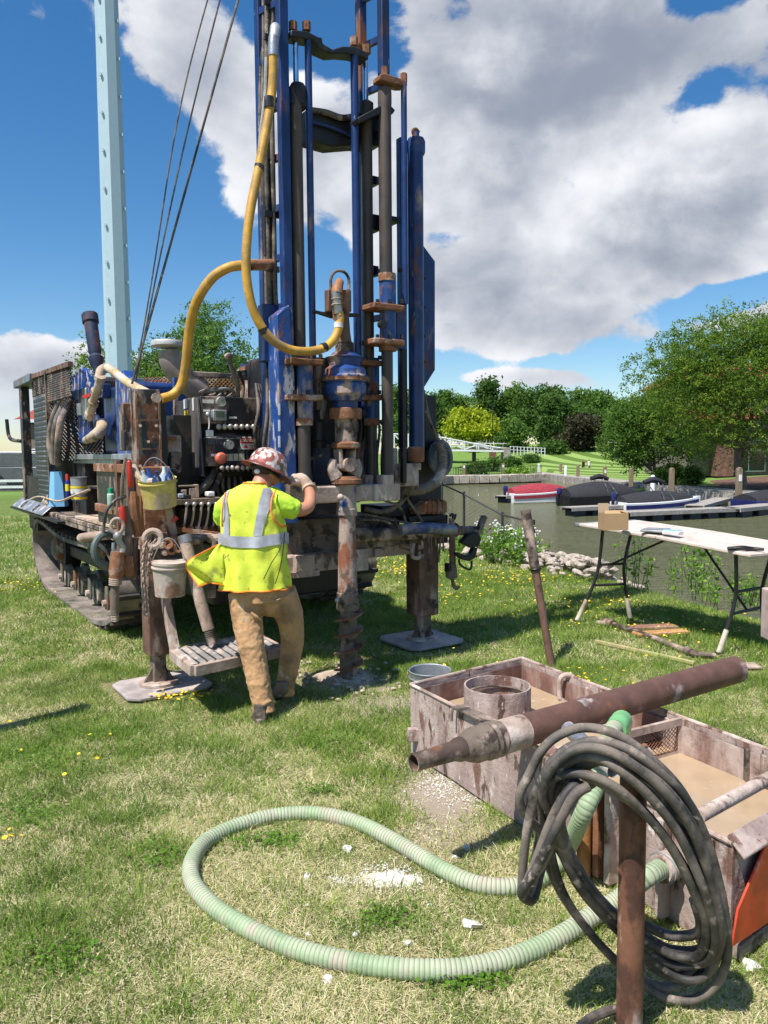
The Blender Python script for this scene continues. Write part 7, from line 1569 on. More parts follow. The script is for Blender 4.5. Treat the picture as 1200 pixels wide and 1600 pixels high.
# hard hat
m_hat = bpy.data.materials.new('sticker_covered_hard_hat'); m_hat.use_nodes = True; t_ = NT(m_hat.node_tree); b_ = t_.n['Principled BSDF']
vo = t_.n.new('ShaderNodeTexVoronoi'); vo.inputs['Scale'].default_value = 38; t_.l.new(t_.vm('ADD', t_.coord(), t_.vm('SCALE', t_.noise(t_.coord(), 12, 3, .5, col=True), scale=.06)), vo.inputs['Vector'])
rp = t_.n.new('ShaderNodeValToRGB'); rp.color_ramp.interpolation = 'CONSTANT'; e = rp.color_ramp.elements
for i, (p_, c_) in enumerate([(0, (.26, .08, .065, 1)), (.22, (.52, .47, .43, 1)), (.42, (.34, .09, .07, 1)), (.54, (.60, .56, .52, 1)), (.76, (.05, .15, .14, 1)), (.81, (.40, .08, .06, 1)), (.88, (.12, .18, .30, 1)), (.91, (.20, .25, .08, 1)), (.94, (.24, .07, .05, 1))]):
    q = e[i] if i < 2 else e.new(p_); q.position = p_; q.color = c_
sx = t_.sep(vo.outputs['Color'])[0]; t_.l.new(sx, rp.inputs[0]); dn = t_.noise(t_.coord(), 25, 5, .6); t_.l.new(t_.mix(t_.ramp(dn, .5, .75), rp.outputs[0], (.30, .16, .13, 1)), b_.inputs['Base Color']); b_.inputs['Roughness'].default_value = .35
hn = np.array(Vector((.36, .22, .90)).normalized()); hcn = hc + (-.004, 0, .0) + hn * .012
hm = MB(); prof = [(0, .128), (.03, .126), (.065, .117), (.095, .098), (.117, .068), (.127, .034), (.130, .001)]
x_, y_, _ = basis(hn)
hat = hm.lathe(hcn, hn, prof, 36, caps=False).build('hard_hat', m_hat, wk)
bm_ = MB(); rs_ = []
for rr, dz in ((.122, .004), (.150, -.012), (.170, -.022), (.171, -.027), (.150, -.017), (.120, -.002)):
    ring = []
    for a in np.arange(40) * 2 * math.pi / 40:
        dv = math.cos(a) * x_ + math.sin(a) * y_; fw = max(0, float(dv @ fd)) ** 2; ring.append(hcn + dv * (rr + (rr - .12) * .5 * fw) + hn * (dz - .012 * fw))
    rs_.append(np.array(ring))
bm_.rings(rs_, True, False, False).build('hat_brim', mat('reddish_brown_hat_brim', (.16, .045, .035, 1), .4, 0, [((.5, .45, .42, 1), 9, .64, .05, .5)], None), hat)
MB().tube([hcn - hn * .03 + (math.cos(a) * x_ + math.sin(a) * y_) * .098 for a in np.linspace(0, 2 * math.pi, 24)], .012, 6, 1, smooth=False).build('hat_suspension', m_black, hat)
MB().sph(hcn - hn * .02 + np.array([-.04, -.095, -.005]), (.022, .012, .016), 10).build('ratchet_knob', m_white, hat)

# ================================================================== MUD TUB
A = np.array([.14, 4.22, 0]); B = np.array([.86, 4.75, 0]); C_ = np.array([1.80, 2.95, 0]); D = np.array([1.14, 2.44, 0]); TH_ = .405
m_tub = mat('mud_coated_tub_steel', (.35, .26, .23, 1), .88, 0, [((.44, .35, .31, 1), 7, .52, .07, .95, 4), ((.18, .095, .07, 1), 8, .59, .05, .85, 2.5), ((.10, .06, .045, 1), 17, .61, .03, .8, 3), ((.64, .58, .54, 1), 24, .65, .025, .95, 2)], (45, .7))
m_tubin = mat('dark_red_mud_stained_steel', (.20, .105, .08, 1), .85, 0, [((.46, .37, .32, 1), 4, .54, .1, .95, 3), ((.10, .05, .035, 1), 5, .62, .07, .8)], (30, .5))
m_slurry = mat('tan_slurry_water', (.46, .34, .22, 1), .12, 0, [((.40, .29, .185, 1), 1.6, .5, .2, .07), ((.62, .52, .40, 1), 7, .66, .04, .5)], (5, .12), fine=.06)
tub = thing('mud_tub', 'long mud coated steel settling tub filled with tan slurry', 'mud tub', ((A + C_) / 2).tolist())
def un(v): return v / np.linalg.norm(v)
def wall(p, q, name, z0=.02, z1=TH_, th=.012, m_=m_tub, inn=None):
    d_ = un(q - p); n_ = np.array([-d_[1], d_[0], 0]); 
    o = MB().prism([p + Z * z0, q + Z * z0, q + Z * z1, p + Z * z1], n_ * th).build(name, m_, tub, bevel=.003); return o
ctr = (A + B + C_ + D) / 4
def inward(p, q):
    d_ = un(q - p); n_ = np.array([-d_[1], d_[0], 0]); return n_ if n_ @ (ctr - p) > 0 else -n_
for (p, q, nm) in ((A, B, 'end_wall'), (B, C_, 'far_wall'), (C_, D, 'end_wall'), (D, A, 'near_wall')):
    n_ = inward(p, q); d_ = un(q - p); K = 10
    f0 = []; 
    for i in range(K + 1):
        s_ = p + (q - p) * i / K; bulge = .012 * math.sin(math.pi * i / K) + .004 * math.sin(i * 2.2)
        f0.append(np.array([s_ - n_ * bulge + Z * .015, s_ - n_ * bulge * 1.2 + Z * TH_ * .5, s_ - n_ * bulge * .4 + Z * TH_, s_ - n_ * (bulge * .4 - .010) + Z * TH_, s_ + n_ * .012 + Z * TH_ * .5, s_ + n_ * .012 + Z * .015]))
    MB().rings(f0, True).build(nm, m_tub, tub, angle=30)
    # inner lining darker with red stains
    if nm != 'near_wall': MB().prism([p + n_ * .016 + Z * .03, q + n_ * .016 + Z * .03, q + n_ * .016 + Z * (TH_ - .03), p + n_ * .016 + Z * (TH_ - .03)], n_ * .003).build('inner_lining', m_tubin, tub)
    if nm != 'end_wall' or p is A:
        MB().tube([p + Z * (TH_ + .002), (p + q) / 2 - n_ * .004 + Z * (TH_ + .002), q + Z * (TH_ + .002)], .010, 8, 4).build('rim', m_mud, tub)
MB().prism([A + Z * .02, B + Z * .02, C_ + Z * .02, D + Z * .02], Z * .01).build('floor', m_tubin, tub)
def TB(s, t): return (A * (1 - s) + D * s) * (1 - t) + (B * (1 - s) + C_ * s) * t     # s along the length, t near to far
def plane_pt(px, py, p0, n_):
    d = ray(px, py); return CP + d * (((p0 - CP) @ n_) / (d @ n_))
nN = inward(D, A); nF = inward(B, C_); nE = inward(C_, D)
def onN(px, py, off=0.): return plane_pt(px, py, A - nN * off, nN)
def onF(px, py, off=.02): return plane_pt(px, py, B + nF * off, nF)
def onE(px, py, off=0.): return plane_pt(px, py, D - nE * off, nE)
sdv = np.linalg.norm(onN(855, 1170)[:2] - A[:2]) / np.linalg.norm(D - A); fdv = np.linalg.norm(onF(1062, 1130)[:2] - B[:2]) / np.linalg.norm(C_ - B)
eps = .012
def inset(s0, s1, z, name, m_): MB().prism([TB(s0 + eps, .025) + Z * z, TB(s1 - eps, .025) + Z * z, TB(s1 - eps, .975) + Z * z, TB(s0 + eps, .975) + Z * z], Z * .004).build(name, m_, tub, flat=True)
inset(0, sdv, .26, 'slurry', m_slurry); inset(sdv, 1, .235, 'slurry', m_slurry)
p0, p1 = TB(sdv, .02), TB(fdv, .98)
MB().bar(p0 + Z * (TH_ - .01), p1 + Z * (TH_ - .01), .02, .035).build('divider_rail', m_mud, tub); MB().prism([p0 + Z * .03, p1 + Z * .03, p1 + Z * .25, p0 + Z * .25], (.006, 0, 0)).build('divider_plate', m_tubin, tub)
dm = MB(); L = p1 - p0
for j in range(7):
    for s in (0, 1): dm.tube([p0 + L * (i / 34) + Z * (.25 + .145 * (j + .5 + .49 * (1 if (i + s) % 2 else -1)) / 7) for i in range(35)], .0024, 4, 1, smooth=False)
dm.build('divider_screen', m_rust, tub, kind='stuff', flat=True)
MB().bar(p1 + Z * .03, p1 + Z * TH_, .03, .02).build('divider_post', m_mud, tub)
for s in (.30, .58, .80, .84, .96):
    q = TB(s, 1) + nF * .02; MB().bar(q + Z * .03, q + Z * (TH_ - .02), .016, .03).build('wall_rib', m_mudd if s in (.80, .84) else m_tub, tub, bevel=.002)
for s in (.1, .5, .9):
    q = B * (1 - s) + A * s + inward(A, B) * .02
for i, (x0, x1, y0, y1, m_) in enumerate(((866, 884, 1200, 1330, m_mudd), (912, 926, 1215, 1400, m_brown), (930, 944, 1222, 1410, m_rust), (948, 962, 1230, 1415, m_mud), (1030, 1042, 1300, 1450, m_tub), (1095, 1108, 1340, 1470, m_brown))):
    a_ = onN(x0, y0, .03); b_ = onN(x1, y1, .03); c_ = np.array([(a_[0] + b_[0]) / 2, (a_[1] + b_[1]) / 2, 0]); MB().bar(c_ + Z * .03, c_ + Z * (TH_ - .01), .03, .05, up=nN).build('outer_channel', m_, tub, bevel=.003)
q = onN(913, 1300, .07); MB().cyl((q[0], q[1], .02), (q[0], q[1], .30), .028, n=18).build('rust_pipe_stub', mat('orange_rust', (.36, .16, .05, 1), .85, 0, [(MUD, 5, .55, .1, .9)], (40, .4)), tub)
a_, b_ = onN(716, 1102, .0), onN(770, 1130, .0); MB().bar((a_[0], a_[1], TH_ + .012), (b_[0], b_[1], TH_ + .012), .07, .012).build('rim_bracket', m_mudd, tub, bevel=.003); 
for p_ in (a_, b_): MB().tube([(p_[0], p_[1], TH_ + .012), (p_[0] - .03, p_[1] - .015, TH_ + .0), (p_[0] - .035, p_[1] - .02, TH_ - .06)], .007, 6, 3).build('bracket_hook', m_mudd, tub)
q = onN(645, 1165, .012); MB().box((q[0] + .02, q[1] - .02, .14), (.10, .035, .08), None).build('end_lug', m_tub, tub, bevel=.008)
# lifting loop on the far wall, drum ring inside
q = onF(886, 1078, .02); MB().tube([q + (-.04, .0, -.05), q + (-.045, 0, .05), q + (-.02, 0, .085), q + (.02, 0, .085), q + (.045, 0, .05), q + (.04, 0, -.05), q + (.0, 0, -.08), q + (-.04, 0, -.05)], .015, 10, 5).build('lifting_loop', m_mud, tub)
# end flange and red skirt
p_, q_ = D, C_; MB().prism([p_ - nE * .05 + Z * (TH_ - .03) - un(q_ - p_) * .02, q_ - nE * .05 + Z * (TH_ - .03), q_ + nE * .02 + Z * (TH_ + .012), p_ + nE * .02 + Z * (TH_ + .012)], Z * .012).build('end_flange', m_tub, tub, bevel=.004)
d_ = un(q_ - p_); MB().prism([onE(1141, 1478, .03), p_ - nE * .03 + d_ * .72 + Z * .05, p_ - nE * .03 + d_ * .72 + Z * (TH_ - .05), onE(1194, 1318, .03), onE(1150, 1420, .03)], -nE * .008).build('red_skirt', m_redp, tub, bevel=.002)
MB().bar(p_ - nE * .02 + Z * .045, q_ - nE * .02 + Z * .045, .03, .05).build('skirt_foot', m_mudd, tub)
MB().cyl(TB(.93, .02) + Z * (TH_ + .03), TB(.93, 1.02) + Z * (TH_ + .03), .024, n=16).build('cross_pipe', m_mud, tub)
# drum ring standing in the tub
q = G(777, 1070, .455); R0 = 53 * q[1] / FPX
dr_ = thing('steel_ring', 'short wide mud coated casing ring standing inside the tub', 'steel ring', q.tolist())
MB().lathe((q[0], q[1], .26), (0, 0, 1), [(0, R0), (.19, R0), (.195, R0 - .001), (.195, R0 - .009), (0, R0 - .009)], 40, caps=False).build('ring_wall', m_tub, dr_); MB().torus((q[0], q[1], .40), (0, 0, 1), R0 - .02, .006, 32, 6).build('inner_hoop', m_mudd, dr_)
# galvanised pail half hidden beyond the tub's end
q = G(672, 1047, .40); R0 = 33 * q[1] / FPX; gp_ = thing('galvanised_pail', 'grey galvanised pail standing behind the far left end of the tub', 'pail', (q[0], q[1], 0))
MB().lathe((q[0] + .0, q[1], 0), (0, 0, 1), [(.0, R0 * .8), (.39, R0), (.40, R0 + .006), (.405, R0 + .004), (.40, R0 - .003), (.02, R0 * .78), (.02, .001)], 32, caps=False).build('pail_body', m_galv, gp_)
MB().torus((q[0], q[1], .36), (0, 0, 1), R0 + .002, .004, 32, 6).build('pail_bead', m_galv, gp_)
# casing pipe lying across the tub
cz = TH_ + .083; pl_ = G(790, 1150, cz); pr_ = G(1150, 1046, cz + .01); d_ = un(pr_ - pl_)
m_cas = mat('rust_brown_casing', (.15, .075, .055, 1), .6, .2, [((.36, .28, .26, 1), 5, .60, .06, .85, 1), ((.24, .10, .04, 1), 4, .62, .06, .8), ((.50, .46, .45, 1), 5, .68, .05, .9)], (35, .3))
cs_ = thing('casing_pipe', 'large rusty brown casing pipe lying diagonally across the tub', 'pipe', pl_.tolist())
MB().lathe(pl_ - d_ * .05, d_, [(0, .05), (0, .069), (.30, .071), (1.0, .071), (np.linalg.norm(pr_ - pl_) + .05, .072), (np.linalg.norm(pr_ - pl_) + .05, .064), (.6, .062)], 36, caps=False).build('casing_tube', m_cas, cs_)
MB().lathe(pl_ - d_ * .05, d_, [(.0, .072), (.02, .073), (.12, .0725), (.15, .0715)], 36, caps=False).build('chalky_band', m_mud, cs_)
MB().lathe(pl_ - d_ * .05, -d_, [(-.02, .070), (.0, .078), (.015, .072), (.03, .079), (.045, .072), (.06, .079), (.075, .073), (.12, .074), (.15, .066), (.20, .046), (.20, .034)], 32, caps=False).build('reducer_coupling', m_mudd, cs_)
e0 = pl_ - d_ * .24; MB().lathe(e0, -d_, [(0, .05), (.02, .05), (.05, .040), (.12, .038), (.235, .036), (.245, .037), (.245, .030), (.1, .030)], 26, caps=False).build('nipple', mat('dark_scraped_nipple', (.10, .065, .05, 1), .6, .2, [(MUD, 6, .54, .09, .9), (RUST, 5, .6, .06, .8)], (40, .3)), cs_)
# steel pipe stub leaning over the near wall
a_ = P(887, 1138, 3.05); b_ = P(925, 1172, 2.88); MB().lathe(b_, un(a_ - b_), [(-.15, .03), (np.linalg.norm(a_ - b_), .030), (np.linalg.norm(a_ - b_), .026), (0, .025)], 24, caps=False).build('bright_pipe_stub', m_steel, label='bright steel pipe stub poking up behind the black hose coil', cat='pipe')
MB().prism([P(845, 1172, 3.02), P(862, 1166, 3.02), P(885, 1184, 2.9), P(868, 1190, 2.9)], Z * .01).build('metal_tab', m_tub, label='small mud coated metal tab at the tub rim left of the coil', cat='tab')
# ---- green ribbed hose
m_g1 = mat('green_ribbed_hose', (.27, .38, .21, 1), .55, 0, [((.42, .42, .31, 1), 4.2, .50, .12, .8), ((.45, .36, .30, 1), 7, .62, .08, .9)], (40, .2), fine=.12)
m_g2 = mat('mud_in_hose_grooves', (.25, .26, .17, 1), .8, 0, [((.17, .24, .13, 1), 4, .5, .12, .8)], (40, .2))
def ribbed(pts, r, pitch, n=18):
    p = crom(pts, 14); L = np.r_[0, np.cumsum(np.linalg.norm(np.diff(p, axis=0), axis=1))]; t = np.arange(0, L[-1], pitch / 4.0); p = np.stack([np.interp(t, L, p[:, i]) for i in range(3)], 1)
    k = 9; ker = np.ones(k) / k; pp = np.vstack([np.repeat(p[:1], k // 2, 0), p, np.repeat(p[-1:], k // 2, 0)]); p = np.stack([np.convolve(pp[:, i], ker, 'valid') for i in range(3)], 1)
    tg = np.gradient(p, axis=0); tg /= np.linalg.norm(tg, axis=1)[:, None]; x, y, _ = basis(tg[0]); rs_ = []; a = np.arange(n) * 2 * math.pi / n; q4 = [0, .055, .055, 0]
    for i in range(len(p)):
        x = x - tg[i] * (x @ tg[i]); x /= np.linalg.norm(x); y = np.cross(tg[i], x); rs_.append(p[i] + (np.outer(np.cos(a), x) + np.outer(np.sin(a), y)) * r * (1 + q4[i % 4]))
    mb = MB().rings(rs_); nf = (len(rs_) - 1)
    for i in range(nf):
        if i % 4 == 3:
            for j in range(n): mb.m[i * n + j] = 1
    return mb
hr = .032
def gh(px, py, z=hr): return G(px, py, z)
fit = onN(1042, 1352, .05)
gpts = [P(968, 1132, 3.12), P(952, 1160, 3.0) + (0, 0, .03), P(936, 1215, 2.86), P(912, 1270, 2.76), gh(880, 1338, .07), gh(845, 1372), gh(800, 1386), gh(740, 1380), gh(680, 1352), gh(620, 1316), gh(560, 1286), gh(500, 1272), gh(440, 1273), gh(380, 1287), gh(325, 1312), gh(300, 1345), gh(302, 1380), gh(335, 1418), gh(390, 1452), gh(460, 1482), gh(540, 1502), gh(630, 1514), gh(720, 1514), gh(800, 1497), gh(870, 1466), gh(930, 1428, .06), gh(975, 1400, .10), P(1005, 1374, fit[1] - .10), fit]
ribbed(gpts, hr, .0165).build('green_hose', [m_g1, m_g2], label='thick green ribbed suction hose looping over the grass to the tub', cat='hose', angle=60)
MB().tube([P(962, 1140, 3.06), P(968, 1130, 3.12), P(972, 1126, 3.2), P(970, 1140, 3.28)], .043, 16, 5).build('green_hose_elbow', mat('bright_green_plastic', (.20, .48, .20, 1), .45, 0, [], None), label='bright green smooth hose elbow bending into the tub', cat='hose elbow')
dN = un(fit - P(1005, 1374, fit[1] - .10)); fo = thing('hose_coupling', 'mud covered camlock coupling joining green hose to the tub side', 'coupling', fit.tolist())
MB().lathe(fit - dN * .05, dN, [(0, .046), (.01, .05), (.03, .05), (.035, .046), (.05, .051), (.07, .051), (.075, .047), (.12, .045), (.12, .05), (.15, .05), (.16, .03)], 26).build('coupling_body', m_mud, fo)
for k in (.02, .06): MB().torus(fit - dN * .05 + dN * k, dN, .052, .004, 22, 6).build('hose_clamp', m_galv, fo)
MB().bar(fit + dN * .08 + Z * .06, fit + dN * .08 - Z * .06, .02, .03).build('cam_arm', m_mudd, fo)
# ---- front post with hose coil
pb = np.array([P(985, 1500, 2.12)[0], 2.12, 0]); pt_z = P(985, 1165, 2.12)[2]
ph = thing('steel_post', 'rusty steel post in front carrying the coiled black hose', 'post', pb.tolist())
MB().cyl(pb + Z * -.02, pb + Z * (pt_z - .05), .0375, n=28).build('post_shaft', mat('streaked_rusty_post', (.20, .09, .055, 1), .6, .15, [((.44, .33, .29, 1), 7, .57, .05, .9, 3), ((.08, .035, .025, 1), 9, .54, .05, .6, 2)], (40, .3)), ph)
MB().lathe(pb + Z * (pt_z - .07), Z, [(0, .040), (.01, .046), (.06, .048), (.062, .043), (.068, .005)], 28).build('post_collar', m_mud, ph)
for i in range(12): a = random.random() * 6.28; r_ = .038 * math.sqrt(random.random()); MB().sph(pb + np.array([r_ * math.cos(a), r_ * math.sin(a), pt_z + .0]), (.010, .009, .006), 6).build('clay_lump', m_rust, ph)
sp_ = P(1095, 1585, 2.35); ps2 = thing('steel_post', 'second dark post stub behind the coil at the bottom edge', 'post', (sp_[0], 2.35, 0)); MB().cyl((sp_[0], 2.35, -.02), (sp_[0], 2.35, P(1095, 1540, 2.35)[2]), .030, n=22).build('post_shaft', m_mudd, ps2); MB().torus((sp_[0], 2.35, P(1095, 1562, 2.35)[2]), Z, .031, .007, 22, 6).build('post_band', m_dark, ps2)
def cq(x, y, Y): return P(780 + x / 2.857, 1080 + y / 2.857, Y)
turns = [
 [(100, 885, 2.10), (112, 720, 2.07), (140, 540, 2.05), (195, 380, 2.04), (290, 265, 2.03), (430, 222, 2.03), (580, 262, 2.02), (720, 365, 2.03), (840, 490, 2.05), (925, 660, 2.06), (978, 840, 2.08), (1010, 1010, 2.10), (1018, 1180, 2.13), (975, 1300, 2.17), (880, 1372, 2.2), (760, 1375, 2.22), (640, 1310, 2.22), (510, 1195, 2.21), (390, 1060, 2.2), (300, 930, 2.18), (250, 800, 2.16), (225, 660, 2.13)],
 [(235, 520, 2.10), (290, 390, 2.07), (390, 300, 2.04), (500, 290, 2.03), (620, 350, 2.03), (740, 470, 2.04), (840, 620, 2.05), (915, 790, 2.07), (965, 960, 2.09), (985, 1120, 2.12), (945, 1240, 2.16), (860, 1290, 2.18), (750, 1250, 2.2), (620, 1150, 2.2), (480, 1020, 2.2), (360, 880, 2.19), (290, 740, 2.16)],
 [(262, 620, 2.12), (290, 520, 2.07), (360, 430, 2.03), (330, 425, 2.01), (270, 500, 2.0), (215, 620, 2.01), (160, 770, 2.03), (115, 880, 2.06), (132, 905, 2.08), (170, 780, 2.10), (190, 640, 2.11), (175, 500, 2.09), (205, 420, 2.05), (290, 370, 2.02), (400, 375, 2.0), (520, 430, 1.99), (630, 520, 2.0), (730, 640, 2.01), (810, 770, 2.03), (875, 910, 2.05), (925, 1050, 2.08), (900, 1170, 2.14), (800, 1185, 2.18), (660, 1120, 2.19), (520, 1030, 2.19), (400, 920, 2.17)],
 [(310, 790, 2.14), (260, 650, 2.12), (220, 520, 2.09), (240, 400, 2.05), (320, 310, 2.02), (430, 295, 2.0), (550, 360, 1.98), (680, 480, 1.98), (790, 620, 2.0), (870, 780, 2.02), (930, 940, 2.04), (965, 1090, 2.08), (935, 1190, 2.13), (850, 1200, 2.17), (720, 1150, 2.19), (580, 1050, 2.19), (450, 930, 2.18), (350, 800, 2.16)],
 [(285, 690, 2.12), (240, 560, 2.08), (190, 470, 2.04), (230, 350, 2.01), (340, 260, 1.99), (470, 262, 1.98), (600, 330, 1.97), (720, 430, 1.98), (830, 570, 2.0), (905, 730, 2.02), (955, 890, 2.04), (990, 1060, 2.07), (960, 1180, 2.12), (870, 1220, 2.17)],
 [(760, 1215, 2.2), (620, 1120, 2.21), (490, 1000, 2.2), (370, 840, 2.18), (300, 690, 2.14), (265, 560, 2.08)]]
allp = [cq(*q) for t_ in turns for q in t_]
MB().tube(allp + [q + np.array([.018 * math.sin(i * .9) + .012, .03, .014 * math.cos(i * 1.3) - .012]) for i, q in enumerate(allp[22:66])] + [q + np.array([-.016 * math.sin(i * .7) - .02, .02, -.018 * math.cos(i * .8) + .016]) for i, q in enumerate(allp[2:40])] + [q + np.array([.022, .035, -.022 + .01 * math.sin(i)]) for i, q in enumerate(allp[64:100])], .0130, 12, 6).build('black_hose_coil', m_bhose, label='coil of dusty black hydraulic hose hung over the front post', cat='hose')
MB().tube([cq(400, 425, 1.99), cq(340, 460, 1.985), cq(280, 560, 1.99), cq(210, 700, 2.0), cq(150, 820, 2.02), cq(100, 900, 2.04), cq(150, 930, 2.09), cq(185, 800, 2.13), cq(240, 640, 2.16), cq(330, 480, 2.16), cq(430, 400, 2.12)], .0135, 14, 6).build('black_hose_loop', m_bhose, label='extra loop of black hose drooping at the left of the coil', cat='hose')
MB().tube([cq(360, 1500, 2.06), cq(430, 1450, 2.12), cq(530, 1420, 2.17), cq(640, 1440, 2.2)], .014, 10, 5).build('black_hose_end', m_bhose, label='thin dark hose end curving out at the bottom edge', cat='hose')
MB().tube([cq(650, 1045, 2.2), cq(760, 1090, 2.2), cq(870, 1085, 2.16), cq(900, 1040, 2.12), cq(870, 930, 2.10)], .0150, 12, 5).build('black_hose_strand', m_bhose, label='innermost black strand crossing inside the right half of the coil', cat='hose')

# ================================================================== RIGHT: bar, table, things on the grass
g0 = G(862, 1043); t0 = P(821, 797, 6.15); bar_ = thing('digging_bar', 'long brown steel bar standing in the ground behind the tub', 'bar', g0.tolist()); dv = t0 - g0
MB().tube([g0 - dv * .03, g0 + dv * .63], [.030, .033], 16, 1, smooth=False).build('bar_shaft', m_brown, bar_); MB().tube([g0 + dv * .60, g0 + dv * .8, g0 + dv], [.038, .043, .040], 16, 3).build('bar_grip', m_mudd, bar_); MB().torus(g0 + dv * .62, dv, .042, .008, 18, 6).build('bar_ring', m_dark, bar_)
NL = G(904, 823, .95); NR = P(1172, 872, 6.1); NR = G(1172, 872, .84); Wv = np.array([.70, .30, 0]); mid_ = (NL + NR) / 2
tb = thing('folding_table', 'white plastic folding table on black wishbone legs with taped white feet', 'table', ((NL + NR) / 2 + Wv / 2).tolist())
m_ttop = mat('dusty_white_table_top', (.60, .50, .43, 1), .7, 0, [(MUDL, 3, .5, .12, .9), ((.35, .26, .2, 1), 8, .68, .05, .9)], (40, .1)); m_leg = mat('black_table_leg', (.018, .018, .02, 1), .45, 0, [(MUD, 8, .68, .06, .9)], None); m_sock = mat('dirty_cream_tape_sleeve', (.55, .49, .40, 1), .8, 0, [((.30, .22, .16, 1), 5, .56, .1, .9)], (60, .4))
hf = (NL + NR) / 2 + Z * .012; gap = un(NR - NL) * .003
NRx = NR + un(NR - NL) * .02
for (a_, b_) in ((NL, hf - gap), (hf + gap, NR + (NR - NL) * .0)):
    MB().prism([a_, b_, b_ + Wv, a_ + Wv], Z * .035).build('table_top_half', m_ttop, tb, bevel=.010)
e_ = NL + un(NL - NR) * 0; MB().prism([NL - un(NR - NL) * .004 - Z * .004, NL - un(NR - NL) * .06 - Z * .0, NL - un(NR - NL) * .06 + Wv, NL - un(NR - NL) * .004 + Wv], Z * .034).build('table_end_edge', mat('grey_edge', (.16, .16, .18, 1), .6, 0, [], None), tb, bevel=.008)
def wish(topn, feet):
    (ta, tb_), (fa, fb) = topn, feet; r_ = .016
    for (T_, Fo, s) in ((ta, fa, 1), (tb_, fb, -1)):
        mid1 = T_ * .62 + Fo * .38; c_ = (ta + tb_ + fa + fb) / 4; k1 = mid1 + (c_ - mid1) * .35; k1[2] = mid1[2]; k2 = T_ * .36 + Fo * .64; k2 = k2 + (c_ - k2) * .30 ; k2[2] = (T_ * .4 + Fo * .6)[2]
        leg = MB().tube([T_, k1, k2, k2 * .55 + Fo * .45, Fo], r_, 10, 5).build('leg', m_leg, tb)
        MB().tube([k2 * .62 + Fo * .38, Fo], [.021, .024], 12, 1, smooth=False).build('leg_sleeve', m_sock, leg); MB().cyl(Fo, Fo + Z * .03, .028, n=12).build('foot_cap', m_leg, leg)
        yield k1, k2
Td = un(NR - NL)
l1 = NL + Td * .22 + Wv * .12; l2 = NL + Td * .22 + Wv * .60
ks = list(wish((l1, l2), (G(900, 973), G(985, 970))))
for k in (0, 1): MB().cyl(ks[0][k], ks[1][k], .013, n=10).build('cross_bar', m_leg, tb)
r1 = NR - Td * .16 + Wv * .06; r2 = NR - Td * .16 + Wv * .60
ks2 = list(wish((r1, r2), (G(1122, 1024), G(1196, 1000))))
for k in (0, 1): MB().cyl(ks2[0][k], ks2[1][k], .013, n=10).build('cross_bar', m_leg, tb)
for a_, b_ in ((ks[0][0] * .5 + ks[1][0] * .5, hf + Wv * .5 - Td * .12), (ks2[0][1] * .5 + ks2[1][1] * .5, hf + Wv * .5 + Td * .12)): MB().cyl(a_, b_, .011, n=10).build('brace', m_leg, tb)
# things on the table
m_card = mat('brown_cardboard', (.42, .27, .14, 1), .85, 0, [], (30, .05), fine=.06); m_cardin = mat('pale_cardboard_inside', (.50, .36, .22, 1), .9, 0, [], None, fine=.05)
bc = G(963, 826, 1.0); bx_ = thing('cardboard_box', 'open brown cardboard box on the left end of the table', 'box', bc.tolist())
ez = un(np.array([.93, .05, 0])); ey = np.array([-ez[1], ez[0], 0]); s = bc[1] / FPX; w_, d__, h_ = 38 * s, .17, 26 * s
bz0 = bc * (1, 1, 0) + Z * (.985); c0 = bz0 - ez * w_ / 2
for (a_, b_) in ((c0, c0 + ez * w_), (c0 + ez * w_, c0 + ez * w_ + ey * d__), (c0 + ez * w_ + ey * d__, c0 + ey * d__), (c0 + ey * d__, c0)): MB().bar(a_ + Z * h_ / 2, b_ + Z * h_ / 2, .004, h_).build('box_side', m_card, bx_)
MB().prism([c0, c0 + ez * w_, c0 + ez * w_ + ey * d__, c0 + ey * d__], Z * .004).build('box_bottom', m_card, bx_)
q = c0 + Z * h_; MB().prism([q + ey * d__, q + ey * d__ + ez * w_ * .45, q + ey * (d__ + .01) + ez * w_ * .45 + Z * .085, q + ey * (d__ + .01) + Z * .085], ey * .004).build('box_flap', m_cardin, bx_)
MB().prism([q + ez * w_, q + ez * w_ + ey * d__, q + ez * (w_ - .02) + ey * d__ + Z * .02 - ez * .05, q + ez * (w_ - .07) + Z * .02], Z * .004).build('box_flap', m_cardin, bx_); MB().prism([q, q + ez * w_, q + ez * w_ * .9 + ey * .05 - Z * .0 + Z * .025, q + ez * .02 + ey * .05 + Z * .025], Z * .003).build('box_flap', m_card, bx_)
def flat_box(name, label, cat, px0, px1, py, z, d_, h_, m_, mlid=None):
    a_ = G(px0, py, z); b_ = G(px1, py + 2, z); t = thing(name, label, cat, ((a_ + b_) / 2).tolist()); dd = un(b_ - a_) ; nn = np.array([-dd[1], dd[0], 0]); MB().prism([a_, b_, b_ + nn * d_, a_ + nn * d_], Z * h_).build('case', m_, t, bevel=.006)
    MB().prism([a_ + dd * .01 + nn * .01 + Z * h_, b_ - dd * .01 + nn * .01 + Z * h_, b_ - dd * .01 + nn * (d_ - .01) + Z * h_, a_ + dd * .01 + nn * (d_ - .01) + Z * h_], Z * .006).build('lid', mlid or m_, t)
flat_box('clipboard_case', 'flat grey clipboard case lying on the table middle', 'case', 1000, 1038, 831, .965, .22, .02, m_galv)
flat_box('glove_box', 'small white and blue packet on the table next to the grey case', 'packet', 1034, 1060, 835, .955, .10, .035, m_white, m_cy)
q = G(1160, 858, .90); MB().tube([q + (-.10, .05, 0), q + (0, 0, .01), q + (.08, .02, .0), q + (.16, -.03, 0)], [.014, .02, .018, .012], 8, 4).build('work_gloves', m_dark, label='dark gloves or tool lying near the right end of the table', cat='gloves')
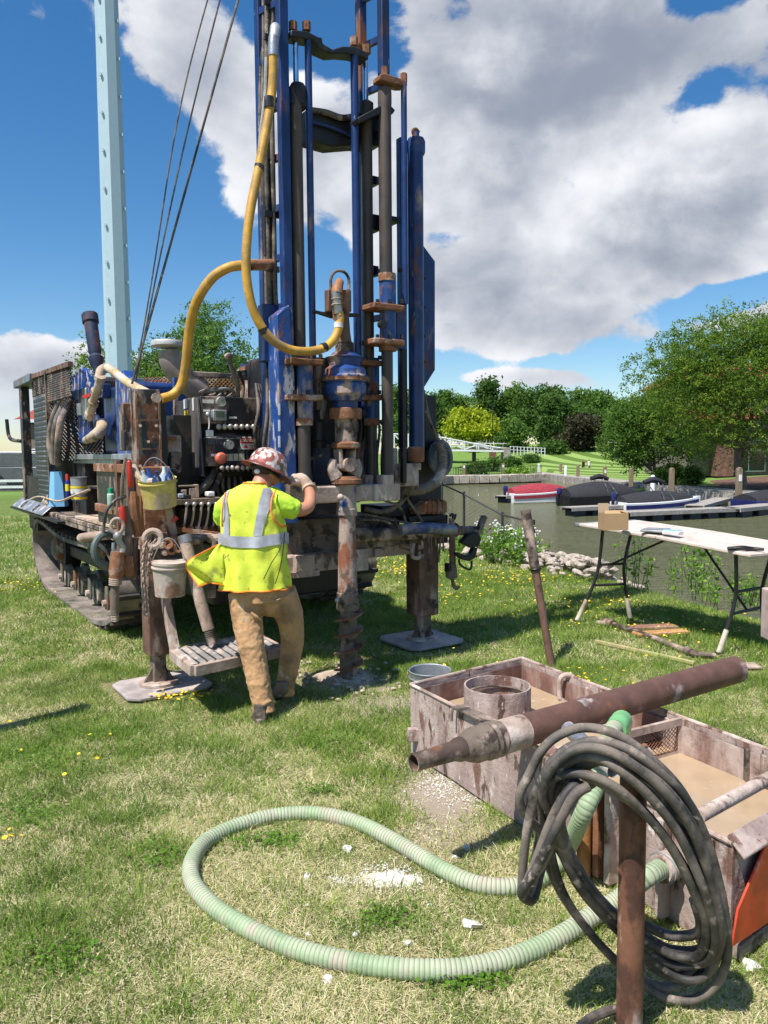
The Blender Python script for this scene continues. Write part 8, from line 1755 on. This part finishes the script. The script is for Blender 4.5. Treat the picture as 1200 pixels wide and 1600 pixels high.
# lying on the grass under the table
def lay(name, label, cat, a_, b_, w_, h_, m_, z=.03, group=None): p_, q_ = G(*a_, z), G(*b_, z); return MB().bar(p_, q_, w_, h_).build(name, m_, label=label, cat=cat, bevel=.004, group=group)
m_ob = mat('orange_brown_board', (.55, .27, .11, 1), .8, 0, [(MUD, 4, .6, .1, .9)], (30, .2)); m_bb = mat('dull_brown_board', (.30, .15, .10, 1), .8, 0, [(MUD, 4, .6, .1, .9)], (30, .2))
lay('wooden_board', 'far board of the pair under the table, orange brown', 'board', (985, 981), (1055, 978), .13, .025, m_bb); lay('wooden_board', 'near board of the pair under the table, lighter orange end', 'board', (992, 991), (1072, 986), .12, .025, m_ob)
ib = thing('iron_bar', 'bent dark iron bar with sockets lying in the grass under the table', 'bar', G(1000, 1000).tolist())
MB().tube([G(932, 973, .04), G(955, 975, .04), G(985, 984, .035), (G(1030, 1000, .035)), G(1075, 1019, .035)], .024, 10, 4).build('bar_length', m_mudd, ib); MB().tube([G(1072, 1016, .04), G(1088, 1022, .035), G(1118, 1024, .03)], [.036, .028, .018], 10, 4).build('bar_end', m_mudd, ib); MB().cyl(G(945, 972, .04), G(958, 976, .04), .045, n=14).build('socket', m_brown, ib)
sk = lay('wooden_stake', 'long pale wooden stake lying in the grass in front of the iron bar', 'stake', (931, 1002), (1085, 1036), .032, .028, mat('pale_wood', (.46, .36, .20, 1), .8, 0, [((.36, .36, .14, 1), 2, .5, .15, .8)], (40, .2)))
# pinkish metal box on a stand, cut by the right edge
pbx = P(1222, 968, 5.35); st_ = thing('metal_box', 'pinkish grey metal box on a post at the right edge', 'box', (pbx[0], 5.35, 0)); x0 = P(1188, 970, 5.62)[0]; z0, z1 = P(1190, 1010, 5.35)[2], P(1190, 928, 5.35)[2]
MB().bb((x0, 5.35, z0), (x0 + .34, 5.62, z1)).build('box_body', mat('pinkish_grey_paint', (.42, .32, .30, 1), .7, 0, [(MUDL, 4, .55, .1, .9)], (30, .2)), st_, bevel=.012); MB().bb((x0 + .035, 5.342, z1 - .13), (x0 + .06, 5.349, z1 - .06)).build('box_latch', m_dark, st_); MB().bb((x0 + .10, 5.45, .02), (x0 + .14, 5.49, z0)).build('stand_leg', m_dark, st_)
q = G(1178, 1047); MB().bb((q[0] - .10, q[1] - .04, .02), (q[0] + .05, q[1] + .10, .035)).build('stand_foot', m_mud, st_, bevel=.003)
